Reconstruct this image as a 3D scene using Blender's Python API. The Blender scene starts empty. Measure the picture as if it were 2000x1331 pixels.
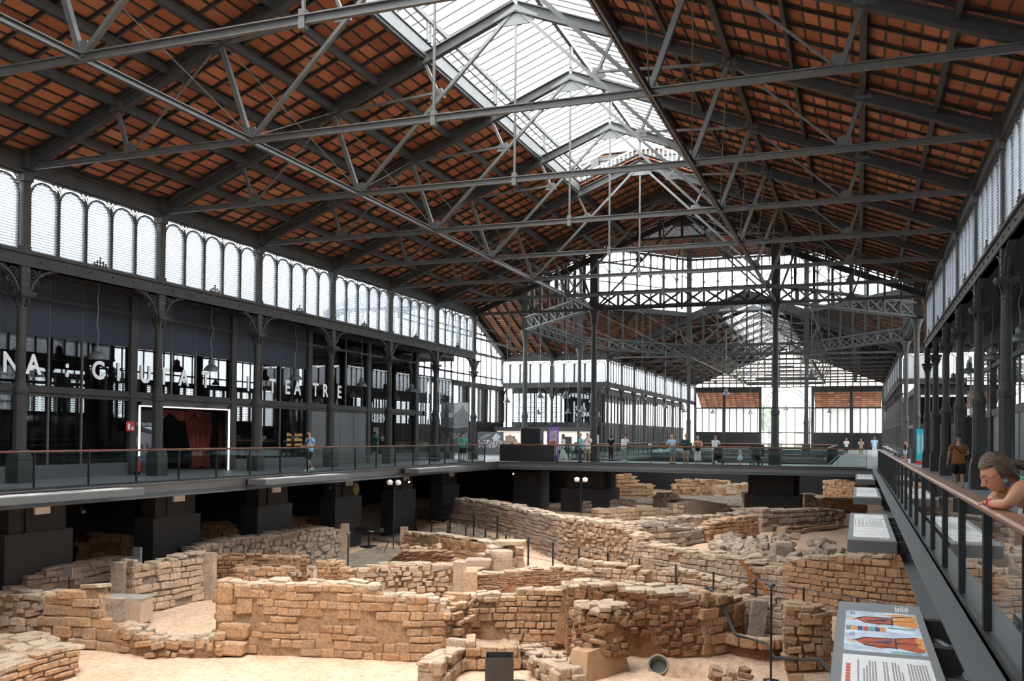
import bpy, math, random
from mathutils import Vector, Matrix
PI = math.pi
C = bpy.context.scene.collection
S = bpy.context.scene
# ------------------------------------------------------------------ camera, sky, light, exposure
cam_d = bpy.data.cameras.new('camera'); cam = bpy.data.objects.new('camera', cam_d); C.objects.link(cam); S.camera = cam
cam_d.sensor_fit = 'HORIZONTAL'; cam_d.sensor_width = 36.0; cam_d.lens = 36.0 * 1819.6 / 2000.0
cam_d.shift_y = (822.38 - 665.5) / 2000.0; cam_d.clip_start = 0.05; cam_d.clip_end = 600
EYE = 1.55
def cam_axes(yaw, pitch, roll):
    right = Vector((math.cos(yaw), math.sin(yaw), 0)); fwd = Vector((-math.sin(yaw), math.cos(yaw), 0)); up = Vector((0, 0, 1))
    f = fwd * math.cos(pitch) + up * math.sin(pitch); u = up * math.cos(pitch) - fwd * math.sin(pitch)
    return right * math.cos(roll) + u * math.sin(roll), u * math.cos(roll) - right * math.sin(roll), f
CR, CU, CF = cam_axes(0.355807, 0.0159623, 0.00928098)
m = Matrix((CR, CU, -CF)).transposed().to_4x4(); m.translation = Vector((0, 0, EYE)); cam.matrix_world = m

w = bpy.data.worlds.new('sky'); S.world = w; w.use_nodes = True
bgn = w.node_tree.nodes['Background']; bgn.inputs['Color'].default_value = (0.93, 0.97, 1.0, 1); bgn.inputs['Strength'].default_value = 7.0
S.view_settings.view_transform = 'Standard'; S.view_settings.look = 'None'; S.view_settings.gamma = 1.0
S.view_settings.use_curve_mapping = False; S.view_settings.exposure = 0.72
S.cycles.max_bounces = 8; S.cycles.diffuse_bounces = 4; S.cycles.glossy_bounces = 3; S.cycles.transmission_bounces = 4
S.cycles.transparent_max_bounces = 24; S.cycles.caustics_reflective = False; S.cycles.caustics_refractive = False
S.cycles.sample_clamp_indirect = 8.0
sn = bpy.data.lights.new('sun', 'SUN'); sn.energy = 9.0; sn.angle = math.radians(55); sn.color = (1.0, 0.93, 0.82)
so = bpy.data.objects.new('sun', sn); C.objects.link(so); so.rotation_euler = (math.radians(14), math.radians(8), 0)
def portal(name, center, normal, sx, sy, xdir):
    """an opening of the building through which the sky lights the hall (area light used as portal)"""
    l = bpy.data.lights.new(name, 'AREA'); l.shape = 'RECTANGLE'; l.size = sx; l.size_y = sy; l.cycles.is_portal = True
    o = bpy.data.objects.new(name, l); C.objects.link(o)
    z = -Vector(normal).normalized(); x = Vector(xdir).normalized(); y = z.cross(x)
    mm = Matrix((x, y, z)).transposed().to_4x4(); mm.translation = Vector(center); o.matrix_world = mm
XL, XR, AX, BAY, Y0 = -23.4, 3.55, -9.92, 5.81, 20.9
def TY(k): return Y0 + BAY * k
portal('skylight_portal', (AX - 2.2, 18.0, 15.6), (0.38, 0, -1), 4.7, 54, (1, 0, 0.38))
portal('skylight_portal', (AX + 2.2, 18.0, 15.6), (-0.38, 0, -1), 4.7, 54, (1, 0, -0.38))
portal('clerestory_portal', (XL - .35, 24.0, 8.05), (1, 0, 0), 64, 2.4, (0, 1, 0))
portal('clerestory_portal', (XR + .35, 24.0, 8.05), (-1, 0, 0), 64, 2.4, (0, 1, 0))
portal('gable_portal', (AX, -8.6, 12.0), (0, 1, 0), 14, 5.0, (1, 0, 0))
portal('lantern_portal', (AX, 90.5, 16.2), (0, -1, 0), 11, 5, (1, 0, 0))
portal('far_portal', (AX, 137.2, 7.0), (0, -1, 0), 26, 9, (1, 0, 0))
portal('far_skylight_portal', (AX, 114, 16.2), (0, 0, -1), 8.4, 42, (1, 0, 0))

# ------------------------------------------------------------------ materials
MATS = {}
def new_mat(name):
    m = bpy.data.materials.new(name); m.use_nodes = True; MATS[name] = m
    nt = m.node_tree; return m, nt, nt.nodes, nt.links, nt.nodes['Principled BSDF']
def ramp(nt, stops):
    r = nt.nodes.new('ShaderNodeValToRGB'); e = r.color_ramp.elements
    while len(e) < len(stops): e.new(0.5)
    for el, (p, c) in zip(e, stops): el.position = p; el.color = (*c, 1)
    return r
def noise(nt, scale, detail=4, rough=0.6, coord='Object', sc=None):
    t = nt.nodes.new('ShaderNodeTexCoord'); n = nt.nodes.new('ShaderNodeTexNoise')
    n.inputs['Scale'].default_value = scale; n.inputs['Detail'].default_value = detail; n.inputs['Roughness'].default_value = rough
    if sc:
        mp = nt.nodes.new('ShaderNodeMapping'); mp.inputs['Scale'].default_value = sc
        nt.links.new(t.outputs[coord], mp.inputs['Vector']); nt.links.new(mp.outputs['Vector'], n.inputs['Vector'])
    else: nt.links.new(t.outputs[coord], n.inputs['Vector'])
    return n
def bump(nt, src, strength, dist, bsdf):
    b = nt.nodes.new('ShaderNodeBump'); b.inputs['Strength'].default_value = strength; b.inputs['Distance'].default_value = dist
    nt.links.new(src, b.inputs['Height']); nt.links.new(b.outputs['Normal'], bsdf.inputs['Normal'])
def plain(name, col, rough=0.5, metal=0.0, spec=0.5, emit=None, estr=1.0, var=0.12, scale=3.0):
    m, nt, n, l, b = new_mat(name)
    b.inputs['Roughness'].default_value = rough; b.inputs['Metallic'].default_value = metal; b.inputs['Specular IOR Level'].default_value = spec
    if var:
        nz = noise(nt, scale)
        r = ramp(nt, [(0.3, tuple(c * (1 - var) for c in col)), (0.7, tuple(min(1, c * (1 + var)) for c in col))])
        l.new(nz.outputs['Fac'], r.inputs['Fac']); l.new(r.outputs['Color'], b.inputs['Base Color'])
    else: b.inputs['Base Color'].default_value = (*col, 1)
    if emit: b.inputs['Emission Color'].default_value = (*emit, 1); b.inputs['Emission Strength'].default_value = estr
    return m
def stone_mat(name, cols, bscale=9.0, bstr=0.85, island=True, dust_light=0.35):
    """weathered stone: each block its own tone, finer mottling, dusty upward faces with top light painted in"""
    m, nt, n, l, b = new_mat(name)
    b.inputs['Roughness'].default_value = 0.95; b.inputs['Specular IOR Level'].default_value = 0.15
    oi = n.new('ShaderNodeObjectInfo'); ge = n.new('ShaderNodeNewGeometry')
    add = n.new('ShaderNodeMath'); add.operation = 'ADD'; l.new(oi.outputs['Random'], add.inputs[0]); l.new(ge.outputs['Random Per Island'], add.inputs[1])
    fr = n.new('ShaderNodeMath'); fr.operation = 'FRACT'; l.new(add.outputs[0], fr.inputs[0])
    nz = noise(nt, 2.2, 6, 0.7, 'Object'); nz2 = noise(nt, bscale, 8, 0.7, 'Object')
    geo = n.new('ShaderNodeMapping'); l.new(ge.outputs['Position'], geo.inputs['Vector'])
    nzw = n.new('ShaderNodeTexNoise'); nzw.inputs['Scale'].default_value = 1.6; nzw.inputs['Detail'].default_value = 7; nzw.inputs['Roughness'].default_value = 0.7
    l.new(ge.outputs['Position'], nzw.inputs['Vector'])
    nzf = n.new('ShaderNodeTexNoise'); nzf.inputs['Scale'].default_value = bscale * 1.7; nzf.inputs['Detail'].default_value = 8; nzf.inputs['Roughness'].default_value = 0.75
    l.new(ge.outputs['Position'], nzf.inputs['Vector'])
    mx = n.new('ShaderNodeMix'); mx.data_type = 'FLOAT'; mx.inputs[0].default_value = 0.45
    l.new(fr.outputs[0], mx.inputs[2]); l.new(nzw.outputs['Fac'], mx.inputs[3])
    k = len(cols); r = ramp(nt, [(0.12 + 0.76 * i / (k - 1), c) for i, c in enumerate(cols)])
    l.new(mx.outputs[0], r.inputs['Fac'])
    r2 = ramp(nt, [(0.30, (0.50, 0.47, 0.45)), (0.5, (1, 1, 1)), (0.68, (1.28, 1.25, 1.22))]); l.new(nzf.outputs['Fac'], r2.inputs['Fac'])
    mul = n.new('ShaderNodeMix'); mul.data_type = 'RGBA'; mul.blend_type = 'MULTIPLY'; mul.inputs[0].default_value = 1.0
    l.new(r.outputs['Color'], mul.inputs[6]); l.new(r2.outputs['Color'], mul.inputs[7])
    sep = n.new('ShaderNodeSeparateXYZ'); l.new(ge.outputs['Normal'], sep.inputs[0])
    mr = n.new('ShaderNodeMapRange'); mr.inputs[1].default_value = 0.55; mr.inputs[2].default_value = 0.95; mr.inputs[3].default_value = 0; mr.inputs[4].default_value = dust_light
    l.new(sep.outputs['Z'], mr.inputs[0])
    dm = n.new('ShaderNodeMix'); dm.data_type = 'RGBA'; l.new(mr.outputs[0], dm.inputs[0]); l.new(mul.outputs[2], dm.inputs[6]); dm.inputs[7].default_value = (0.72, 0.58, 0.46, 1)  # upward faces mixed towards a pale dusty tone, top light painted in
    l.new(dm.outputs[2], b.inputs['Base Color'])
    hs = n.new('ShaderNodeMath'); hs.operation = 'MULTIPLY_ADD'; hs.inputs[1].default_value = 1.6; l.new(nzw.outputs['Fac'], hs.inputs[0]); l.new(nzf.outputs['Fac'], hs.inputs[2])
    bump(nt, hs.outputs[0], bstr, 0.09, b)
    return m
def glass_mat(name, tint, refl=0.08, rough=0.0, haze=0.0, ior=1.45, tl=(0.9, 0.93, 0.95)):
    """thin pane: lets most light straight through, mirrors a little with Fresnel, optional milky haze"""
    m, nt, n, l, b = new_mat(name); n.remove(b)
    out = n['Material Output']; tr = n.new('ShaderNodeBsdfTransparent'); tr.inputs['Color'].default_value = (*tint, 1)
    gl = n.new('ShaderNodeBsdfGlossy'); gl.inputs['Roughness'].default_value = rough; gl.inputs['Color'].default_value = (1, 1, 1, 1)
    fr = n.new('ShaderNodeLayerWeight'); fr.inputs['Blend'].default_value = 0.5; po = n.new('ShaderNodeMath'); po.operation = 'POWER'; po.inputs[1].default_value = 4.0; l.new(fr.outputs['Facing'], po.inputs[0])
    ad = n.new('ShaderNodeMath'); ad.operation = 'MULTIPLY_ADD'; ad.inputs[1].default_value = 0.9; ad.inputs[2].default_value = refl + 0.04; ad.use_clamp = True; l.new(po.outputs[0], ad.inputs[0])
    mx = n.new('ShaderNodeMixShader'); l.new(ad.outputs[0], mx.inputs[0]); l.new(tr.outputs[0], mx.inputs[1]); l.new(gl.outputs[0], mx.inputs[2])
    last = mx
    if haze:
        tn_ = n.new('ShaderNodeBsdfTranslucent'); tn_.inputs['Color'].default_value = (*tl, 1)
        m2 = n.new('ShaderNodeMixShader'); m2.inputs[0].default_value = haze; l.new(mx.outputs[0], m2.inputs[1]); l.new(tn_.outputs[0], m2.inputs[2]); last = m2
    l.new(last.outputs[0], out.inputs['Surface']); return m
IRON = plain('iron_paint', (0.046, 0.0455, 0.044), 0.6, 0.0, 0.3, var=0.18, scale=2.0)
IRON_L = plain('iron_paint_lit', (0.080, 0.079, 0.075), 0.45, 0.0, 0.6, var=0.15)  # same iron, its skylit look on the trusses painted into the tone
STEEL = plain('dark_steel', (0.013, 0.0135, 0.015), 0.4, 0.0, 0.5, var=0.1)
STEEL_M = plain('grey_steel', (0.095, 0.099, 0.102), 0.5, 0.0, 0.5, var=0.08)
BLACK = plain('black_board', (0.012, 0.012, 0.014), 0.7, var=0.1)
DECK = plain('deck_grey', (0.20, 0.212, 0.225), 0.45, 0.0, 0.5, var=0.1, scale=0.8)
WOOD = plain('rail_wood', (0.27, 0.135, 0.078), 0.28, 0.0, 0.5, var=0.35, scale=5)
BLIND = plain('dark_blind', (0.016, 0.022, 0.036), 0.7, var=0.08)
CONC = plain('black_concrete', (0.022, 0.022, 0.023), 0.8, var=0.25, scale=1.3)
WHITE = plain('white_paint', (0.8, 0.8, 0.78), 0.5, var=0.03)
LETTER = plain('letter_white', (0.90, 0.92, 0.95), 0.4, var=0)
CURT = plain('brown_curtain', (0.030, 0.012, 0.010), 0.9, var=0.3)
REDC = plain('red_velvet', (0.12, 0.010, 0.006), 0.7, var=0.25)
PANE = glass_mat('rail_glass', (0.87, 0.91, 0.90), 0.0)
PANE_W = glass_mat('window_glass', (0.55, 0.57, 0.60), 0.02)
SKYG = glass_mat('skylight_glass', (0.93, 0.96, 0.98), 0.0, 0.1, 0.10)
LOUV_B = glass_mat('frosted_pane', (0.45, 0.47, 0.49), 0.0, 0.3, 0.5)
LOUV = glass_mat('louvre_glass', (0.07, 0.078, 0.085), 0.0, 0.3, 0.85, tl=(0.62, 0.65, 0.69))
def tile_mat(name):
    m, nt, n, l, b = new_mat(name)
    b.inputs['Roughness'].default_value = 0.85; b.inputs['Specular IOR Level'].default_value = 0.2
    oi = n.new('ShaderNodeObjectInfo'); ge = n.new('ShaderNodeNewGeometry')
    add = n.new('ShaderNodeMath'); add.operation = 'ADD'; l.new(oi.outputs['Random'], add.inputs[0]); l.new(ge.outputs['Random Per Island'], add.inputs[1])
    fr = n.new('ShaderNodeMath'); fr.operation = 'FRACT'; l.new(add.outputs[0], fr.inputs[0])
    nz = n.new('ShaderNodeTexNoise'); nz.inputs['Scale'].default_value = 16; nz.inputs['Detail'].default_value = 6; nz.inputs['Roughness'].default_value = 0.75
    l.new(ge.outputs['Position'], nz.inputs['Vector'])
    mx = n.new('ShaderNodeMix'); mx.data_type = 'FLOAT'; mx.inputs[0].default_value = 0.6; l.new(fr.outputs[0], mx.inputs[2]); l.new(nz.outputs['Fac'], mx.inputs[3])
    r = ramp(nt, [(0.2, (0.16, 0.058, 0.032)), (0.5, (0.32, 0.12, 0.062)), (0.85, (0.50, 0.225, 0.125))]); l.new(mx.outputs[0], r.inputs['Fac'])
    l.new(r.outputs['Color'], b.inputs['Base Color']); bump(nt, nz.outputs['Fac'], 0.5, 0.02, b); return m
TILE = tile_mat('roof_brick')
ST_WARM = stone_mat('stone_warm', [(0.349, 0.189, 0.098), (0.543, 0.311, 0.170), (0.647, 0.397, 0.232), (0.466, 0.293, 0.182), (0.724, 0.470, 0.302)])
ST_PALE = stone_mat('stone_pale', [(0.388, 0.256, 0.170), (0.569, 0.397, 0.270), (0.672, 0.488, 0.352), (0.453, 0.342, 0.264), (0.750, 0.561, 0.415)])
ST_GREY = stone_mat('stone_grey', [(0.285, 0.213, 0.163), (0.453, 0.348, 0.270), (0.556, 0.427, 0.333), (0.375, 0.305, 0.264), (0.621, 0.488, 0.390)])
ST_DARK = stone_mat('stone_earth', [(0.194, 0.091, 0.044), (0.336, 0.159, 0.075), (0.440, 0.232, 0.119), (0.285, 0.159, 0.094), (0.517, 0.305, 0.176)], 7, 0.9)
ST_TOP_LIT = stone_mat('stone_top_lit', [(0.46, 0.33, 0.215), (0.58, 0.44, 0.31), (0.66, 0.51, 0.375), (0.50, 0.385, 0.275), (0.70, 0.56, 0.43)])  # cap stones: dusty pale stone, painted lighter for strong light on top
ST_PAVE = stone_mat('paving_stone_grey', [(0.20, 0.165, 0.13), (0.30, 0.25, 0.195), (0.36, 0.30, 0.235), (0.26, 0.225, 0.185), (0.40, 0.335, 0.265)], dust_light=0.0)
BRICK = stone_mat('old_brick', [(0.30, 0.145, 0.085), (0.44, 0.25, 0.15), (0.54, 0.33, 0.205), (0.38, 0.205, 0.12), (0.58, 0.40, 0.265)])
MORTAR = stone_mat('mortar', [(0.259, 0.146, 0.082), (0.440, 0.256, 0.145), (0.543, 0.342, 0.207), (0.362, 0.220, 0.126), (0.621, 0.415, 0.264)], 6, 1.0)
MORT_G = stone_mat('mortar_grey', [(0.233, 0.171, 0.126), (0.388, 0.287, 0.214), (0.478, 0.360, 0.270), (0.323, 0.244, 0.188), (0.543, 0.415, 0.314)], 6, 1.0)
SAND = stone_mat('sand_ground', [(0.463, 0.278, 0.175), (0.618, 0.398, 0.266), (0.721, 0.493, 0.351), (0.567, 0.366, 0.239), (0.772, 0.542, 0.407)], 4, 0.55, dust_light=0.15)

# ------------------------------------------------------------------ building helpers
class MB:
    def __init__(s): s.v = []; s.f = []; s.sm = []
    def add(s, vs, fs, smooth=False):
        o = len(s.v); s.v += [tuple(p) for p in vs]; s.f += [tuple(i + o for i in q) for q in fs]; s.sm += [smooth] * len(fs); return s
    def box(s, x0, y0, z0, x1, y1, z1):
        return s.add([(x0, y0, z0), (x1, y0, z0), (x1, y1, z0), (x0, y1, z0), (x0, y0, z1), (x1, y0, z1), (x1, y1, z1), (x0, y1, z1)],
                     [(0, 3, 2, 1), (4, 5, 6, 7), (0, 1, 5, 4), (1, 2, 6, 5), (2, 3, 7, 6), (3, 0, 4, 7)])
    def cbox(s, c, d): return s.box(c[0] - d[0] / 2, c[1] - d[1] / 2, c[2] - d[2] / 2, c[0] + d[0] / 2, c[1] + d[1] / 2, c[2] + d[2] / 2)
    def frame(s, p, q, up=(0, 0, 1)):
        p = Vector(p); q = Vector(q); d = (q - p).normalized(); u = Vector(up)
        if abs(d.dot(u)) > 0.98: u = Vector((0, 1, 0)) if abs(d.y) < 0.9 else Vector((1, 0, 0))
        x = d.cross(u).normalized(); y = x.cross(d).normalized(); return p, q, x, y
    def beam(s, p, q, w, h, up=(0, 0, 1)):
        p, q, x, y = s.frame(p, q, up); a = x * w / 2; b = y * h / 2
        return s.add([p - a - b, p + a - b, p + a + b, p - a + b, q - a - b, q + a - b, q + a + b, q - a + b],
                     [(0, 3, 2, 1), (4, 5, 6, 7), (0, 1, 5, 4), (1, 2, 6, 5), (2, 3, 7, 6), (3, 0, 4, 7)])
    def ibeam(s, p, q, w, h, t=0.03, up=(0, 0, 1)):
        p, q, x, y = s.frame(p, q, up)
        for c, ww, hh in ((0, t, h), (h / 2 - t / 2, w, t), (-h / 2 + t / 2, w, t)):
            s.beam(p + y * c, q + y * c, ww, hh, y)
        return s
    def tube(s, p, q, r, r2=None, n=8, caps=True):
        r2 = r if r2 is None else r2; p, q, x, y = s.frame(p, q); vs = []
        for c, rr in ((p, r), (q, r2)):
            for i in range(n):
                a = 2 * PI * i / n; vs.append(c + x * rr * math.cos(a) + y * rr * math.sin(a))
        fs = [(i, (i + 1) % n, n + (i + 1) % n, n + i) for i in range(n)]
        s.add(vs, fs, True)
        if caps: s.add(vs, [tuple(range(n))[::-1], tuple(range(n, 2 * n))])
        return s
    def path(s, pts, r, n=6):
        pts = [Vector(p) for p in pts]; vs = []
        for i, p in enumerate(pts):
            d = (pts[min(i + 1, len(pts) - 1)] - pts[max(i - 1, 0)]).normalized(); u = Vector((0, 0, 1)) if abs(d.z) < 0.95 else Vector((1, 0, 0))
            x = d.cross(u).normalized(); y = x.cross(d)
            for k in range(n):
                a = 2 * PI * k / n; vs.append(p + x * r * math.cos(a) + y * r * math.sin(a))
        fs = [(i * n + k, i * n + (k + 1) % n, (i + 1) * n + (k + 1) % n, (i + 1) * n + k) for i in range(len(pts) - 1) for k in range(n)]
        return s.add(vs, fs, True)
    def lathe(s, prof, c=(0, 0, 0), n=12, rot=0.0, smooth=True):
        vs = []; k = len(prof)
        for r, z in prof:
            for i in range(n):
                a = 2 * PI * i / n + rot; vs.append((c[0] + r * math.cos(a), c[1] + r * math.sin(a), c[2] + z))
        fs = [(j * n + i, j * n + (i + 1) % n, (j + 1) * n + (i + 1) % n, (j + 1) * n + i) for j in range(k - 1) for i in range(n)]
        s.add(vs, fs, smooth); return s.add(vs, [tuple(range(n))[::-1], tuple(range((k - 1) * n, k * n))])
    def quad(s, a, b, c, d): return s.add([a, b, c, d], [(0, 1, 2, 3)])
    def prism(s, poly, axis, a, b):
        """extrude a 2D outline between a and b along axis (0: poly is (y,z); 1: (x,z); 2: (x,y))"""
        n = len(poly); vs = []
        for t in (a, b):
            for p, q in poly: vs.append(((t, p, q), (p, t, q), (p, q, t))[axis])
        return s.add(vs, [tuple(range(n)), tuple(range(2 * n - 1, n - 1, -1))] + [(i, n + i, n + (i + 1) % n, (i + 1) % n) for i in range(n)])
    def strip(s, pts, w, axis, a, b):
        """flat bar following 2D points, w wide, extruded a..b"""
        L = []; R = []
        for i, p in enumerate(pts):
            p0 = pts[max(i - 1, 0)]; p1 = pts[min(i + 1, len(pts) - 1)]; dx, dy = p1[0] - p0[0], p1[1] - p0[1]; d = math.hypot(dx, dy) or 1
            L.append((p[0] - dy / d * w / 2, p[1] + dx / d * w / 2)); R.append((p[0] + dy / d * w / 2, p[1] - dx / d * w / 2))
        for i in range(len(pts) - 1): s.prism([L[i], L[i + 1], R[i + 1], R[i]], axis, a, b)
        return s
    def mesh(s, name):
        me = bpy.data.meshes.new(name); me.from_pydata(s.v, [], s.f)
        if any(s.sm): me.polygons.foreach_set('use_smooth', s.sm)
        me.update(); return me
    def build(s, name, mat, parent=None, world=True, fix=True):
        """link as one mesh object; vertices are world coordinates unless world is False (then local to the parent)"""
        if parent is not None and world:
            l = parent.matrix_basis.translation; g = parent.parent
            while g is not None: l = l + g.matrix_basis.translation; g = g.parent
            s.v = [(a - l.x, b - l.y, c - l.z) for a, b, c in s.v]
        me = s.mesh(name)
        if fix:
            import bmesh
            bm = bmesh.new(); bm.from_mesh(me); bmesh.ops.recalc_face_normals(bm, faces=bm.faces); bm.to_mesh(me); bm.free()
        me.materials.append(mat); o = bpy.data.objects.new(name, me); C.objects.link(o)
        if parent is not None: o.parent = parent
        return o
def tag(o, label, cat, group=None):
    o['label'] = label; o['category'] = cat
    if group: o['group'] = group
    return o
def empty(name, loc=(0, 0, 0), rz=0.0):
    o = bpy.data.objects.new(name, None); C.objects.link(o); o.location = loc; o.rotation_euler = (0, 0, rz); o.empty_display_size = 0.2; return o
def thing(name, label, cat, loc=(0, 0, 0), rz=0.0, group=None): return tag(empty(name, loc, rz), label, cat, group)
def struct(name, loc=(0, 0, 0), rz=0.0): o = empty(name, loc, rz); o['kind'] = 'structure'; return o
def sbuild(mb, name, mat): o = mb.build(name, mat); o['kind'] = 'structure'; return o
def put(name, me, parent, loc=(0, 0, 0), rot=None, scale=None):
    o = bpy.data.objects.new(name, me); C.objects.link(o)
    if parent is not None: o.parent = parent
    o.location = loc
    if rot is not None: o.rotation_euler = rot
    if scale is not None: o.scale = scale
    return o
def dup(o, loc=None, rz=None, label=None, group=None, parent=None, mirror=False):
    c = o.copy(); C.objects.link(c)
    if parent is not None: c.parent = parent
    if loc is not None: c.location = loc
    if rz is not None: c.rotation_euler[2] = rz
    if label: c['label'] = label
    if group: c['group'] = group
    for ch in list(o.children): dup(ch, parent=c)
    return c
FNT = bpy.data.fonts.load('<builtin>')
TEXTS = []
def text(name, body, size, mat, loc, rot, parent=None, ext=0.004, align='LEFT', sx=1.0, bold=0.0):
    cu = bpy.data.curves.new(name, 'FONT'); cu.body = body; cu.size = size; cu.extrude = ext; cu.align_x = align; cu.font = FNT; cu.offset = bold
    cu.resolution_u = 3; cu.materials.append(mat); o = bpy.data.objects.new(name, cu); C.objects.link(o)
    o.location = loc; o.rotation_euler = rot; o.scale = (sx, 1, 1)
    if parent is not None: o.parent = parent; o.location = Vector(loc) - parent.matrix_basis.translation
    TEXTS.append(o); return o
# ------------------------------------------------------------------ in-frame helper: which repeats show largest from where the picture is taken
def in_view(p, mx=0.04):
    v = Vector(p) - Vector((0, 0, EYE)); d = v.dot(CF)
    if d < 0.5: return None
    x = 0.5 + 0.90980 * v.dot(CR) / d; y = (822.38 - 1819.6 * v.dot(CU) / d) / 1331
    return d if -mx < x < 1 + mx and -mx < y < 1 + mx else None
SL = 0.392                                     # roof pitch
def roof_z(X, off=0.0): return 14.95 + off - SL * abs(X - AX)
HALF = XR - AX

# ------------------------------------------------------------------ ceilings: brick tiles laid between ribs and battens
tile_me = MB().box(-.5, -.5, 0, .5, .5, 1).mesh('tile'); tile_me.materials.append(TILE)
def ceiling(side, y_a, y_b, sky, n_parts, rnd):
    """one slope of a nave roof; side -1 left, +1 right; sky: (y0,y1) range left open for the skylight"""
    root = struct('ceiling', (AX + side * HALF, y_a, 9.9))
    L = HALF / math.cos(math.atan(SL)); pitch_x = 0.372; rib = BAY / 6
    n_c = int(HALF / pitch_x); nb = round((y_b - y_a) / BAY) * 6
    cells = []; field = MB(); bat = MB(); ang = math.atan(SL) * side
    for i in range(n_c):
        d0 = HALF - i * pitch_x; d1 = HALF - (i + 1) * pitch_x; dm = (d0 + d1) / 2
        segs = [(y_a, y_b)]
        if d1 < 3.05 and sky: segs = [s for s in ((y_a, sky[0]), (sky[1], y_b)) if s[1] > s[0] + .1]
        for a, b in segs:
            X = AX + side * d0; bat.beam((X, a, roof_z(X, .18)), (X, b, roof_z(X, .18)), .045, .045, (side * SL, 0, 1))
        for j in range(nb):
            ya = y_a + j * rib; ym = ya + rib / 2
            if not any(a <= ym <= b for a, b in segs): continue
            X = AX + side * dm; z = roof_z(X, .20 + rnd.uniform(-.008, .008))
            cells.append((X, ym, z, pitch_x - .03, rib - .05))
    vis = sorted((in_view(c[:3]) or 1e6, i) for i, c in enumerate(cells)); top = set(i for d, i in vis[:n_parts] if d < 1e5)
    for i, (X, ym, z, dx, dy) in enumerate(cells):
        if i in top: put('tile', tile_me, root, (X - root.location.x, ym - y_a, z - 9.9), (0, ang, 0), (dx * 1.07, dy, .05))
        else:
            h = dx / 2
            zl = roof_z(X - h) - roof_z(X) + z; zr = roof_z(X + h) - roof_z(X) + z; t = .05
            field.add([(X - h, ym - dy / 2, zl), (X + h, ym - dy / 2, zr), (X + h, ym + dy / 2, zr), (X - h, ym + dy / 2, zl),
                       (X - h, ym - dy / 2, zl + t), (X + h, ym - dy / 2, zr + t), (X + h, ym + dy / 2, zr + t), (X - h, ym + dy / 2, zl + t)],
                      [(0, 3, 2, 1), (4, 5, 6, 7), (0, 1, 5, 4), (1, 2, 6, 5), (2, 3, 7, 6), (3, 0, 4, 7)])
    o = field.build('tile_field', TILE, root, fix=False); o['kind'] = 'stuff'
    o = bat.build('batten_set', IRON, root, fix=False); o['kind'] = 'stuff'
    for j in range(nb + 1):                                   # ribs running up the slope
        y = y_a + j * rib; d_in = 3.1 if sky and sky[0] <= y <= sky[1] else 0.05
        MB().beam((AX + side * HALF, y, roof_z(AX + HALF, .12)), (AX + side * d_in, y, roof_z(AX + d_in, .12)), .058, .085).build('rib', IRON, root, fix=False)
    for d in (11.8, 10.0, 8.2, 6.45, 4.8, 3.15):                             # purlins
        X = AX + side * d; w = .16 if d in (10.0, 6.45, 3.15) else .09
        MB().beam((X, y_a, roof_z(X, -.06)), (X, y_b, roof_z(X, -.06)), w, .24).build('purlin', IRON, root, fix=False)
    # weather skin above the bricks
    X0 = AX + side * (HALF + .6); segs = [(y_a, y_b)]
    sk = MB()
    for a, b, d in ([(y_a, y_b, 0.0)] if not sky else [(y_a, sky[0], 0.0), (sky[0], sky[1], 3.1), (sky[1], y_b, 0.0)]):
        if b - a < .1: continue
        X1 = AX + side * d; z0, z1 = roof_z(X0, .30), roof_z(X1, .30)
        sk.add([(X0, a, z0), (X1, a, z1), (X1, b, z1), (X0, b, z0), (X0, a, z0 + .08), (X1, a, z1 + .08), (X1, b, z1 + .08), (X0, b, z0 + .08)],
               [(0, 3, 2, 1), (4, 5, 6, 7), (0, 1, 5, 4), (1, 2, 6, 5), (2, 3, 7, 6), (3, 0, 4, 7)])
    sk.build('roof_deck', BLACK, root, fix=False)
    return root
YN0, YN1 = TY(-5), TY(6)                        # the near nave: -8.15 .. 55.76
YF0, YF1 = 90.2, 90.2 + 9 * BAY                 # the far nave
SK0, SK1 = TY(-4), TY(4)
rnd = random.Random(3)
ceiling(-1, YN0, YN1, (SK0, SK1), 300, rnd); ceiling(1, YN0, YN1, (SK0, SK1), 300, rnd)
FS0, FS1 = YF0 + BAY, YF1 - BAY
ceiling(-1, YF0, YF1, (FS0, FS1), 0, rnd); ceiling(1, YF0, YF1, (FS0, FS1), 0, rnd)

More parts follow.
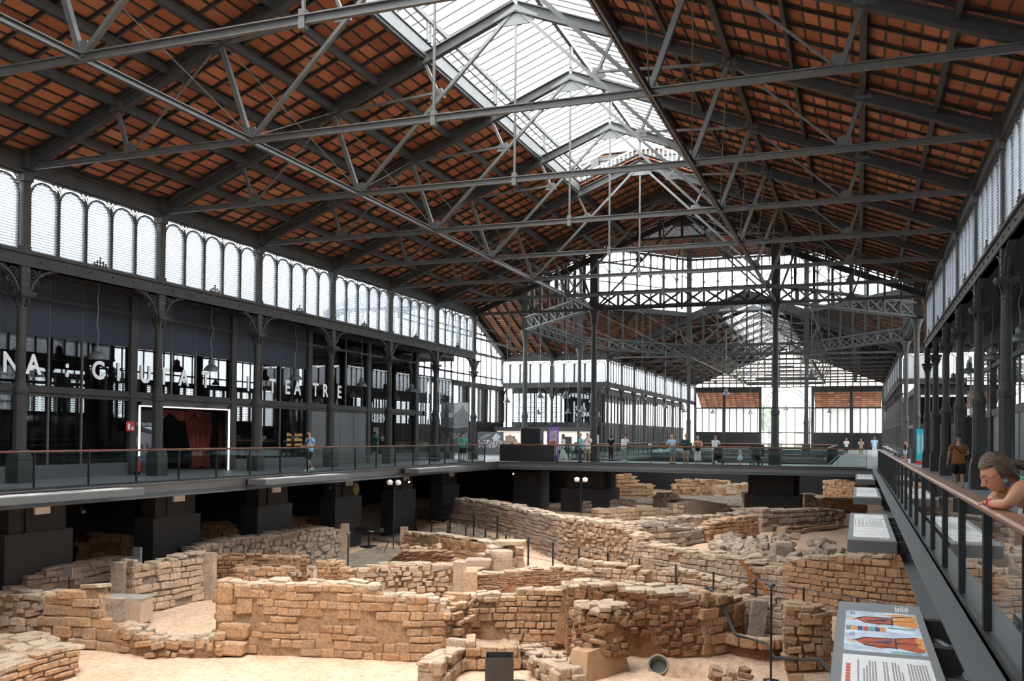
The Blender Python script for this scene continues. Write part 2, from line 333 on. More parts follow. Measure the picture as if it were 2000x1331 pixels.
# ------------------------------------------------------------------ skylight: a raised glass monitor on posts
def skylight(y_a, y_b, nb, parts):
    root = struct('skylight', (AX, y_a, 14.9)); up = 1.0
    bar = MB(); npane = nb * 11
    for side in (-1, 1):
        for d, nm in ((3.1, 'curb_beam'),):
            X = AX + side * d; MB().beam((X, y_a, roof_z(X, .1)), (X, y_b, roof_z(X, .1)), .16, .40).build(nm, IRON_L, root)
            MB().beam((X - side * .02, y_a, roof_z(X, .36)), (X - side * .02, y_b, roof_z(X, .36)), .2, .05).build('curb_cap', IRON_L, root)
        X = AX + side * 2.95; MB().beam((X, y_a, roof_z(X, up)), (X, y_b, roof_z(X, up)), .12, .16).build('side_beam', IRON_L, root)
        MB().tube((X + side * .2, y_a, roof_z(X, up - .2)), (X + side * .2, y_b, roof_z(X, up - .2)), .035, n=6).build('water_pipe', IRON_L, root)
        for k in range(nb + 1):
            y = y_a + k * BAY
            for dy in (-.12, .12): MB().beam((X, y + dy, roof_z(X, .3)), (X, y + dy, roof_z(X, up)), .06, .10).build('post', IRON_L, root)
        pw = (y_b - y_a) / npane; g = None
        for j in range(npane):
            y = y_a + (j + .5) * pw; D = 4.3
            xa, xb = AX + side * D, AX + side * .08
            if g is None:
                za, zb = roof_z(xa, up + .17), roof_z(xb, up + .17); x0, z0 = AX - AX, 0
                g = MB().add([(side * D, -pw / 2 + .02, za - 14.9), (side * .08, -pw / 2 + .02, zb - 14.9), (side * .08, pw / 2 - .02, zb - 14.9), (side * D, pw / 2 - .02, za - 14.9)], [(0, 1, 2, 3)]).mesh('pane')
                g.materials.append(SKYG)
            put('pane', g, root, (0, y - y_a, 0))
            y0 = y_a + j * pw; bar.beam((xa, y0, roof_z(xa, up + .14)), (xb, y0, roof_z(xb, up + .14)), .03, .055)
    o = bar.build('glazing_bar_set', IRON, root, fix=False); o['kind'] = 'stuff'
    MB().beam((AX, y_a, roof_z(AX, up)), (AX, y_b, roof_z(AX, up)), .14, .22).build('ridge_beam', IRON_L, root)
    for k in range(nb + 1):
        y = y_a + k * BAY; MB().beam((AX, y, roof_z(AX, .1)), (AX, y, roof_z(AX, up)), .10, .14).build('ridge_post', IRON_L, root)
    # picket parapet on the roof beyond the glass end
    mb = MB()
    for i in range(29):
        x = AX - 3.1 + i * 6.2 / 28; z = roof_z(x, .45); mb.beam((x, y_b + 1.2, z - .2), (x, y_b + 1.2, z + .75), .06, .03)
    for dz in (0, .7): mb.beam((AX - 3.2, y_b + 1.2, roof_z(AX - 3.2, .45 + dz)), (AX, y_b + 1.2, roof_z(AX, .45 + dz)), .04, .06); mb.beam((AX, y_b + 1.2, roof_z(AX, .45 + dz)), (AX + 3.2, y_b + 1.2, roof_z(AX - 3.2, .45 + dz)), .04, .06)
    o = mb.build('picket_parapet', WHITE, root, fix=False)
    return root
skylight(SK0, SK1, 8, True)
skylight(FS0, FS1, 7, False)

# ------------------------------------------------------------------ roof trusses
TZ = 9.42
def truss(y, label, group):
    root = thing('roof_truss', label, 'truss', (AX, y, TZ), 0, group); xs = HALF - .35
    T = lambda d, z: (AX + d, y, z)
    tb = MB(); tb.beam(T(-xs, TZ), T(xs, TZ), .04, .15); tb.beam(T(-xs, TZ + .075), T(xs, TZ + .075), .17, .025); tb.beam(T(-xs, TZ - .075), T(xs, TZ - .075), .10, .02)
    tb.build('tie_beam', IRON_L, root)
    for s in (-1, 1):
        MB().ibeam(T(s * (HALF - .1), roof_z(AX + HALF, -.18)), T(0, roof_z(AX, -.18)), .22, .34, .035).build('rafter', IRON, root)
        z1, z2, z3 = roof_z(AX + 10.0, -.2), roof_z(AX + 6.45, -.2), roof_z(AX + 3.15, -.2)
        for nm, a, b, w, h in (('strut', (10.0, z1), (9.53, TZ), .11, .10), ('strut', (6.45, z2), (5.42, TZ), .13, .13), ('strut', (3.13, z3), (2.58, 12.35), .09, .09),
                               ('diagonal', (5.42, TZ), (.12, 14.6), .10, .12), ('diagonal', (6.45, z2), (9.53, TZ), .05, .05), ('collar', (6.45, z2 - .05), (2.58, 12.42), .07, .09)):
            MB().beam(T(s * a[0], a[1]), T(s * b[0], b[1]), w, h, (0, 1, 0)).build(nm, IRON_L, root)
        for d, z in ((9.53, TZ + .12), (5.42, TZ + .14), (10.0, z1), (6.45, z2), (3.13, z3), (2.62, 12.33)):
            MB().prism([(AX + s * d - .26, z - .10), (AX + s * d + .26, z - .10), (AX + s * d + .14, z + .22), (AX + s * d - .14, z + .22)], 1, y - .025, y + .025).build('gusset_plate', IRON_L, root)
        MB().box(AX + s * HALF - .3, y - .2, TZ - .06, AX + s * HALF + .3, y + .2, TZ + .5).build('bearing_shoe', IRON, root)
        if y < 56:
            yn = y + BAY
            MB().tube(T(s * 6.4, z2), (AX + s * 5.42, yn, TZ + .1), .018, n=5).build('brace_rod', IRON_L, root)
            MB().tube(T(s * 5.42, TZ + .1), (AX + s * 6.4, yn, z2), .018, n=5).build('brace_rod', IRON_L, root)
    mb = MB(); mb.prism([(AX - .75, 14.42), (AX - .45, 14.2), (AX + .45, 14.2), (AX + .75, 14.42), (AX, 14.85)], 1, y - .03, y + .03); mb.build('apex_plate', IRON_L, root)
    MB().tube(T(0, 14.3), T(0, TZ), .045, n=6).build('hanger_rod', IRON_L, root)
    MB().beam(T(0, TZ - .18), T(0, TZ + .2), .14, .14).build('hanger_shoe', IRON_L, root)
    return root
ordn = ['first', 'second', 'third', 'fourth', 'fifth', 'sixth', 'seventh', 'eighth', 'ninth', 'tenth', 'eleventh', 'twelfth', 'thirteenth', 'fourteenth', 'fifteenth', 'sixteenth', 'seventeenth', 'eighteenth', 'nineteenth', 'twentieth']
t0 = None
for k in range(-1, 7):
    tl = ['iron roof truss cutting the upper left corner, nearest overhead', 'iron roof truss whose tie beam starts at the leftmost full column', 'iron roof truss springing from the second left column', 'iron roof truss springing from the third left column', 'iron roof truss springing from the fourth left column',
          'iron roof truss at the far end of the skylight', 'iron roof truss just beyond the skylight under solid roof', 'iron roof truss on the front columns of the octagonal crossing'][k + 1]
    if t0 is None: t0 = truss(TY(k), tl, 'trusses of the near roof')
    else: dup(t0, (AX, TY(k), TZ), label=tl)
for k in range(9):
    dup(t0, (AX, YF0 + .3 + k * BAY, TZ), label=ordn[k] + ' iron roof truss beyond the octagon, counted from the crossing', group='trusses of the far roof')
for s, n in ((-1, 1), (1, 2)):
    mb = MB(); X = AX + s * 5.42; mb.ibeam((X, YN0, TZ), (X, YN1, TZ), .13, .16, .025); sbuild(mb, 'trim_%d' % n, IRON_L)
    mb = MB(); mb.ibeam((X, YF0, TZ), (X, YF1, TZ), .13, .16, .025); sbuild(mb, 'trim_%d' % (n + 2), IRON_L)

# ------------------------------------------------------------------ clerestory walls: eave beam, arched louvre windows, sill beam
def clerestory_proto():
    """one bay, local frame: x = 0 on the column line (hall on +x side), y along the bay 0..BAY, z from 0 at the hall floor"""
    root = struct('window_1'); y0, y1 = .16, BAY - .16; n = 5; p = (y1 - y0) / n; r = p / 2 - .05; zs, zb = 8.62, 6.93
    fr = MB(); orn = MB()
    for i in range(n):
        a, b = y0 + i * p, y0 + (i + 1) * p; cy = (a + b) / 2
        pts = [(cy - r, zb)] + [(cy + r * math.cos(PI - PI * t / 12), zs + r * math.sin(PI * t / 12)) for t in range(13)] + [(cy + r, zb)]
        fr.strip(pts, .055, 0, -.05, .05)
        top = 9.26
        for sg in (-1, 1):                                   # lace in the spandrels
            ex = cy + sg * p / 2
            for q, (dy, dz, rr) in enumerate(((.10, .56, .085), (.19, .60, .05), (.06, .40, .05), (.27, .62, .035), (.04, .28, .03))):
                cyy, czz = ex - sg * dy, zs + dz
                ring = [(cyy + rr * math.cos(2 * PI * t / 8), czz + rr * math.sin(2 * PI * t / 8)) for t in range(9)]
                orn.strip(ring, .022, 0, -.02, .02)
        if i: fr.box(-.05, a - .045, zb, .04, a + .045, zs + .35)
    fr.box(-.09, y0, 9.20, .09, y1, 9.28); fr.box(-.10, 0, 6.90, .10, BAY, 6.97)
    af = fr.build('arch_frame', IRON, root, fix=False); orn.build('spandrel_lace', IRON, af, fix=False)
    lv = MB(); k = 26
    for j in range(k):
        z = zb + .06 + j * (9.12 - zb) / k
        hw = r - .01 if z < zs else math.sqrt(max(.0004, (r - .01) ** 2 - (z - zs) ** 2))
        lv.add([(-.02, -hw, z + .055), (.075, -hw, z - .02), (.075, hw, z - .02), (-.02, hw, z + .055), (-.016, -hw, z + .065), (.079, -hw, z - .01), (.079, hw, z - .01), (-.016, hw, z + .065)],
               [(0, 3, 2, 1), (4, 5, 6, 7), (0, 1, 5, 4), (2, 3, 7, 6), (1, 2, 6, 5), (3, 0, 4, 7)])
    me = lv.mesh('louvre_blade_set'); me.materials.append(LOUV)
    for i in range(n): o = put('louvre_blade_set', me, root, (0, y0 + (i + .5) * p, 0)); o['kind'] = 'stuff'
    cr = MB(); c = BAY / 2
    for dy, h in ((0, .30), (.13, .16), (-.13, .16), (.24, .10), (-.24, .10)): cr.beam((.12, c + dy, 6.9), (.12, c + dy, 6.95 + h), .05, .03); cr.lathe([(.0, -.05), (.045, 0), (0, .05)], (.12, c + dy, 6.95 + h), 6)
    cr.beam((.12, c - .34, 7.0), (.12, c + .34, 7.0), .03, .03); cr.beam((.12, c - .16, 7.1), (.12, c + .16, 7.1), .03, .03)
    cr.build('cresting', IRON, root, fix=False)
    return root
w0 = clerestory_proto(); wn = 1
def windows(x, ys, rz, shift=0):
    global wn
    for y in ys:
        if wn == 1: w0.location = (x, y, 0); w0.rotation_euler[2] = rz
        else: o = dup(w0, (x, y, 0), rz); o.name = 'window_%d' % wn
        wn += 1
windows(XL, [TY(k) for k in range(-3, 6)], 0)
windows(XR, [TY(k + 1) for k in range(-3, 6)], PI)
windows(XL, [YF0 + k * BAY for k in range(9)], 0)
windows(XR, [YF0 + (k + 1) * BAY for k in range(9)], PI)
windows(XL - BAY, [90.2], -PI / 2); windows(XL - 2 * BAY, [90.2], -PI / 2)            # far wall of the left transept (faces the viewer)
windows(XR, [90.2], -PI / 2); windows(XR + BAY, [90.2], -PI / 2)
tn = 5
def trim(mb, mat=None):
    global tn
    o = sbuild(mb, 'trim_%d' % tn, mat or IRON); tn += 1; return o
def long_beams(x, s, a, b, axis=1):
    """eave girder and moulded sill girder with rosettes along one wall; s = direction of the hall"""
    P = (lambda u, v, z: (x + u * s, v, z)) if axis == 1 else (lambda u, v, z: (v, x + u * s, z))
    def bx(mb, u0, u1, z0, z1):
        p, q = P(u0, a, z0), P(u1, b, z1); mb.box(min(p[0], q[0]), min(p[1], q[1]), z0, max(p[0], q[0]), max(p[1], q[1]), z1)
    mb = MB(); bx(mb, -.14, .12, 9.27, 9.95); bx(mb, -.14, .17, 9.24, 9.30); bx(mb, -.14, .20, 9.66, 9.72); trim(mb)
    mb = MB(); bx(mb, -.14, .12, 6.47, 6.93); bx(mb, -.16, .19, 6.85, 6.93); bx(mb, -.16, .17, 6.47, 6.53)
    n = int((b - a) / .97)
    for i in range(n):
        v = a + .5 + i * .97; p, q = P(.10, v, 6.7), P(.155, v, 6.7); mb.tube(p, q, .055, .035, n=6)
    trim(mb)
long_beams(XL, 1, YN0, YN1); long_beams(XR, -1, YN0, YN1); long_beams(XL, 1, YF0, YF1); long_beams(XR, -1, YF0, YF1)
long_beams(90.2, -1, -34.6, XL, 0); long_beams(90.2, -1, XR, 15.2, 0)

# ------------------------------------------------------------------ cast iron columns
def column_proto(label, group):
    root = thing('iron_column', label, 'column', (0, 0, 0), 0, group); W = dict(parent=root, world=False)
    mb = MB(); a, b = .255, .19; mb.box(-a, -a, 0, a, a, .74); mb.add([(-a, -a, .74), (a, -a, .74), (a, a, .74), (-a, a, .74), (-b, -b, 1.0), (b, -b, 1.0), (b, b, 1.0), (-b, b, 1.0)], [(0, 1, 5, 4), (1, 2, 6, 5), (2, 3, 7, 6), (3, 0, 4, 7)]); mb.build('pedestal', IRON, **W)
    o8 = PI / 8; k = 1 / math.cos(o8)
    MB().lathe([(.185 * k, .98), (.180 * k, 2.62), (.21 * k, 2.70), (.21 * k, 2.78)], (0, 0, 0), 8, o8, False).build('lower_shaft', IRON, **W)
    MB().lathe([(.22, 2.78), (.22, 2.84), (.17, 2.90), (.18, 2.96), (.145, 3.04)], n=14).build('ring_moulding', IRON, **W)
    MB().lathe([(.140, 3.0), (.138, 4.2), (.125, 5.22)], n=14).build('shaft', IRON, **W)
    mb = MB(); mb.lathe([(.13, 5.15), (.16, 5.19), (.13, 5.23), (.14, 5.3), (.175, 5.48), (.23, 5.58)], n=14)
    for i in range(8):
        a = i * PI / 4; c, s = math.cos(a), math.sin(a); mb.path([(c * .14, s * .14, 5.26), (c * .18, s * .18, 5.42), (c * .235, s * .235, 5.52), (c * .25, s * .25, 5.47)], .026, 4)
    mb.box(-.25, -.25, 5.57, .25, .25, 5.63); mb.box(-.28, -.28, 5.63, .28, .28, 5.70); mb.build('capital', IRON, **W)
    mb = MB(); mb.box(-.14, -.15, 5.70, .14, .15, 6.48)
    for z in (5.85, 6.05, 6.25):
        for y in (-.08, .08): mb.tube((.13, y, z), (.165, y, z), .028, .018, n=6)
    mb.build('pilaster', IRON, **W)
    mb = MB(); mb.box(-.12, -.13, 6.9, .13, .13, 9.3); mb.box(-.14, -.17, 6.93, .16, .17, 7.08); mb.box(-.14, -.18, 9.0, .2, .18, 9.26); mb.build('upper_pilaster', IRON, **W)
    for s in (-1, 1):                                       # curved brackets filled with scrolls
        mb = MB(); R = 1.05; c = (s * (.15 + R), 5.42); n = 10
        pts = [(c[0] - s * R * math.cos(PI / 2 * t / n), c[1] + R * math.sin(PI / 2 * t / n)) for t in range(n + 1)]
        mb.strip(pts, .06, 0, -.10, .10)
        for dy, dz, rr in ((.20, .82, .17), (.14, .50, .10), (.52, .94, .10), (.36, .62, .06), (.10, .28, .06), (.74, 1.0, .05)):
            cy, cz = s * (.15 + dy), 5.42 + dz; mb.strip([(cy + rr * math.cos(2 * PI * t / 10), cz + rr * math.sin(2 * PI * t / 10)) for t in range(11)], .035, 0, -.03, .03)
            if rr > .09: mb.strip([(cy + rr * .45 * math.cos(2 * PI * t / 8), cz + rr * .45 * math.sin(2 * PI * t / 8)) for t in range(9)], .025, 0, -.03, .03)
        mb.build('bracket', IRON, **W)
    return root
c0 = None
def column(x, y, rz, label, group):
    global c0
    if c0 is None: c0 = column_proto(label, group); c0.location = (x, y, 0); c0.rotation_euler[2] = rz; return c0
    return dup(c0, (x, y, 0), rz, label, group)
for i in range(7): column(XL, TY(i), 0, ordn[i] + ' iron column of the left arcade, counted from the left edge of the photo', 'columns of the left arcade')
for i in range(1, 7): column(XR, TY(i), PI, ordn[i - 1] + ' iron column of the right arcade, counted from the nearest', 'columns of the right arcade')
for i in range(9):
    column(XL, YF0 + i * BAY, 0, ordn[i] + ' iron column beyond the crossing on the far left arcade', 'columns of the far left arcade')
    column(XR, YF0 + i * BAY, PI, ordn[i] + ' iron column beyond the crossing on the far right arcade', 'columns of the far right arcade')
column(XL - BAY, 90.2, -PI / 2, 'iron column under the middle of the short far left clerestory', 'columns of the left transept')
column(XL - 2 * BAY + .3, 90.2, -PI / 2, 'iron column at the gable corner of the left transept', 'columns of the left transept')
# ------------------------------------------------------------------ general field of tiles on any sloping quad
def tile_plane(root, p00, p10, p11, p01, nu, nv, ribs=True, thick=.05, mat=None):
    """brick field between corners (u along p00->p10, v along p00->p01), with battens along u and ribs along v, on the underside"""
    P = [Vector(p) for p in (p00, p10, p11, p01)]
    nrm = (P[1] - P[0]).cross(P[3] - P[0]).normalized()
    if nrm.length < .5: nrm = (P[2] - P[0]).cross(P[3] - P[0]).normalized()
    if nrm.z < 0: nrm = -nrm
    def at(u, v): return P[0] * (1 - u) * (1 - v) + P[1] * u * (1 - v) + P[2] * u * v + P[3] * (1 - u) * v
    mb = MB(); bt = MB(); e = .03
    for i in range(nu):
        for j in range(nv):
            q = [at((i + a) / nu, (j + b) / nv) for a, b in ((e, e * 2), (1 - e, e * 2), (1 - e, 1 - e * 2), (e, 1 - e * 2))]; t = nrm * thick
            mb.add([*q, *[x + t for x in q]], [(0, 3, 2, 1), (4, 5, 6, 7), (0, 1, 5, 4), (1, 2, 6, 5), (2, 3, 7, 6), (3, 0, 4, 7)])
    for j in range(nv + 1): bt.beam(at(0, j / nv) - nrm * .01, at(1, j / nv) - nrm * .01, .05, .07, nrm)
    o = mb.build('tile_field', mat or TILE, root, fix=False); o['kind'] = 'stuff'
    o = bt.build('batten_set', IRON, root, fix=False); o['kind'] = 'stuff'
    if ribs:
        rb = MB()
        for i in range(nu + 1): rb.beam(at(i / nu, 0) - nrm * .1, at(i / nu, 1) - nrm * .1, .08, .14, nrm)
        o = rb.build('rib_set', IRON, root, fix=False); o['kind'] = 'stuff'
    MB().add([*[p + nrm * .12 for p in P], *[p + nrm * .2 for p in P]], [(0, 3, 2, 1), (4, 5, 6, 7), (0, 1, 5, 4), (1, 2, 6, 5), (2, 3, 7, 6), (3, 0, 4, 7)]).build('roof_deck', BLACK, root)

# ------------------------------------------------------------------ octagonal crossing
YC = 72.98
OCT = [(-15.34, 55.76), (-4.5, 55.76), (XR, 65.7), (XR, 80.2), (-4.5, 90.2), (-15.34, 90.2), (XL, 80.2), (XL, 65.7)]
def tall_column(x, y, label, g='tall columns of the octagon'):
    root = thing('octagon_column', label, 'column', (x, y, 0), 0, g); W = dict(parent=root, world=False)
    mb = MB(); mb.box(-.34, -.34, 0, .34, .34, 1.0); mb.build('pedestal', IRON, **W)
    o8 = PI / 8; MB().lathe([(.26, .95), (.235, 1.15), (.225, 2.85), (.26, 2.95), (.26, 3.1)], (0, 0, 0), 8, o8, False).build('lower_shaft', IRON, **W)
    MB().lathe([(.26, 3.1), (.20, 3.2), (.21, 3.3), (.175, 3.4)], n=14).build('ring_moulding', IRON, **W)
    MB().lathe([(.175, 3.35), (.17, 6.2), (.19, 6.25), (.17, 6.3), (.155, 8.6)], n=14).build('shaft', IRON, **W)
    MB().lathe([(.18, 8.55), (.22, 8.65), (.20, 8.75), (.25, 9.0), (.36, 9.3), (.36, 9.43)], n=14).build('capital', IRON, **W)
    MB().box(-.24, -.24, 9.43, .24, .24, 18.9).build('upper_post', IRON, **W)
    return root
names = ['tall octagon column at the front left, right of the purple banner', 'tall octagon column at the front right, the tallest in the middle of the photo', 'octagon column close to the right arcade, front', 'octagon column close to the right arcade, rear',
         'rear right octagon column before the bright end facade', 'rear left octagon column at the corner of the far arcade', 'rear octagon column in the left transept', 'front octagon column in the left transept, above the dark box']
for (x, y), nm in zip(OCT, names): tall_column(x, y, nm)
xb_me = {}
def girder(i, z0, z1, label):
    a, b = Vector((*OCT[i], 0)), Vector((*OCT[(i + 1) % 8], 0)); L = (b - a).length; d = (b - a) / L; rz = math.atan2(d.y, d.x)
    root = thing('lattice_girder', label, 'girder', (a.x, a.y, z0), rz, 'lattice girders of the octagon'); W = dict(parent=root, world=False)
    for nm, z in (('bottom_chord', .06), ('top_chord', z1 - z0 - .06)):
        mb = MB(); mb.box(.2, -.17, z - .05, L - .2, .17, z + .05); mb.box(.2, -.03, z - .12, L - .2, .03, z + .12); mb.build(nm, IRON, **W)
    n = 8; s = (L - .4) / n; h = z1 - z0
    key = round(s, 2)
    if key not in xb_me:
        mb = MB(); mb.beam((.04, .05, .10), (s - .04, .05, h - .10), .13, .05, (0, 1, 0)); mb.beam((.04, -.05, h - .10), (s - .04, -.05, .10), .13, .05, (0, 1, 0))
        me = mb.mesh('cross_brace'); me.materials.append(IRON); xb_me[key] = me
    for k in range(n):
        put('cross_brace', xb_me[key], root, (.2 + k * s, 0, 0))
        MB().box(.2 + k * s - .06, -.12, .06, .2 + k * s + .06, .12, h - .06).build('upright', IRON, **W)
sides = ['front', 'front right', 'right', 'rear right', 'rear', 'rear left', 'left', 'front left']
for i in range(8): girder(i, 9.43, 10.45, 'dark lattice girder with crossed bars on the %s side of the octagon' % sides[i])
def lantern_wall(i, lo):
    global wn
    a, b = Vector((*OCT[i], 0)), Vector((*OCT[(i + 1) % 8], 0)); L = (b - a).length; d = (b - a) / L; rz = math.atan2(d.y, d.x)
    root = struct('window_%d' % wn, (a.x, a.y, lo), rz); wn += 1; W = dict(parent=root, world=False); n = 8; s = L / n; H = 18.8 - lo; zx = 17.45 - lo; za = 16.3 - lo
    mb = MB()
    for z, t in ((0.05, .12), (zx, .14), (H - .1, .2)): mb.box(0, -.12, z - t / 2, L, .12, z + t / 2)
    mb.box(0, -.08, za - .65, L, .08, za - .57)
    mb.build('frame', IRON, **W)
    for k in range(1, n): MB().box(k * s - .07, -.10, 0, k * s + .07, .10, H).build('mullion', IRON, **W)
    o = MB()
    for k in range(2 * n):
        x0, x1 = k * s / 2 + .05, (k + 1) * s / 2 - .05
        o.beam((x0, 0, zx + .1), (x1, 0, H - .2), .03, .05, (0, 1, 0)); o.beam((x0, 0, H - .2), (x1, 0, zx + .1), .03, .05, (0, 1, 0)); o.box(x1, -.03, zx, x1 + .08, .03, H)
    o.build('cross_lattice', IRON, **W)
    ar = MB()
    for k in range(n):
        r = s / 2 - .05; cx = (k + .5) * s; ar.strip([(cx + r * math.cos(PI - PI * t / 10), za + r * math.sin(PI * t / 10)) for t in range(11)], .06, 1, -.05, .05)
    ar.build('arch_set', IRON, **W)
    MB().box(0, -.015, .1, L, .015, H - .1).build('pane', SKYG, **W)
for i in range(8): lantern_wall(i, 13.5)
for i in (3, 4, 5, 2, 6, 1, 7):                                             # open posts between girder and lantern sill
    a, b = Vector((*OCT[i], 0)), Vector((*OCT[(i + 1) % 8], 0)); mb = MB()
    for k in range(1, 8):
        p = a.lerp(b, k / 8); mb.cbox((p.x, p.y, 11.97), (.16, .16, 3.06))
    trim(mb)
CTR = Vector((AX, YC, 0)); rt = struct('ceiling', (AX, YC, 18.9))
for i in range(8):
    a, b = Vector((*OCT[i], 18.9)), Vector((*OCT[(i + 1) % 8], 18.9)); c = CTR + Vector((0, 0, 24.4))
    tile_plane(rt, a, b, b.lerp(c, .7), a.lerp(c, .7), 8, 26)
    for t in (.12, .34):
        p, q = a.lerp(c, t) - Vector((0, 0, .35)), b.lerp(c, t) - Vector((0, 0, .35)); mb = MB(); up = Vector((0, 0, .6)); mb.beam(p, q, .08, .08); mb.beam(p - up, q - up, .08, .08); n = 16
        for k in range(n):
            u, v = p.lerp(q, k / n), p.lerp(q, (k + 1) / n); mb.beam(u, v - up, .04, .04); mb.beam(u - up, v, .04, .04)
        mb.build('lattice_ring', IRON, rt, fix=False)
    MB().beam(a - Vector((0, 0, .2)), a.lerp(c, .7) - Vector((0, 0, .2)), .2, .35).build('hip_rafter', IRON, rt)
mb = MB(); mb.add([Vector((*OCT[i], 18.9)).lerp(CTR + Vector((0, 0, 24.4)), .7) for i in range(8)], [tuple(range(8))]); mb.build('sun_lid', BLACK, rt)  # unseen opaque lid added to keep the sun off the far pit
# corner roofs between the octagon and the four crossing corners
for i, cx, cy in ((5, XL, 90.2), (7, XL, 55.76), (1, XR, 55.76), (3, XR, 90.2)):
    r = struct('ceiling', (cx, cy, 9.9)); a, b = Vector((*OCT[i], 13.35)), Vector((*OCT[(i + 1) % 8], 13.35)); c = Vector((cx, cy, 10.0)); ac = a.lerp(b, .5)
    tile_plane(r, c, a, ac.lerp(a, 0.0), b, 12, 16)
    MB().beam(a, b, .2, .4).build('purlin', IRON, r); MB().beam(c, ac, .2, .35).build('rafter', IRON, r)
# gable strips where the nave roofs meet the crossing
for y in (90.2,):
    mb = MB()
    for s in (-1, 1): mb.beam((AX, y, 15.2), (AX + s * HALF, y, 9.95), .25, .75)
    trim(mb)

# ------------------------------------------------------------------ transepts
TX0, TX1 = -34.6, 14.8; TH = 17.22
for s, xa, xb in ((-1, TX0, XL), (1, XR, TX1)):
    r = struct('ceiling', (xa, YC, 9.9)); zr = 9.95 + SL * TH
    tile_plane(r, (xa, YC + TH, 9.95), (xb, YC + TH, 9.95), (xb, YC, zr), (xa, YC, zr), 12, 44)
    tile_plane(r, (xa, YC - TH, 9.95), (xb, YC - TH, 9.95), (xb, YC, zr), (xa, YC, zr), 12, 44)
    for x in (xa + .4, (xa + xb) / 2):
        for q in (-1, 1): MB().ibeam((x, YC + q * TH, 9.6), (x, YC, zr - .35), .24, .4, .035).build('rafter', IRON, r)
        MB().beam((x, YC - TH, TZ), (x, YC + TH, TZ), .14, .16).build('tie_beam', IRON_L, r)
        for q in (-1, 1):
            for d in (4.5, 9, 13): MB().beam((x, YC + q * d, TZ), (x, YC + q * (d - .7), zr - SL * d - .3), .09, .09).build('strut', IRON, r)
    xe = xa if s < 0 else xb
    g = struct('window_%d' % wn, (xe, YC, 6.5)); wn += 1
    MB().add([(xe, YC - TH, 6.5), (xe, YC + TH, 6.5), (xe, YC + TH, 9.5), (xe, YC, zr - .2), (xe, YC - TH, 9.5)], [(0, 1, 2, 3, 4)]).build('pane', SKYG, g)
    mb = MB()
    for k in range(-12, 13):
        y = YC + k * 1.4; mb.box(xe - .06, y - .05, 6.5, xe + .06, y + .05, min(zr, zr - SL * abs(k * 1.4)))
    for z in (6.5, 7.3, 9.4, 11.4, 13.4): hw = min(TH, (zr - z) / SL); mb.box(xe - .06, YC - hw, z - .07, xe + .06, YC + hw, z + .07)
    for q in (-1, 1): mb.beam((xe, YC + q * TH, 9.75), (xe, YC, zr - .1), .3, .5)
    mb.build('frame', IRON, g)
    # lower end wall: dark plinth and tall louvres
    wl = struct('wall_%s' % ('transept_left' if s < 0 else 'transept_right'), (xe, YC, 0))
    MB().box(xe - .15, YC - TH, 0, xe + .15, YC + TH, 2.9).build('plinth', STEEL, wl); MB().box(xe - .2, YC - TH, 6.1, xe + .2, YC + TH, 6.6).build('beam', IRON, wl)
    lv = MB()
    for k in range(22):
        y = YC - TH + .8 + k * 1.55
        if k % 3 == 0: continue
        for j in range(16): lv.beam((xe - .03, y, 3.0 + j * .2), (xe - .03, y + 1.25, 3.0 + j * .2), .02, .15, (1, 0, .5))
    o = lv.build('louvre_blade_set', LOUV, wl, fix=False); o['kind'] = 'stuff'
    for k in range(0, 22, 3): MB().box(xe - .1, YC - TH + .6 + k * 1.55, 2.9, xe + .1, YC - TH + .6 + k * 1.55 + 1.7, 6.2).build('blind_panel', STEEL, wl)
    mb = MB()
    for k in range(23): mb.box(xe - .1, YC - TH + k * 1.55 - .12, 2.9, xe + .1, YC - TH + k * 1.55 + .12, 6.2)
    mb.build('jamb_set', IRON, wl)

# ------------------------------------------------------------------ decks, fascias, dark undercroft
FX0, FX1 = -20.3, 0.90                                                   # the two long edges of the pit
YE = 52.0                                                                # front edge of the cross gallery
fl = struct('floor', (0, 0, 0))
def deck(nm, x0, y0, x1, y1): MB().box(x0, y0, -.30, x1, y1, 0).build(nm, DECK, fl)
deck('gallery_deck', -34.6, -8, FX0, YE); deck('gallery_deck', FX1, -8, 15, YE); deck('cross_deck', -34.6, YE, 15, 58.6)
deck('gallery_deck', -34.6, 58.6, -18.5, 88); deck('gallery_deck', -1.6, 58.6, 15, 88); deck('cross_deck', -34.6, 88, 15, 94); deck('far_deck', -34.6, 94, -18.5, 143); deck('far_deck', -1.3, 94, 15, 143); deck('far_deck', -18.5, 128, -1.3, 143)
deck('near_bridge', -22, -8, 8, .35)
tl = MB()
for k in range(1, 30): tl.box(FX1 + .3, k * 2 - .01, -.002, 6, k * 2 + .01, .003)
tl.build('joint_set', STEEL, fl, fix=False)
def fascia(p, q, inward):
    p, q, v = Vector(p), Vector(q), Vector(inward); mb = MB(); mb.beam(p + v * .12 + Vector((0, 0, -.22)), q + v * .12 + Vector((0, 0, -.22)), .03, .44)
    for z in (-.012, -.43): mb.beam(p + Vector((0, 0, z)), q + Vector((0, 0, z)), .24, .024)
    sbuild(mb, 'trim_%d' % (tn_next()), STEEL_M)
def tn_next():
    global tn
    tn += 1; return tn - 1
fascia((FX0 + .1, -8, 0), (FX0 + .1, YE, 0), (-1, 0, 0)); fascia((FX1 - .1, -8, 0), (FX1 - .1, YE, 0), (1, 0, 0)); fascia((FX0, YE - .1, 0), (FX1, YE - .1, 0), (0, 1, 0))
fascia((-18.5, 87.9, 0), (-1.6, 87.9, 0), (0, 1, 0)); fascia((-18.5, 58.6, 0), (-18.5, 88, 0), (-1, 0, 0)); fascia((-1.6, 58.6, 0), (-1.6, 88, 0), (1, 0, 0))
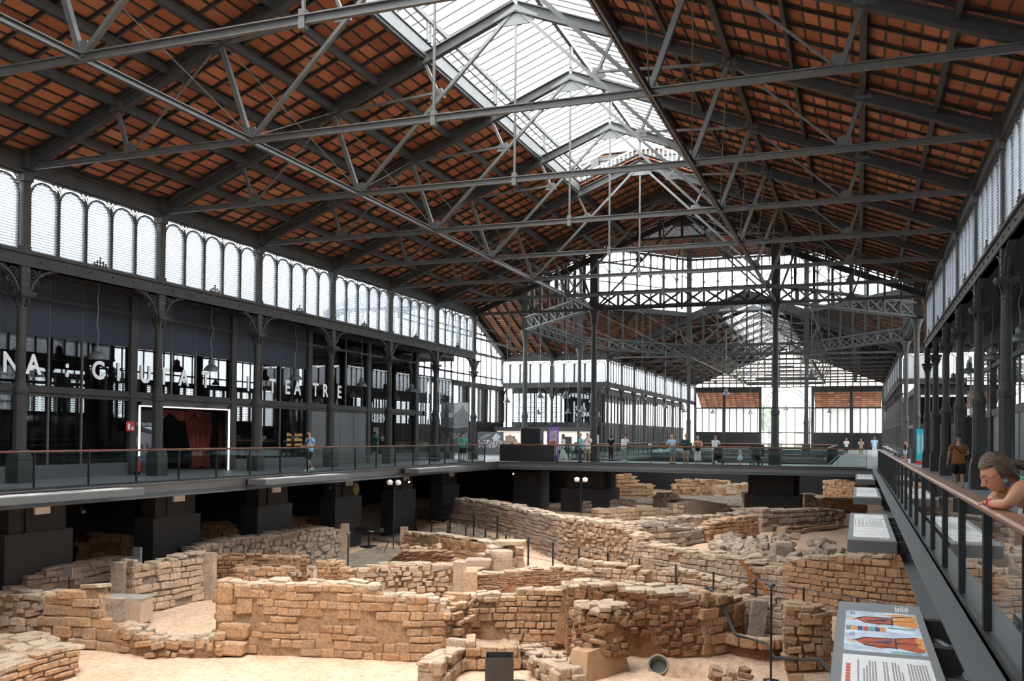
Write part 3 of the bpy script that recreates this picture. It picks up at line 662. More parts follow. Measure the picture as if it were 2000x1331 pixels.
fascia((-18.5, 94, 0), (-18.5, 128, 0), (-1, 0, 0)); fascia((-1.3, 94, 0), (-1.3, 128, 0), (1, 0, 0)); fascia((-18.5, 127.9, 0), (-1.3, 127.9, 0), (0, 1, 0))
ZP = -4.0
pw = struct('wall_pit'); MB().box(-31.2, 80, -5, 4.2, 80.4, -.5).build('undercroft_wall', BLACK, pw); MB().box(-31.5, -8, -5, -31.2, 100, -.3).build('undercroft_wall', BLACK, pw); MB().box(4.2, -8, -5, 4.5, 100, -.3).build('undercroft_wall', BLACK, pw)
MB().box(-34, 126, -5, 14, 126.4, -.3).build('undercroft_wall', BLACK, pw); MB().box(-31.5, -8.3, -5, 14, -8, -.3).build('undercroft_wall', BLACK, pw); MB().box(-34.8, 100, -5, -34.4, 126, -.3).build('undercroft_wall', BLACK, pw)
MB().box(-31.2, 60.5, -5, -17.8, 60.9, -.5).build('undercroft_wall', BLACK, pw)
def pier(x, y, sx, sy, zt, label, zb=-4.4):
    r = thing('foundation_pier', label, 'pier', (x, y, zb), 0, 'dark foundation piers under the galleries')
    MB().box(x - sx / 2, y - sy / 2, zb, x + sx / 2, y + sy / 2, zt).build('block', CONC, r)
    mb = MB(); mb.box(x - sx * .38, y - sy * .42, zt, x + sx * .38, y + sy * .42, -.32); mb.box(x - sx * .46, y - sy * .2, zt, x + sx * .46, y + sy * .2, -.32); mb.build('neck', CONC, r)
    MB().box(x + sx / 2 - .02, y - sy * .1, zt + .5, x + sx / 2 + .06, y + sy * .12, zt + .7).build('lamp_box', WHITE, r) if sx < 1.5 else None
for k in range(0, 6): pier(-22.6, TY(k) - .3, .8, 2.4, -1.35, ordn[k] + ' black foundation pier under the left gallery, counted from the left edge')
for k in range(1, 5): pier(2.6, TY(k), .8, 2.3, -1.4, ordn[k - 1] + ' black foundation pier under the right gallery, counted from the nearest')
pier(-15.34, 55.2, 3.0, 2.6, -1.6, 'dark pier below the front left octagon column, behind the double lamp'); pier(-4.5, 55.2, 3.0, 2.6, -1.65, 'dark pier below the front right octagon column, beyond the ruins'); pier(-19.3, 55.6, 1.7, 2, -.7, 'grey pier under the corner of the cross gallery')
# ------------------------------------------------------------------ railings
def railing(label, p, d, n, pitch, hz=1.04, rail=(.09, .05), group=None, mat_r=None, pair=True, offs=0.0, skip=()):
    """glass railing: starts at p, runs along unit d, posts every pitch"""
    d = Vector(d); rz = math.atan2(d.y, d.x); root = thing('glass_railing', label, 'railing', p, rz, group); W = dict(parent=root, world=False); L = n * pitch
    mr = mat_r or WOOD
    seg = max(1, round(L / 5.7))
    for k in range(seg):
        mb = MB(); a, b = k * L / seg + .003, (k + 1) * L / seg - .003; w, h = rail
        prof = [(-w / 2, hz - h * .3), (-w / 2 + .02, hz - h), (w / 2 - .02, hz - h), (w / 2, hz - h * .3), (w / 2 - .02, hz), (-w / 2 + .02, hz)]
        mb.prism(prof, 0, a, b); mb.build('handrail', mr, **W)
    MB().box(0, -.03, hz - rail[1] - .025, L, .03, hz - rail[1]).build('rail_bar', STEEL, **W)
    MB().box(0, -.035, 0, L, .035, .06).build('base_channel', STEEL, **W)
    pm = MB(); pm.box(-.035, -.035, 0, -.010, .035, hz - .06)
    if pair: pm.box(.045, -.035, 0, .070, .035, hz - .06)
    me = pm.mesh('post'); me.materials.append(STEEL)
    gm = MB().box(.09 if pair else .02, -.006, .06, pitch - .05, .006, hz - .09).mesh('pane'); gm.materials.append(PANE)
    for k in range(n + 1):
        put('post', me, root, (k * pitch + offs, 0, 0))
        if k < n and k not in skip: put('pane', gm, root, (k * pitch + offs, 0, 0))
    return root
RL = (FX1 + .06, 6.27 - 1.9 * 5, 0)
railing('wooden topped glass railing along the right gallery, woman leaning on it', RL, (0, 1, 0), 28, 1.9, 1.05, (.16, .05))
railing('glass railing along the edge of the left gallery', (FX0 - .06, 20.54 - 1.86 * 8, 0), (0, 1, 0), 24, 1.86, 1.04, (.09, .04), pair=False)
railing('glass railing along the front of the cross gallery under the group of visitors', (-16.6, YE + .1, 0), (1, 0, 0), 12, 1.42, 1.04, (.09, .05), pair=False)
railing('glass railing at the back edge of the cross gallery', (-17.5, 58.5, 0), (1, 0, 0), 11, 1.42, 1.02, (.09, .05), pair=False)
railing('glass railing across the hall behind the octagon', (-18.5, 88.1, 0), (1, 0, 0), 11, 1.5, 1.02, (.09, .05), pair=False)
railing('glass railing along the right side of the middle pit', (-1.7, 58.6, 0), (0, 1, 0), 15, 1.95, 1.02, (.09, .05), pair=False)
railing('glass railing along the left side of the middle pit', (-18.4, 58.6, 0), (0, 1, 0), 15, 1.95, 1.02, (.09, .05), pair=False)
railing('glass railing at the near edge of the far pit', (-18.5, 94.1, 0), (1, 0, 0), 11, 1.5, 1.02, (.09, .05), pair=False)
bx = thing('parapet_panel', 'dark solid parapet panel at the inner corner of the cross gallery', 'parapet', (-18.5, YE + .1, 0))
MB().box(-20.1, YE + .02, .02, -16.7, YE + .14, 1.0).build('board', BLACK, bx); MB().box(-20.1, YE + .02, 1.0, -16.6, YE + .16, 1.05).build('handrail', WOOD, bx)

# ------------------------------------------------------------------ left gallery: glazed front, dark rooms behind
XW = -24.85
wl = struct('wall_left', (XW, 20.9, 0))
posts = [TY(k) + .25 for k in range(-3, 6)]
mid = lambda p: (p + 2.1, p + 3.5)
mb = MB(); mb.box(XW - .1, YN0, 2.68, XW + .1, 50.5, 3.02); mb.box(XW - .04, YN0, 2.80, XW + .16, 50.5, 2.9); mb.build('transom', IRON, wl)
MB().box(XW - .1, YN0, 6.46, XW + .14, 50.5, 6.76).build('head_beam', IRON, wl)
MB().box(XW - .12, YN0, 5.78, XW + .12, 50.5, 5.9).build('upper_rail', IRON, wl)
for p in posts:
    MB().box(XW - .15, p - .16, 0, XW + .15, p + .16, 6.5).build('post', IRON, wl)
    if p < 44:
        for q in mid(p):
            if not (26 < p < 28 and True): MB().box(XW - .04, q - .035, .45, XW + .05, q + .035, 2.7).build('mullion', IRON_L, wl)
            MB().box(XW - .04, q - .03, 3.0, XW + .05, q + .03, 6.5).build('mullion', IRON_L, wl)
    door = 26 < p < 28; solid = 38 < p < 44
    e = [p + .16, *mid(p), p + BAY - .16]
    for a, b in zip(e, e[1:]):
        MB().box(XW - .01, a, 3.0, XW + .01, b, 5.8).build('glass_pane', PANE_W, wl); MB().box(XW - .01, a, 5.88, XW + .01, b, 6.5).build('glass_pane', PANE_W, wl)
        if not door and not solid: MB().box(XW - .01, a, .45, XW + .01, b, 2.7).build('glass_pane', PANE_W, wl)
        if p < 33: MB().box(XW + .03, a + .02, 4.62, XW + .06, b - .02, 5.8).build('roller_blind', BLIND, wl); MB().box(XW + .03, a + .02, 5.9, XW + .06, b - .02, 6.48).build('upper_blind', BLIND, wl)
    if not door: MB().box(XW - .06, p + .16, 0, XW + .10, p + BAY - .16, .45).build('plinth', STEEL_M, wl)
    if solid:
        for j in range(4): MB().box(XW - .05, p + .2 + j * 1.36, .46, XW + .08, p + .2 + j * 1.36 + 1.33, 2.66).build('door_leaf', STEEL_M, wl)
def lt(ch, y, s=.88, z=3.40): text('letter', ch, s, LETTER, (XW + .03, y, z), (PI / 2, 0, PI / 2), wl, .006, sx=.95, bold=.022)
for ch, y in (('N', 21.48), ('A', 22.37), (':', 23.92), ('C', 25.07), ('I', 26.21), ('U', 27.37), ('T', 28.39), ('A', 29.49), ('T', 30.82), ('I', 33.79), ('T', 35.42), ('E', 36.65), ('A', 37.4), ('T', 38.98), ('R', 39.88), ('E', 41.25)): lt(ch, y)
# dark interior
MB().box(-33, YN0, 0, -32.8, 51, 6.5).build('room_back', BLACK, wl); MB().box(-33, YN0, 6.5, XL - .1, 51, 6.7).build('room_ceiling', BLACK, wl)
MB().box(-33, 50.3, 0, XW + .1, 50.5, 6.5).build('room_end', BLACK, wl); MB().box(-33, YN0, 6.4, -24.9, 56, 7.0).build('aisle_roof', BLACK, wl)
MB().box(-29.2, YN0, 0, -29.1, 32.4, 6.4).build('partition', BLACK, wl)
def drape(mb, y0, y1, x, z0, z1, amp=.10, waves=None, n=None):
    n = n or int((y1 - y0) * 10); waves = waves or (y1 - y0) * 2.2; vs = []
    for i in range(n + 1):
        y = y0 + (y1 - y0) * i / n; d = amp * math.sin(2 * PI * waves * i / n) + amp * .4 * math.sin(5.3 * waves * i / n)
        for z, k in ((z0, 1.15), (z1, .8)): vs.append((x + d * k, y, z))
    mb.add(vs, [(2 * i, 2 * i + 2, 2 * i + 3, 2 * i + 1) for i in range(n)], True); return mb
for k, (a, b) in enumerate(((15.4, 20.9), (21.4, 26.8), (33.0, 38.0))):
    cu = thing('theatre_curtain', 'brown pleated curtain behind the %s of the left gallery' % ('leftmost panes', 'panes under the letter A', 'panes right of the lit doorway')[k], 'curtain', (XW - .8, (a + b) / 2, 0)); drape(MB(), a, b, XW - .8, .05, 5.0).build('cloth', CURT, cu, fix=False)
# lit doorway
dr = struct('door_1', (XW, 29.7, 0)); LED = plain('led_frame', (1, .93, .88), .4, emit=(1.0, .90, .84), estr=1.0, var=0)
MB().box(XW + .10, 27.30, 2.495, XW + .15, 32.5, 2.54).build('light_strip', LED, dr); MB().box(XW + .10, 27.26, 0, XW + .15, 27.315, 2.54).build('light_strip', LED, dr); MB().box(XW + .10, 32.45, 0, XW + .15, 32.505, 2.54).build('light_strip', LED, dr)
MB().box(XW - .12, 27.4, 2.54, XW + .10, 32.4, 2.68).build('lintel', STEEL, dr)
# outer ground, aisle walls and near end of the hall
og = struct('ground_outside', (0, 0, -.4)); GR = plain('street', (.30, .28, .26), .9)
for b in ((-120, -80, -35, 240), (15.2, -80, 120, 240), (-35, 143.4, 15.2, 240), (-35, -80, 15.2, -8.6)): MB().box(b[0], b[1], -.7, b[2], b[3], -.35).build('paving', GR, og)
ne = struct('wall_near', (AX, YN0, 0)); mb = MB()
mb.box(-34, YN0 - .2, 0, 15, YN0, 9.6)  # lower part out of view, closed so that light comes mostly from above
for k in range(-9, 10): mb.box(AX + k * 1.4 - .06, YN0 - .15, 2.4, AX + k * 1.4 + .06, YN0 - .05, min(14.6, roof_z(AX + k * 1.4)))
for s in (-1, 1): mb.beam((AX, YN0 - .1, 14.8), (AX + s * HALF, YN0 - .1, 9.7), .3, .5)
mb.build('frame', IRON, ne)
mb = MB(); mb.add([(XL, YN0 - .1, 9.6), (XR, YN0 - .1, 9.6), (XR, YN0 - .1, 9.7), (AX, YN0 - .1, 14.9), (XL, YN0 - .1, 9.7)], [(0, 1, 2, 3, 4)]); mb.build('pane', SKYG, ne)

# ------------------------------------------------------------------ right gallery: glazed rooms, louvred outer wall
XG = 6.1
wr = struct('wall_right', (XG, 26, 0))
MB().box(XG - .1, YN0, 2.68, XG + .1, 56, 3.02).build('transom', IRON, wr); MB().box(XG - .14, YN0, 6.2, XG + .14, 56, 6.76).build('head_beam', IRON, wr); MB().box(XG - .1, YN0, 5.0, XG + .1, 56, 5.2).build('upper_rail', IRON, wr)
for k in range(-1, 7):
    p = TY(k) + .2; MB().box(XG - .15, p - .16, 0, XG + .15, p + .16, 6.4).build('post', IRON, wr)
    for q in (1.9, 3.7):
        MB().box(XG - .05, p + q - .04, 0, XG + .05, p + q + .04, 6.4).build('mullion', IRON_L, wr)
    for a, b in ((.16, 1.9), (1.9, 3.7), (3.7, 5.6)):
        MB().box(XG - .01, p + a, 3.0, XG + .01, p + b, 6.3).build('glass_pane', PANE, wr)
        if k not in (3, 4): MB().box(XG - .01, p + a, .1, XG + .01, p + b, 2.7).build('glass_pane', PANE, wr)
MB().box(XG - .02, TY(3) + .3, 0, XG + .10, TY(5), 2.68).build('door_leaf', STEEL_M, wr)
MB().box(XL - 11, YN0, 6.4, XL - .2, 56, 6.6).build('aisle_ceiling', BLACK, wr) if False else None
MB().box(XR + .2, YN0, 6.75, 15, 56, 6.95).build('aisle_ceiling', BLACK, wr)
ow = MB()
for k in range(48):
    y = YN0 + k * 1.4; ow.box(13.9, y - .08, 0, 14.1, y + .08, 6.8)
for z in (.0, 2.2, 3.2, 3.9, 4.6, 5.3, 6.0): ow.box(13.92, YN0, z, 14.08, 56, z + (2.2 if z == 0 else .08))
ow.build('outer_frame', IRON, wr, fix=False); MB().box(13.99, YN0, 2.2, 14.01, 56, 6.7).build('outer_pane', LOUV_B, wr)
MB().box(14, 55.7, 0, XR + 1.5, 55.9, 2.8).build('room_end', STEEL, wr)

# ------------------------------------------------------------------ end facade of the hall
YFc = YF1
fa = struct('wall_end', (AX, YFc, 0)); mb = MB()
def frm(x0, z0, x1, z1, t=.14, d=.0): mb.box(x0, YFc - .1 - d, z0, x1, YFc + .1 - d, z1)
nx = 26
for k in range(nx + 1):
    x = XL + .2 + k * (XR - XL - .4) / nx; frm(x - .075, 9.1, x + .075, max(9.2, roof_z(x, -.1)))
    if abs(x - AX) > 3.5: frm(x - .04, 2.4, x + .04, 6.0)
for z in (9.1, 9.8, 10.5, 11.2, 11.9, 12.6, 13.3, 14.0): hw = min(HALF, (14.95 - z) / SL); frm(AX - hw, z - .06, AX + hw, z + .06)
frm(XL, 8.3, AX - 3.6, 9.15, d=.1); frm(AX + 3.6, 8.3, XR, 9.15, d=.1); frm(XL, 5.9, XR, 6.1)
for x in (XL + .2, XL + 4.5, AX - 3.7, AX + 3.7, XR - 4.5, XR - .2): frm(x - .2, 0, x + .2, 9.2, d=.15)
for s in (-1, 1): mb.beam((AX, YFc, 14.9), (AX + s * HALF, YFc, 9.65), .4, .5)
mb.build('frame', IRON, fa, fix=False)
for a, b in ((XL, AX - 3.7), (AX + 3.7, XR)): MB().box(a, YFc - .2, 0, b, YFc + .1, 2.4).build('plinth', STEEL, fa); MB().box(a, YFc - .02, 2.4, b, YFc + .02, 6.0).build('louvre_pane', LOUV_B, fa)
mb = MB(); mb.add([(XL, YFc, 9.2), (XR, YFc, 9.2), (XR, YFc, 9.7), (AX, YFc, 14.9), (XL, YFc, 9.7)], [(0, 1, 2, 3, 4)]); mb.build('gable_pane', SKYG, fa)
MB().box(AX - 3.7, YFc - .01, 0, AX + 3.7, YFc + .01, 9.2).build('portal_pane', SKYG, fa)
mb = MB()
for k, (hw, z) in enumerate(((5.5, 9.4), (4.4, 10.1), (3.2, 10.7), (2.0, 11.3), (1.0, 11.9))): mb.box(AX - hw, YFc - .5, z, AX + hw, YFc - .2, z + .30)
mb.build('stepped_canopy', IRON, fa)
mb = MB(); R = 3.3
for t in range(12):
    for rr in (R, R - .5):
        a, b = PI * t / 12, PI * (t + 1) / 12; mb.beam((AX + rr * math.cos(a), YFc - .15, 5.9 + rr * .95 * math.sin(a)), (AX + rr * math.cos(b), YFc - .15, 5.9 + rr * .95 * math.sin(b)), .08, .08)
    a = PI * (t + .5) / 12; mb.strip([(AX + (R - .25) * math.cos(a) + .2 * math.cos(u * PI / 4), 5.9 + (R - .25) * .95 * math.sin(a) + .2 * math.sin(u * PI / 4)) for u in range(9)], .04, 1, YFc - .18, YFc - .12)
for x in (-3.3, -1.2, 0, 1.2, 3.3): mb.box(AX + x - .05, YFc - .1, 0, AX + x + .05, YFc + .1, 5.9)
mb.box(AX - 3.7, YFc - .1, 2.3, AX + 3.7, YFc + .1, 2.45)
mb.build('portal_arch', IRON, fa, fix=False)
for s in (-1, 1):
    r = struct('ceiling', (AX + s * 8, YFc + 2, 6)); a, b = (XL + .4, AX - 3.9) if s < 0 else (AX + 3.9, XR - .4)
    tile_plane(r, (a, YFc + .3, 8.35), (b, YFc + .3, 8.35), (b, YFc + 5.2, 6.0), (a, YFc + 5.2, 6.0), 10, 8)
text('sign', 'El', .95, WHITE, (AX + 2.6, YFc - .03, 4.3), (PI / 2, 0, 0), fa).scale = (-1, 1, 1)
text('sign', 'Born', .95, WHITE, (AX + 3.1, YFc - .03, 3.4), (PI / 2, 0, 0), fa).scale = (-1, 1, 1)
# far arcades' lower fronts (dark glazed boxes with bright louvres behind)
for s in (-1, 1):
    x = XL - 1.6 if s < 0 else XR + 1.6; g = struct('wall_%s' % ('far_left' if s < 0 else 'far_right'), (x, 116, 0)); mb = MB(); mb.box(x - .1, YF0 + .4, 2.6, x + .1, YF1, 3.0); mb.box(x - .1, YF0 + .4, 6.0, x + .1, YF1, 6.5)
    for k in range(36): mb.box(x - .08, YF0 + .6 + k * 1.45 - .06, 0, x + .08, YF0 + .6 + k * 1.45 + .06, 6.2)
    mb.build('frame', IRON, g, fix=False); MB().box(x - .02, YF0 + .4, 0, x + .02, YF1, 2.6).build('lower_front', STEEL, g)
    xo = TX0 + .2 if s < 0 else TX1 - .2; MB().box(xo - .02, YF0 + .4, 2.4, xo + .02, YF1, 6.4).build('outer_pane', LOUV_B, g); MB().box(xo - .1, YF0 + .4, 0, xo + .1, YF1, 2.4).build('outer_plinth', STEEL, g)
    mb = MB()
    for k in range(28): mb.box(xo - .1, YF0 + .6 + k * 1.9 - .1, 0, xo + .1, YF0 + .6 + k * 1.9 + .1, 6.5)
    mb.build('outer_frame', IRON, g, fix=False); MB().box(min(x, xo), YF0 + .3, 6.5, max(x, xo), YF1, 6.7).build('aisle_ceiling', BLACK, g)
g = struct('wall_transept_right_back', (9, 92.6, 0)); mb = MB(); mb.box(XR + 1.4, 92.5, 2.7, TX1, 92.7, 3.0); mb.box(XR + 1.4, 92.5, 5.6, TX1, 92.7, 6.5)
for k in range(9): x = XR + 1.6 + k * 1.2; mb.box(x - .05, 92.5, 0, x + .05, 92.7, 6.4)
mb.build('frame', IRON, g, fix=False); MB().box(XR + 1.5, 92.58, 3.0, TX1, 92.62, 5.6).build('glass_pane', PANE_W, g); MB().box(XR + 1.5, 94.4, 0, TX1, 94.6, 6.4).build('room_back', BLACK, g); MB().box(XR + 1.4, 92.55, .02, TX1, 92.65, 2.7).build('lower_front', STEEL, g)
# front of the rooms in the far left transept corner
g = struct('wall_transept_back', (-29, 92.6, 0)); mb = MB(); mb.box(TX0, 92.5, 2.7, XL - 1.4, 92.7, 3.0); mb.box(TX0, 92.5, 6.0, XL - 1.4, 92.7, 6.5)
for k in range(9): x = TX0 + .3 + k * 1.2; mb.box(x - .05, 92.5, 0, x + .05, 92.7, 6.4)
mb.build('frame', IRON, g, fix=False)
MB().box(-29.2, 92.58, 3.0, XL - 1.5, 92.62, 6.0).build('glass_pane', PANE_W, g); MB().box(-29.2, 94.4, 0, XL - 1.5, 94.6, 6.4).build('room_back', BLACK, g); MB().box(TX0, 92.55, .02, XL - 1.4, 92.65, 2.7).build('lower_front', STEEL, g)
lv = MB()
for k in range(4):
    for j in range(16): lv.beam((TX0 + .4 + k * 1.3, 92.9, 3.1 + j * .18), (TX0 + 1.35 + k * 1.3, 92.9, 3.1 + j * .18), .02, .13, (0, 1, .5))
o = lv.build('louvre_blade_set', LOUV, g, fix=False); o['kind'] = 'stuff'
text('sign', 'SALA', .62, LETTER, (-27.4, 92.5, 4.25), (PI / 2, 0, 0), g, sx=.8); text('sign', 'VILLARROEL', .62, LETTER, (-27.4, 92.5, 3.6), (PI / 2, 0, 0), g, sx=.8)
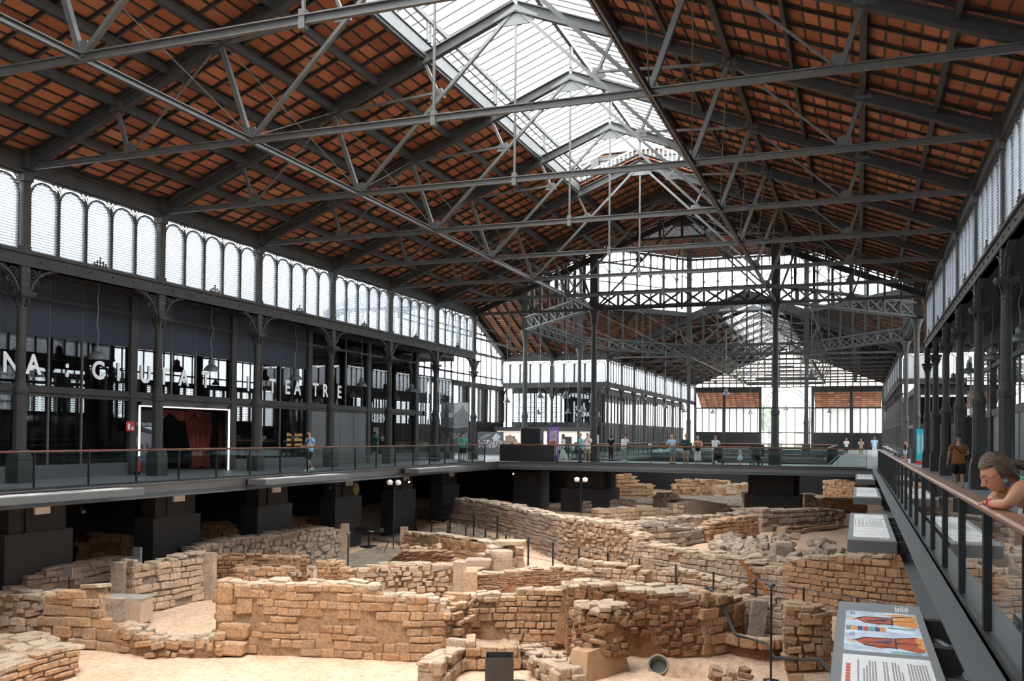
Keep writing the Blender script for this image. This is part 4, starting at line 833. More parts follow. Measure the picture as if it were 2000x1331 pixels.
# base line (x, y, foot, top) of every ruined wall
WALLS = {
    'main': [(-15.28,19.72,-4.0,-2.29),(-14.21,19.87,-4.0,-2.23),(-13.4,20.02,-4.0,-2.22),(-12.38,20.27,-4.0,-2.18),(-11.59,20.43,-4.0,-2.2),(-11.05,20.54,-4.0,-2.24),(-10.96,20.58,-4.0,-2.44),(-10.33,20.72,-4.0,-2.45),(-9.67,20.94,-4.0,-2.49),(-9.54,21.0,-4.0,-2.73)],
    'gap': [(-9.59,20.98,-4.0,-2.92),(-9.39,21.23,-4.0,-2.78),(-9.32,21.72,-4.0,-2.71),(-9.34,22.2,-4.0,-2.6)],
    'mid': [(-9.65,22.71,-4.0,-2.69),(-9.3,22.85,-4.0,-2.65),(-8.55,23.17,-4.0,-2.7),(-8.48,23.2,-4.0,-2.55),(-7.8,23.48,-4.0,-2.51),(-7.3,23.69,-4.0,-2.56),(-7.07,23.78,-4.0,-2.62)],
    'plinth': [(-8.63,20.4,-4.0,-3.43),(-7.54,20.85,-4.0,-3.42)],
    'rwall': [(-6.85,22.76,-4.0,-2.31),(-6.63,22.85,-4.0,-2.23),(-6.01,23.04,-4.0,-2.25),(-5.29,23.35,-4.0,-2.32),(-4.57,23.65,-4.0,-2.39),(-3.66,24.03,-4.0,-2.46)],
    'rend': [(-3.61,23.99,-4.0,-2.52),(-3.26,24.38,-4.0,-2.52),(-2.85,25.55,-4.0,-2.77)],
    'lowrub': [(-17.35,18.61,-4.0,-3.34),(-16.56,18.71,-4.0,-3.55),(-15.82,18.95,-4.0,-3.61),(-15.21,19.15,-4.0,-3.57),(-14.83,19.31,-4.0,-3.47)],
    'blocks': [(-19.63,18.39,-4.0,-2.76),(-18.97,18.48,-4.0,-2.57),(-18.69,18.54,-4.0,-2.46),(-18.18,18.63,-4.0,-2.38),(-18.02,18.64,-4.0,-2.75),(-17.95,18.67,-4.0,-3.29),(-17.46,18.75,-4.0,-3.3)],
    'rough': [(-21.86,18.37,-4.0,-2.78),(-21.26,18.49,-4.0,-2.78),(-20.45,18.56,-4.0,-2.75),(-19.82,18.57,-4.0,-2.8)],
    'fl1': [(-18.95,16.07,-4.0,-3.55),(-18.81,16.65,-4.0,-3.39),(-18.78,17.21,-4.0,-3.44),(-18.63,17.72,-4.0,-3.56)],
    'fl2': [(-16.73,14.21,-4.0,-3.48),(-16.89,14.96,-4.0,-3.49),(-16.96,15.69,-4.0,-3.44),(-17.0,16.28,-4.0,-3.37),(-16.93,16.81,-4.0,-3.46)],
    'long9': [(-20.68,22.73,-4.0,-2.5),(-20.66,23.1,-4.0,-2.61),(-20.53,24.09,-4.0,-2.53),(-20.34,25.37,-4.0,-2.41)],
    'far10': [(-22.0,18.94,-4.0,-2.88),(-22.0,19.6,-4.0,-2.87),(-22.0,20.11,-4.0,-2.62),(-22.0,20.82,-4.0,-2.43),(-22.0,21.77,-4.0,-2.46),(-22.0,22.78,-4.0,-2.43),(-22.0,23.98,-4.0,-2.51)],
    'w12': [(-21.3,26.42,-4.0,-2.41),(-21.3,27.29,-4.0,-2.32),(-21.3,28.45,-4.0,-2.29),(-21.3,30.33,-3.99,-2.38),(-21.3,31.7,-3.95,-2.41),(-21.3,33.95,-3.88,-2.46),(-21.3,35.18,-3.84,-2.5),(-21.3,35.77,-3.82,-2.67)],
    'w13': [(-21.26,26.95,-4.0,-2.71),(-20.52,27.74,-4.0,-2.76),(-19.5,28.43,-4.0,-2.83),(-18.7,29.03,-4.0,-2.93)],
    'ledge13': [(-19.94,26.73,-4.0,-3.07),(-19.14,27.3,-4.0,-3.12),(-18.56,27.67,-4.0,-3.15)],
    'w14': [(-19.04,27.46,-4.0,-3.5),(-18.9,28.33,-4.0,-3.44),(-18.74,29.64,-4.0,-3.38)],
    'w15': [(-17.56,28.1,-4.0,-2.9),(-16.88,28.4,-4.0,-2.97)],
    'w15b': [(-16.49,27.89,-4.0,-3.07),(-15.86,28.06,-4.0,-3.11)],
    'w16': [(-15.79,27.76,-4.0,-3.1),(-15.36,28.06,-4.0,-2.91),(-14.93,28.35,-4.0,-2.85),(-14.3,28.63,-4.0,-2.88),(-13.59,29.15,-4.0,-2.91),(-12.93,29.66,-4.0,-2.97)],
    'brick18': [(-12.42,30.0,-4.0,-3.27),(-11.95,30.26,-3.99,-3.26),(-11.14,30.65,-3.98,-3.19),(-10.5,30.98,-3.97,-3.11),(-9.99,31.16,-3.96,-3.07),(-9.49,31.34,-3.96,-3.1),(-8.86,31.57,-3.95,-3.15)],
    'w19': [(-9.41,32.36,-3.93,-2.93),(-8.64,32.33,-3.93,-2.96),(-7.72,32.37,-3.93,-3.0),(-7.12,32.39,-3.93,-3.21)],
    'w20': [(-6.34,32.11,-3.93,-3.12),(-5.86,32.09,-3.93,-2.98),(-5.3,31.93,-3.94,-3.07),(-4.39,31.55,-3.95,-3.22),(-3.67,31.13,-3.96,-3.36)],
    'w21': [(-20.07,39.69,-3.7,-3.04),(-18.51,38.57,-3.73,-2.96),(-16.69,37.35,-3.77,-2.87),(-15.42,36.65,-3.79,-2.9),(-14.31,36.22,-3.81,-2.93),(-13.13,36.1,-3.81,-3.01),(-12.94,36.18,-3.81,-3.22)],
    'big22a': [(-21.45,48.4,-3.43,-2.06),(-18.64,45.67,-3.51,-1.91),(-15.8,42.67,-3.6,-1.91),(-14.0,40.52,-3.67,-1.93),(-12.02,38.16,-3.75,-1.91)],
    'big22b': [(-12.06,38.14,-3.75,-1.95),(-11.3,37.3,-3.77,-1.9),(-10.42,36.56,-3.8,-1.84),(-9.4,35.92,-3.81,-1.83),(-8.61,35.25,-3.84,-1.9),(-7.91,34.82,-3.85,-2.3)],
    'big22c': [(-7.91,34.82,-3.85,-2.45),(-6.62,34.19,-3.87,-2.55),(-5.0,33.36,-3.9,-2.56),(-3.88,32.81,-3.91,-2.65),(-2.81,32.3,-3.93,-2.76),(-2.19,32.0,-3.94,-2.83)],
    'big23': [(-2.19,32.0,-3.94,-2.49),(-1.8,31.81,-3.94,-2.34),(-0.84,31.35,-3.96,-2.19),(0.37,30.87,-3.97,-2.03),(1.37,30.5,-3.98,-1.95),(1.92,30.28,-3.99,-1.99)],
    'a24': [(-8.49,36.94,-2.95,-1.96),(-7.91,37.58,-2.95,-1.91),(-7.34,37.84,-2.95,-1.99),(-6.86,38.65,-2.95,-2.17),(-5.93,40.93,-2.95,-2.46)],
    'a24up': [(-8.9,42.26,-2.95,-2.25),(-7.55,43.89,-2.95,-2.23),(-6.35,45.5,-2.95,-2.21),(-4.92,47.84,-2.95,-2.13)],
    'b24': [(-5.95,40.49,-2.95,-2.34),(-5.7,41.47,-2.95,-2.1),(-5.05,42.67,-2.95,-2.03),(-4.29,43.96,-2.95,-2.04)],
    'c24': [(-4.25,45.98,-2.95,-1.87),(-2.92,47.15,-2.95,-1.96),(-1.56,48.89,-2.95,-1.96),(-0.67,50.47,-2.95,-2.12)],
    'curb': [(-3.12,45.0,-2.95,-2.57),(-1.99,47.59,-2.95,-2.65),(-0.86,49.8,-2.95,-2.69)],
    'x25a': [(-15.34,53.71,-2.95,-2.4),(-14.51,54.13,-2.95,-2.28),(-13.21,53.96,-2.95,-2.16),(-12.39,54.38,-2.95,-2.28)],
    'x25b': [(-12.92,48.23,-2.95,-2.35),(-11.57,49.57,-2.95,-2.29),(-10.3,51.59,-2.95,-2.49),(-9.37,52.78,-2.95,-2.66)],
    'hump': [(-9.57,51.96,-2.95,-2.18),(-8.99,52.24,-2.95,-1.98),(-8.04,53.45,-2.95,-2.02),(-7.06,54.69,-2.95,-2.24),(-6.74,55.62,-2.95,-2.71)],
    'arch': [(-11.53,56.49,-2.95,-2.2),(-11.13,56.69,-2.95,-1.89),(-10.65,57.82,-2.95,-1.93),(-10.39,58.86,-2.95,-2.37)],
    'under1': [(-16.22,65.88,-2.95,-1.29),(-15.41,66.31,-2.95,-1.13),(-14.81,66.64,-2.95,-1.87),(-13.97,67.09,-2.95,-1.95)],
    'under2': [(-13.05,70.8,-2.95,-2.17),(-12.48,71.11,-2.95,-1.62),(-11.91,71.42,-2.95,-1.7),(-10.12,72.39,-2.95,-1.7),(-9.22,72.88,-2.95,-1.85)],
    'under3': [(-9.95,71.15,-2.95,-2.18),(-8.61,72.54,-2.95,-1.98),(-7.3,73.92,-2.95,-1.92)],
    'pillr': [(-6.73,60.74,-2.95,-1.91),(-6.18,61.01,-2.95,-1.84)],
    'rockr': [(-3.18,63.03,-2.95,-2.09),(-2.8,63.7,-2.95,-2.05),(-2.3,63.96,-2.95,-2.48)],
    'rightfar': [(-2.53,76.51,-2.95,-1.75),(-1.65,74.32,-2.95,-1.56),(-0.27,72.57,-2.95,-1.72)],
    'darkr': [(-2.11,60.41,-2.95,-2.16),(-1.04,60.11,-2.95,-2.08),(0.42,60.01,-2.95,-2.21)],
    'pillar26': [(-1.57,23.27,-4.0,-2.53),(-1.19,23.32,-4.0,-2.49),(-0.85,23.46,-4.0,-2.46),(-0.6,23.67,-4.0,-2.59)],
    'w26b': [(-2.85,25.55,-4.0,-2.77),(-2.49,25.7,-4.0,-2.72),(-1.82,25.47,-4.0,-3.06),(-1.61,25.25,-4.0,-3.01)],
    'lch': [(-8.54,18.7,-4.0,-3.45),(-8.71,20.31,-4.0,-3.49),(-8.78,20.81,-4.0,-3.58)],
    'rch': [(-7.66,21.28,-4.0,-3.6),(-6.91,20.45,-4.0,-3.65),(-6.06,19.41,-4.0,-3.62)],
    'uL1': [(-28.6,28.46,-4.0,-2.84),(-28.28,28.9,-4.0,-2.54),(-27.71,30.07,-4.0,-2.65),(-27.39,30.44,-3.99,-2.86),(-27.34,31.11,-3.97,-3.54)],
    'uL2': [(-27.97,34.84,-3.85,-2.97),(-27.89,35.2,-3.84,-2.6),(-27.37,36.38,-3.8,-2.6),(-27.58,37.0,-3.78,-3.27)],
    'uL3': [(-27.09,40.55,-3.67,-2.94),(-26.95,40.8,-3.66,-2.7),(-26.57,41.14,-3.65,-2.76),(-26.5,41.37,-3.64,-3.12)],
    'low_c': [(-16.56,28.77,-4.0,-3.43),(-14.92,27.61,-4.0,-3.74)],
}
# ------------------------------------------------------------------ excavation: terrain
LINE = [(-40, 66), (-21.45, 48.4), (-12, 38.2), (-7.9, 34.8), (-2.2, 32.0), (1.9, 30.3), (20, 22)]
def yline(X):
    for (a, b), (c, d) in zip(LINE, LINE[1:]):
        if a <= X <= c: return b + (d - b) * (X - a) / (c - a)
    return 99
def zg(X, Y):
    low = -4.0 if Y < 30 else (-3.0 if Y > 62 else -4.0 + (Y - 30) / 32)
    t = max(0, min(1, (Y - yline(X) - .2) / .5)); return low * (1 - t) - 2.95 * t
from mathutils import noise as mnoise
def terrain():
    g = struct('ground'); mb = MB(); xs = [-31.5 + i * .3 for i in range(119)]; ys = []; y = 4.0
    while y < 128: ys.append(y); y += .3 if y < 40 else (.6 if y < 62 else 3)
    for y in ys:
        for x in xs:
            z = zg(x, y) + .10 * mnoise.noise((x * .45, y * .45, 0)) + .05 * mnoise.noise((x * 1.6, y * 1.6, 3)) + .035 * mnoise.noise((x * 3.1, y * 3.1, 9)) - .04
            h = math.hypot(x + 3.9, (y - 22.85) * .8)
            if h < .75: z -= .55 * (1 - (h / .75) ** 2) ** .5 + .05
            mb.v.append((x, y, z))
    n = len(xs); mb.f = [(j * n + i, j * n + i + 1, (j + 1) * n + i + 1, (j + 1) * n + i) for j in range(len(ys) - 1) for i in range(n - 1)]; mb.sm = [True] * len(mb.f)
    mb.build('earth', SAND, g, fix=False)
    mb = MB(); mb.box(-31.5, -8, -5, 14, 4.2, -4); mb.build('earth', SAND, g); return g
GROUND = terrain()
# ------------------------------------------------------------------ stones
def stone_template(r):
    """rough dressed block: a box with worn chamfered edges, every corner a little off"""
    vs = []; idx = {}; ch = (r.uniform(.04, .08), r.uniform(.05, .10), r.uniform(.07, .14))
    sk = [r.uniform(-.06, .06) for _ in range(6)]
    for sx in (-1, 1):
        for sy in (-1, 1):
            for sz in (-1, 1):
                off = [r.uniform(-.035, .035) for _ in range(3)]; wear = r.uniform(.7, 1.9)
                for ax in range(3):
                    p = [sx * .5, sy * .5, sz * .5]
                    for q in range(3):
                        if q != ax: p[q] *= 1 - 2 * ch[q] * wear
                    p[0] += sk[0] * p[2] + sk[1] * p[1]; p[2] += sk[2] * p[0]
                    idx[(sx, sy, sz, ax)] = len(vs); vs.append(Vector([p[q] + off[q] + r.uniform(-.012, .012) for q in range(3)]))
    fs = []
    for ax in range(3):
        u, v = (ax + 1) % 3, (ax + 2) % 3
        def key(sa, su, sv, k): t = [0, 0, 0]; t[ax] = sa; t[u] = su; t[v] = sv; return idx[(*t, k)]
        for sa in (-1, 1):
            q = [key(sa, a_, b_, ax) for a_, b_ in ((-1, -1), (1, -1), (1, 1), (-1, 1))]; fs.append(q if sa > 0 else q[::-1])
        for su in (-1, 1):
            for sv in (-1, 1):
                q = [key(-1, su, sv, u), key(1, su, sv, u), key(1, su, sv, v), key(-1, su, sv, v)]; fs.append(q if su * sv > 0 else q[::-1])
    for sx in (-1, 1):
        for sy in (-1, 1):
            for sz in (-1, 1):
                q = [idx[(sx, sy, sz, k)] for k in range(3)]; fs.append(q if sx * sy * sz > 0 else q[::-1])
    return vs, fs
srnd = random.Random(11); TEMPL = [stone_template(srnd) for _ in range(14)]; SME = {}
def stone_mesh(k, mat):
    if (k, mat.name) not in SME:
        me = bpy.data.meshes.new('stone'); me.from_pydata([tuple(p) for p in TEMPL[k][0]], [], TEMPL[k][1]); me.update(); me.materials.append(mat); SME[(k, mat.name)] = me
    return SME[(k, mat.name)]
class Stones:
    """collects blocks for one wall: the 300 largest become parts, what is left over one joined part"""
    def __init__(s, root, mat, name='stone', limit=290): s.root = root; s.mat = mat; s.L = []; s.name = name; s.limit = limit
    def add(s, c, size, rz=0, rx=0, ry=0, mat=None): s.L.append((Vector(c), size, (rx, ry, rz), mat or s.mat))
    def done(s, r):
        o = s.root.matrix_basis.translation; s.L.sort(key=lambda t: -(t[1][0] * t[1][2]) / max(1, (t[0] - Vector((0, 0, EYE))).length))
        for c, size, rot, mat in s.L[:s.limit]: put(s.name, stone_mesh(r.randrange(14), mat), s.root, c - o, rot, size)
        if s.L[s.limit:]:
            mb = MB()
            for c, size, rot, mat in s.L[s.limit:]:
                k = r.randrange(14); M = Matrix.LocRotScale(c, __import__('mathutils').Euler(rot), Vector(size)); mb.add([M @ v for v in TEMPL[k][0]], TEMPL[k][1])
            q = mb.build(s.name + '_rubble', s.mat, s.root, fix=False); q['kind'] = 'stuff'
def ruin(label, key, thick, course, mlen, mat, core=None, seed=1, proud=.05, miss=.06, gap=.014, cap=True, style='course', fill=None, cat='ruin wall', name='stone', group=None, capmat=None, lean=0.0, zlim=None, cover=0.0, inset=.05):
    """a ruined masonry wall: mortar body along a base line, courses of separate stones on the side that is seen, loose cap stones on top"""
    P = WALLS[key]; r = random.Random(seed); core = core or MORTAR
    mid = P[len(P) // 2]; root = thing('ruined_wall', label, cat, (mid[0], mid[1], mid[2]), 0, group); st = Stones(root, mat, name)
    seg = []; tot = 0
    for a, b in zip(P, P[1:]):
        l = math.hypot(b[0] - a[0], b[1] - a[1]); seg.append((tot, l, a, b)); tot += l
    a, b = P[0], P[-1]; dx, dy = (b[0] - a[0]) / math.hypot(b[0] - a[0], b[1] - a[1]), (b[1] - a[1]) / math.hypot(b[0] - a[0], b[1] - a[1])
    sgn = 1 if (-dy * -a[0] + dx * -a[1]) > 0 else -1
    def at(s):
        for t0, l, a, b in seg:
            if s <= t0 + l + 1e-6:
                f = max(0, min(1, (s - t0) / max(l, 1e-6))); d = ((b[0] - a[0]) / l, (b[1] - a[1]) / l) if l > 1e-6 else (dx, dy)
                return [a[i] + (b[i] - a[i]) * f for i in range(4)], d
        return list(P[-1]), d
    def nrm(d): return (-d[1] * sgn, d[0] * sgn)
    # mortar body
    mb = MB(); n = max(3, int(tot / .14)); rows = []; NR = 15
    for i in range(n + 1):
        (x, y, zb, zt), d = at(tot * i / n); nx, ny = nrm(d); zt2 = zt - .05 + .07 * mnoise.noise((tot * i / n * 2.2, seed, 0)); row = []
        for k in range(NR):
            z = zb - .15 + (zt2 - zb + .15) * k / (NR - 1); o = -inset + .045 * mnoise.noise((tot * i / n * 3.2, z * 3.6, seed)) + r.uniform(-.014, .014) - lean * (z - zb)
            row.append((x + nx * o, y + ny * o, z))
        for q in (.5, 1.0): row.append((x - nx * thick * q, y - ny * thick * q, zt2 + r.uniform(-.04, .04)))
        row.append((x - nx * thick, y - ny * thick, zb - .15)); rows.append(row)
    m_ = len(rows[0]); V = [p for row in rows for p in row]
    F = [(i * m_ + k, (i + 1) * m_ + k, (i + 1) * m_ + k + 1, i * m_ + k + 1) for i in range(n) for k in range(m_ - 1)]
    F += [tuple(range(m_)), tuple(n * m_ + k for k in range(m_ - 1, -1, -1))]
    mb.add(V, F, True); mb.build('mortar_core', core, root)
    # face stones
    zmin = min(p[2] for p in P); zmax = max(p[3] for p in P); z = zmin - .02
    while z < zmax - .04:
        h = course * r.uniform(.75, 1.3); s = -r.uniform(0, mlen * .5)
        while s < tot:
            l = mlen * r.choice((.55, .75, .9, 1, 1.15, 1.5)) * r.uniform(.85, 1.15); c = min(max(s + l / 2, 0), tot); (x, y, zb, zt), d = at(c); nx, ny = nrm(d); zc = z + h / 2 + .07 * mnoise.noise((c * .6, z * 1.5, seed)); cov = mnoise.noise((c * .75, z * 1.4, seed + 50)) > .50 - 1.1 * miss
            if zc + h * .35 < zt + r.uniform(-.05, .06) and zc > zb - h * .4 and s + l * .6 > 0 and s + l * .4 < tot and not (cov and r.random() < .85) and r.random() > .02:
                hh = h * r.uniform(.82, 1.12); ll = min(l, tot * 1.05)
                if style == 'rubble': hh *= r.uniform(.7, 1.15); ll *= r.uniform(.6, 1.05); zc += r.uniform(-.05, .05)
                o = r.uniform(-proud * .6, proud) - lean * (zc - zb) - cover; dep = .26; ang = math.atan2(d[1], d[0])
                st.add((x + nx * (o - dep / 2 + .03), y + ny * (o - dep / 2 + .03), zc), (ll - gap, dep, hh - gap), ang + r.uniform(-.03, .03), r.uniform(-.05, .05), r.uniform(-.03, .03) if style == 'course' else r.uniform(-.22, .22))
            s += l
        z += h
    # end faces
    for s, dr in ((0.0, -1), (tot, 1)):
        (x, y, zb, zt), d = at(s); nx, ny = nrm(d); z = zb
        while z < zt - .08:
            h = course * r.uniform(.8, 1.3); w = thick
            k = max(1, round(thick / (mlen * .9)))
            for q in range(k):
                o = (q + .5) * thick / k; st.add((x - nx * o + dr * d[0] * -.06, y - ny * o + dr * d[1] * -.06, z + h / 2), (.24, thick / k - gap, h - gap), math.atan2(d[1], d[0]) + r.uniform(-.05, .05))
            z += h
    if cap:                                                     # loose stones along the broken top
        k = max(1, round(thick / .34)); s = 0
        for q in range(k):
            s = -r.uniform(0, .2)
            while s < tot:
                l = r.uniform(.22, .55) * max(.7, mlen / .35); c = min(max(s + l / 2, 0), tot); (x, y, zb, zt), d = at(c); nx, ny = nrm(d); o = (q + .5) * thick / k + lean * (zt - zb)
                if r.random() > .10:
                    h = r.uniform(.07, .17); st.add((x - nx * o, y - ny * o, zt - h * .35 + r.uniform(-.04, .05)), (l * .97, thick / k * r.uniform(.8, 1.1), h), math.atan2(d[1], d[0]) + r.uniform(-.3, .3), r.uniform(-.1, .1), r.uniform(-.1, .1), capmat)
                s += l
    st.done(r); return root
RW = ruin
RW('long ochre stone wall in the foreground with a pale flat top and dressed corner blocks at its left end', 'main', .60, .19, .36, ST_WARM, seed=1, proud=.015, gap=.004, miss=.28, inset=.022, capmat=ST_TOP_LIT)
RW('crumbled gap of stepped stones right of the long foreground wall', 'gap', .7, .2, .34, ST_WARM, seed=2, style='rubble', miss=.02, proud=.16)
RW('ochre wall with even squared blocks behind the black metal bin', 'mid', .55, .165, .30, ST_WARM, seed=3, proud=.04, miss=.14, capmat=ST_TOP_LIT)
RW('low stone plinth directly behind the black metal bin', 'plinth', .9, .27, .34, ST_WARM, seed=4, proud=.03, miss=0, cap=False)
RW('wide red-earth rubble wall with a stony top, right of the round pillar ruin', 'rwall', 1.1, .2, .34, ST_DARK, core=ST_DARK, seed=5, proud=.07, miss=.20, capmat=ST_TOP_LIT, style='rubble')
RW('squared block end of the red-earth wall beside the hanging cable', 'rend', .7, .26, .34, ST_WARM, seed=6, proud=.05, miss=.02)
RW('low rubble wall joining the long foreground wall at its left corner', 'lowrub', .6, .17, .27, ST_WARM, seed=7, style='rubble', proud=.1, miss=.05, capmat=ST_TOP_LIT)
RW('wall of large dark squared blocks at the left, below the plank crate', 'blocks', .45, .24, .52, ST_WARM, seed=8, proud=.05, miss=.06, capmat=ST_TOP_LIT)
RW('rough rubble wall at the left edge of the photo', 'rough', .6, .2, .36, ST_PALE, seed=9, style='rubble', proud=.08, miss=.03)
RW('short low wall stub at the lower left edge, the rear of two', 'fl1', .8, .2, .4, ST_PALE, seed=10, proud=.05, capmat=ST_TOP_LIT)
RW('low wall with flat pale top and brick courses in the lower left corner', 'fl2', 1.3, .12, .32, ST_WARM, seed=11, proud=.04, cap=True, capmat=ST_TOP_LIT)
RW('squared rubble wall running away behind the plank crate, ending in an upright post stone', 'long9', .6, .2, .36, ST_PALE, core=MORT_G, seed=12, proud=.05, miss=.02, capmat=ST_TOP_LIT)
RW('grey stone wall in front of the two leftmost black piers', 'far10', .6, .2, .40, ST_GREY, core=MORT_G, seed=13, proud=.04, miss=.03)
RW('long grey rubble wall rising to the right in front of the black piers', 'w12', .7, .2, .34, ST_GREY, core=MORT_G, seed=14, style='rubble', proud=.08, miss=.05)
RW('low brown plastered wall behind the long foreground wall', 'w13', .5, .13, .34, ST_DARK, core=MORTAR, seed=15, proud=.03, miss=.35)
RW('stone bench with flat slab top below the brown plastered wall', 'ledge13', .6, .2, .36, ST_WARM, seed=16, proud=.04, miss=.0)
RW('short oblique wall with a white top above the foreground wall', 'w14', .45, .2, .4, ST_PALE, seed=17, proud=.03, miss=.3, capmat=ST_TOP_LIT)
RW('square rubble stub beside the thin lamp stand', 'w15', .6, .12, .22, ST_WARM, seed=18, proud=.04)
RW('low stub wall just right of the thin lamp stand', 'w15b', .5, .16, .26, ST_WARM, seed=19, proud=.04)
RW('wall of pale mixed blocks left of the upright post stones', 'w16', .55, .2, .32, ST_PALE, seed=20, proud=.07, miss=.08, style='rubble', capmat=ST_TOP_LIT)
RW('thin-coursed brick wall right of the upright post stones', 'brick18', .55, .062, .34, BRICK, seed=21, proud=.025, miss=.10, gap=.010, name='brick', capmat=ST_TOP_LIT)
RW('pale rounded-block wall between the brick wall and the lone square post', 'w19', .5, .21, .34, ST_PALE, seed=22, proud=.07, miss=.03, capmat=ST_TOP_LIT)
RW('pale low wall stepping down to the right of the lone square post', 'w20', .6, .2, .3, ST_PALE, seed=23, proud=.06, miss=.04, capmat=ST_TOP_LIT)
RW('oblique plastered wall with pale top beside the column drum', 'w21', .5, .2, .4, ST_WARM, core=MORTAR, seed=24, proud=.02, miss=.45, capmat=ST_TOP_LIT)
RW('long straight street wall of small squared stones, its far left half', 'big22a', .8, .19, .40, ST_GREY, core=MORT_G, seed=25, proud=.02, miss=.08, gap=.015)
RW('broken hump of the street wall with knocked-out rubble and two holes', 'big22b', 1.0, .18, .28, ST_PALE, core=MORTAR, seed=26, style='rubble', proud=.08, miss=.22)
RW('middle stretch of the long street wall behind the wire fence', 'big22c', .9, .18, .34, ST_PALE, core=MORTAR, seed=27, proud=.02, miss=.12, gap=.015, capmat=ST_TOP_LIT)
RW('tall right stretch of the street wall made of neat squared blocks, ending under the right gallery', 'big23', .8, .2, .36, ST_WARM, core=MORTAR, seed=28, proud=.035, miss=.03, gap=.018, capmat=ST_TOP_LIT)
RW('grey squared stone wall behind the middle of the street wall', 'a24', .6, .2, .36, ST_GREY, core=MORT_G, seed=29, proud=.05)
RW('long plastered wall climbing to the right in the upper excavation', 'a24up', .7, .22, .42, ST_GREY, core=MORT_G, seed=30, proud=.03, miss=.4)
RW('small squared wall with a stepped end left of the rubble heap', 'b24', .6, .18, .34, ST_WARM, core=MORTAR, seed=31, proud=.05)
RW('broad grey wall of squared blocks behind the rubble heap', 'c24', 1.0, .2, .40, ST_GREY, core=MORT_G, seed=32, proud=.06)
RW('low row of kerb stones above the rubble heap', 'curb', .45, .3, .7, ST_PALE, seed=33, proud=.04, miss=0, cap=False)
RW('low weathered wall below the double globe lamp', 'x25a', .8, .2, .4, ST_GREY, core=MORT_G, seed=34, proud=.05)
RW('low pale wall in front of the double globe lamp', 'x25b', .8, .2, .4, ST_PALE, core=MORT_G, seed=35, proud=.05)
RW('smooth plastered vault stump in the upper excavation', 'hump', 1.6, .25, .5, ST_PALE, core=MORT_G, seed=36, miss=.85, cap=False)
RW('dark arched masonry stump beyond the paved lane', 'arch', .7, .2, .35, ST_GREY, core=MORT_G, seed=37, proud=.06)
RW('tall broken house wall in the gloom under the cross gallery', 'under1', .7, .22, .4, ST_WARM, core=MORTAR, seed=38, proud=.06)
RW('ochre plastered house wall under the cross gallery, middle', 'under2', .7, .22, .4, ST_WARM, core=MORTAR, seed=39, proud=.04, miss=.5)
RW('lower pale house wall under the cross gallery next to the dark pier', 'under3', .6, .22, .4, ST_PALE, core=MORTAR, seed=40, proud=.04, miss=.5)
RW('square masonry stub at the left side of the dark pier', 'pillr', .5, .3, .5, ST_GREY, core=MORT_G, seed=41, miss=.3)
RW('leaning rock stub at the right side of the dark pier', 'rockr', .8, .3, .5, ST_GREY, core=MORT_G, seed=42, miss=.4)
RW('round-ended stone wall under the cross gallery near the right railing', 'rightfar', 1.2, .22, .42, ST_WARM, core=MORTAR, seed=43, miss=.2)
RW('dark earth bank near the small reading panels', 'darkr', .8, .25, .5, ST_DARK, core=ST_DARK, seed=44, miss=.5)
RW('tall thick masonry pillar left of the big coloured reading panel', 'pillar26', .9, .2, .32, ST_WARM, core=ST_DARK, seed=45, proud=.08, miss=.06, style='rubble')
RW('rubble wall behind the leaning slab and thin lamp pole', 'w26b', .6, .2, .32, ST_PALE, seed=46, proud=.06)
RW('low kerb wall left of the black bin, running to the bottom of the photo', 'lch', .55, .26, .42, ST_PALE, seed=47, proud=.06)
RW('low kerb wall right of the black bin, running to the bottom of the photo', 'rch', .55, .22, .34, ST_PALE, seed=48, proud=.06)
RW('dim ruined house corner between the first two black piers', 'uL1', .8, .22, .42, ST_WARM, core=MORTAR, seed=49, proud=.06)
RW('dim broken wall between the second and third black piers', 'uL2', .8, .22, .42, ST_WARM, core=MORTAR, seed=50, proud=.06)
RW('dim stone stump right of the third black pier', 'uL3', .8, .22, .42, ST_WARM, core=MORTAR, seed=51, proud=.06)
RW('row of grey footing stones at the foot of the pale block wall', 'low_c', .5, .24, .8, ST_GREY, seed=52, proud=.06)
r = random.Random(77)
# round pillar ruin: rubble core on a smooth plastered base
t = thing('pillar_ruin', 'round crumbling pillar of rubble on a smooth plastered base, centre right of the foreground', 'ruin', (-5.85, 21.6, -4))
mb = MB(); mb.add([(-6.30, 20.75, -4.1), (-5.75, 20.45, -4.1), (-5.05, 21.9, -4.1), (-5.9, 22.4, -4.1), (-6.25, 20.95, -3.42), (-5.78, 20.68, -3.40), (-5.25, 21.75, -3.3), (-5.9, 22.2, -3.3)], [(0, 1, 5, 4), (1, 2, 6, 5), (2, 3, 7, 6), (3, 0, 4, 7), (4, 5, 6, 7)]); mb.build('plaster_base', plain('ochre_plaster', (.43, .255, .14), .95, var=.15, scale=4), t)
st = Stones(t, ST_DARK); mb = MB(); prof = []
mb.lathe([(.62, -3.6), (.60, -3.1), (.55, -2.75), (.50, -2.52), (.2, -2.46)], (-5.75, 21.75, 0), 14); mb.build('mortar_core', ST_DARK, t)
for z0 in [-3.5 + .15 * i for i in range(7)]:
    for k in range(13):
        a = 2 * PI * k / 13 + r.random() * .4; rr = .60 - .05 * (z0 + 3.5) + r.uniform(-.06, .06); st.add((-5.75 + rr * math.cos(a), 21.75 + rr * math.sin(a), z0 + r.uniform(-.04, .04)), (r.uniform(.18, .38), r.uniform(.12, .2), r.uniform(.09, .2)), a + PI / 2 + r.uniform(-.3, .3), r.uniform(-.2, .2), r.uniform(-.4, .4), r.choice((ST_DARK, ST_DARK, ST_WARM)))
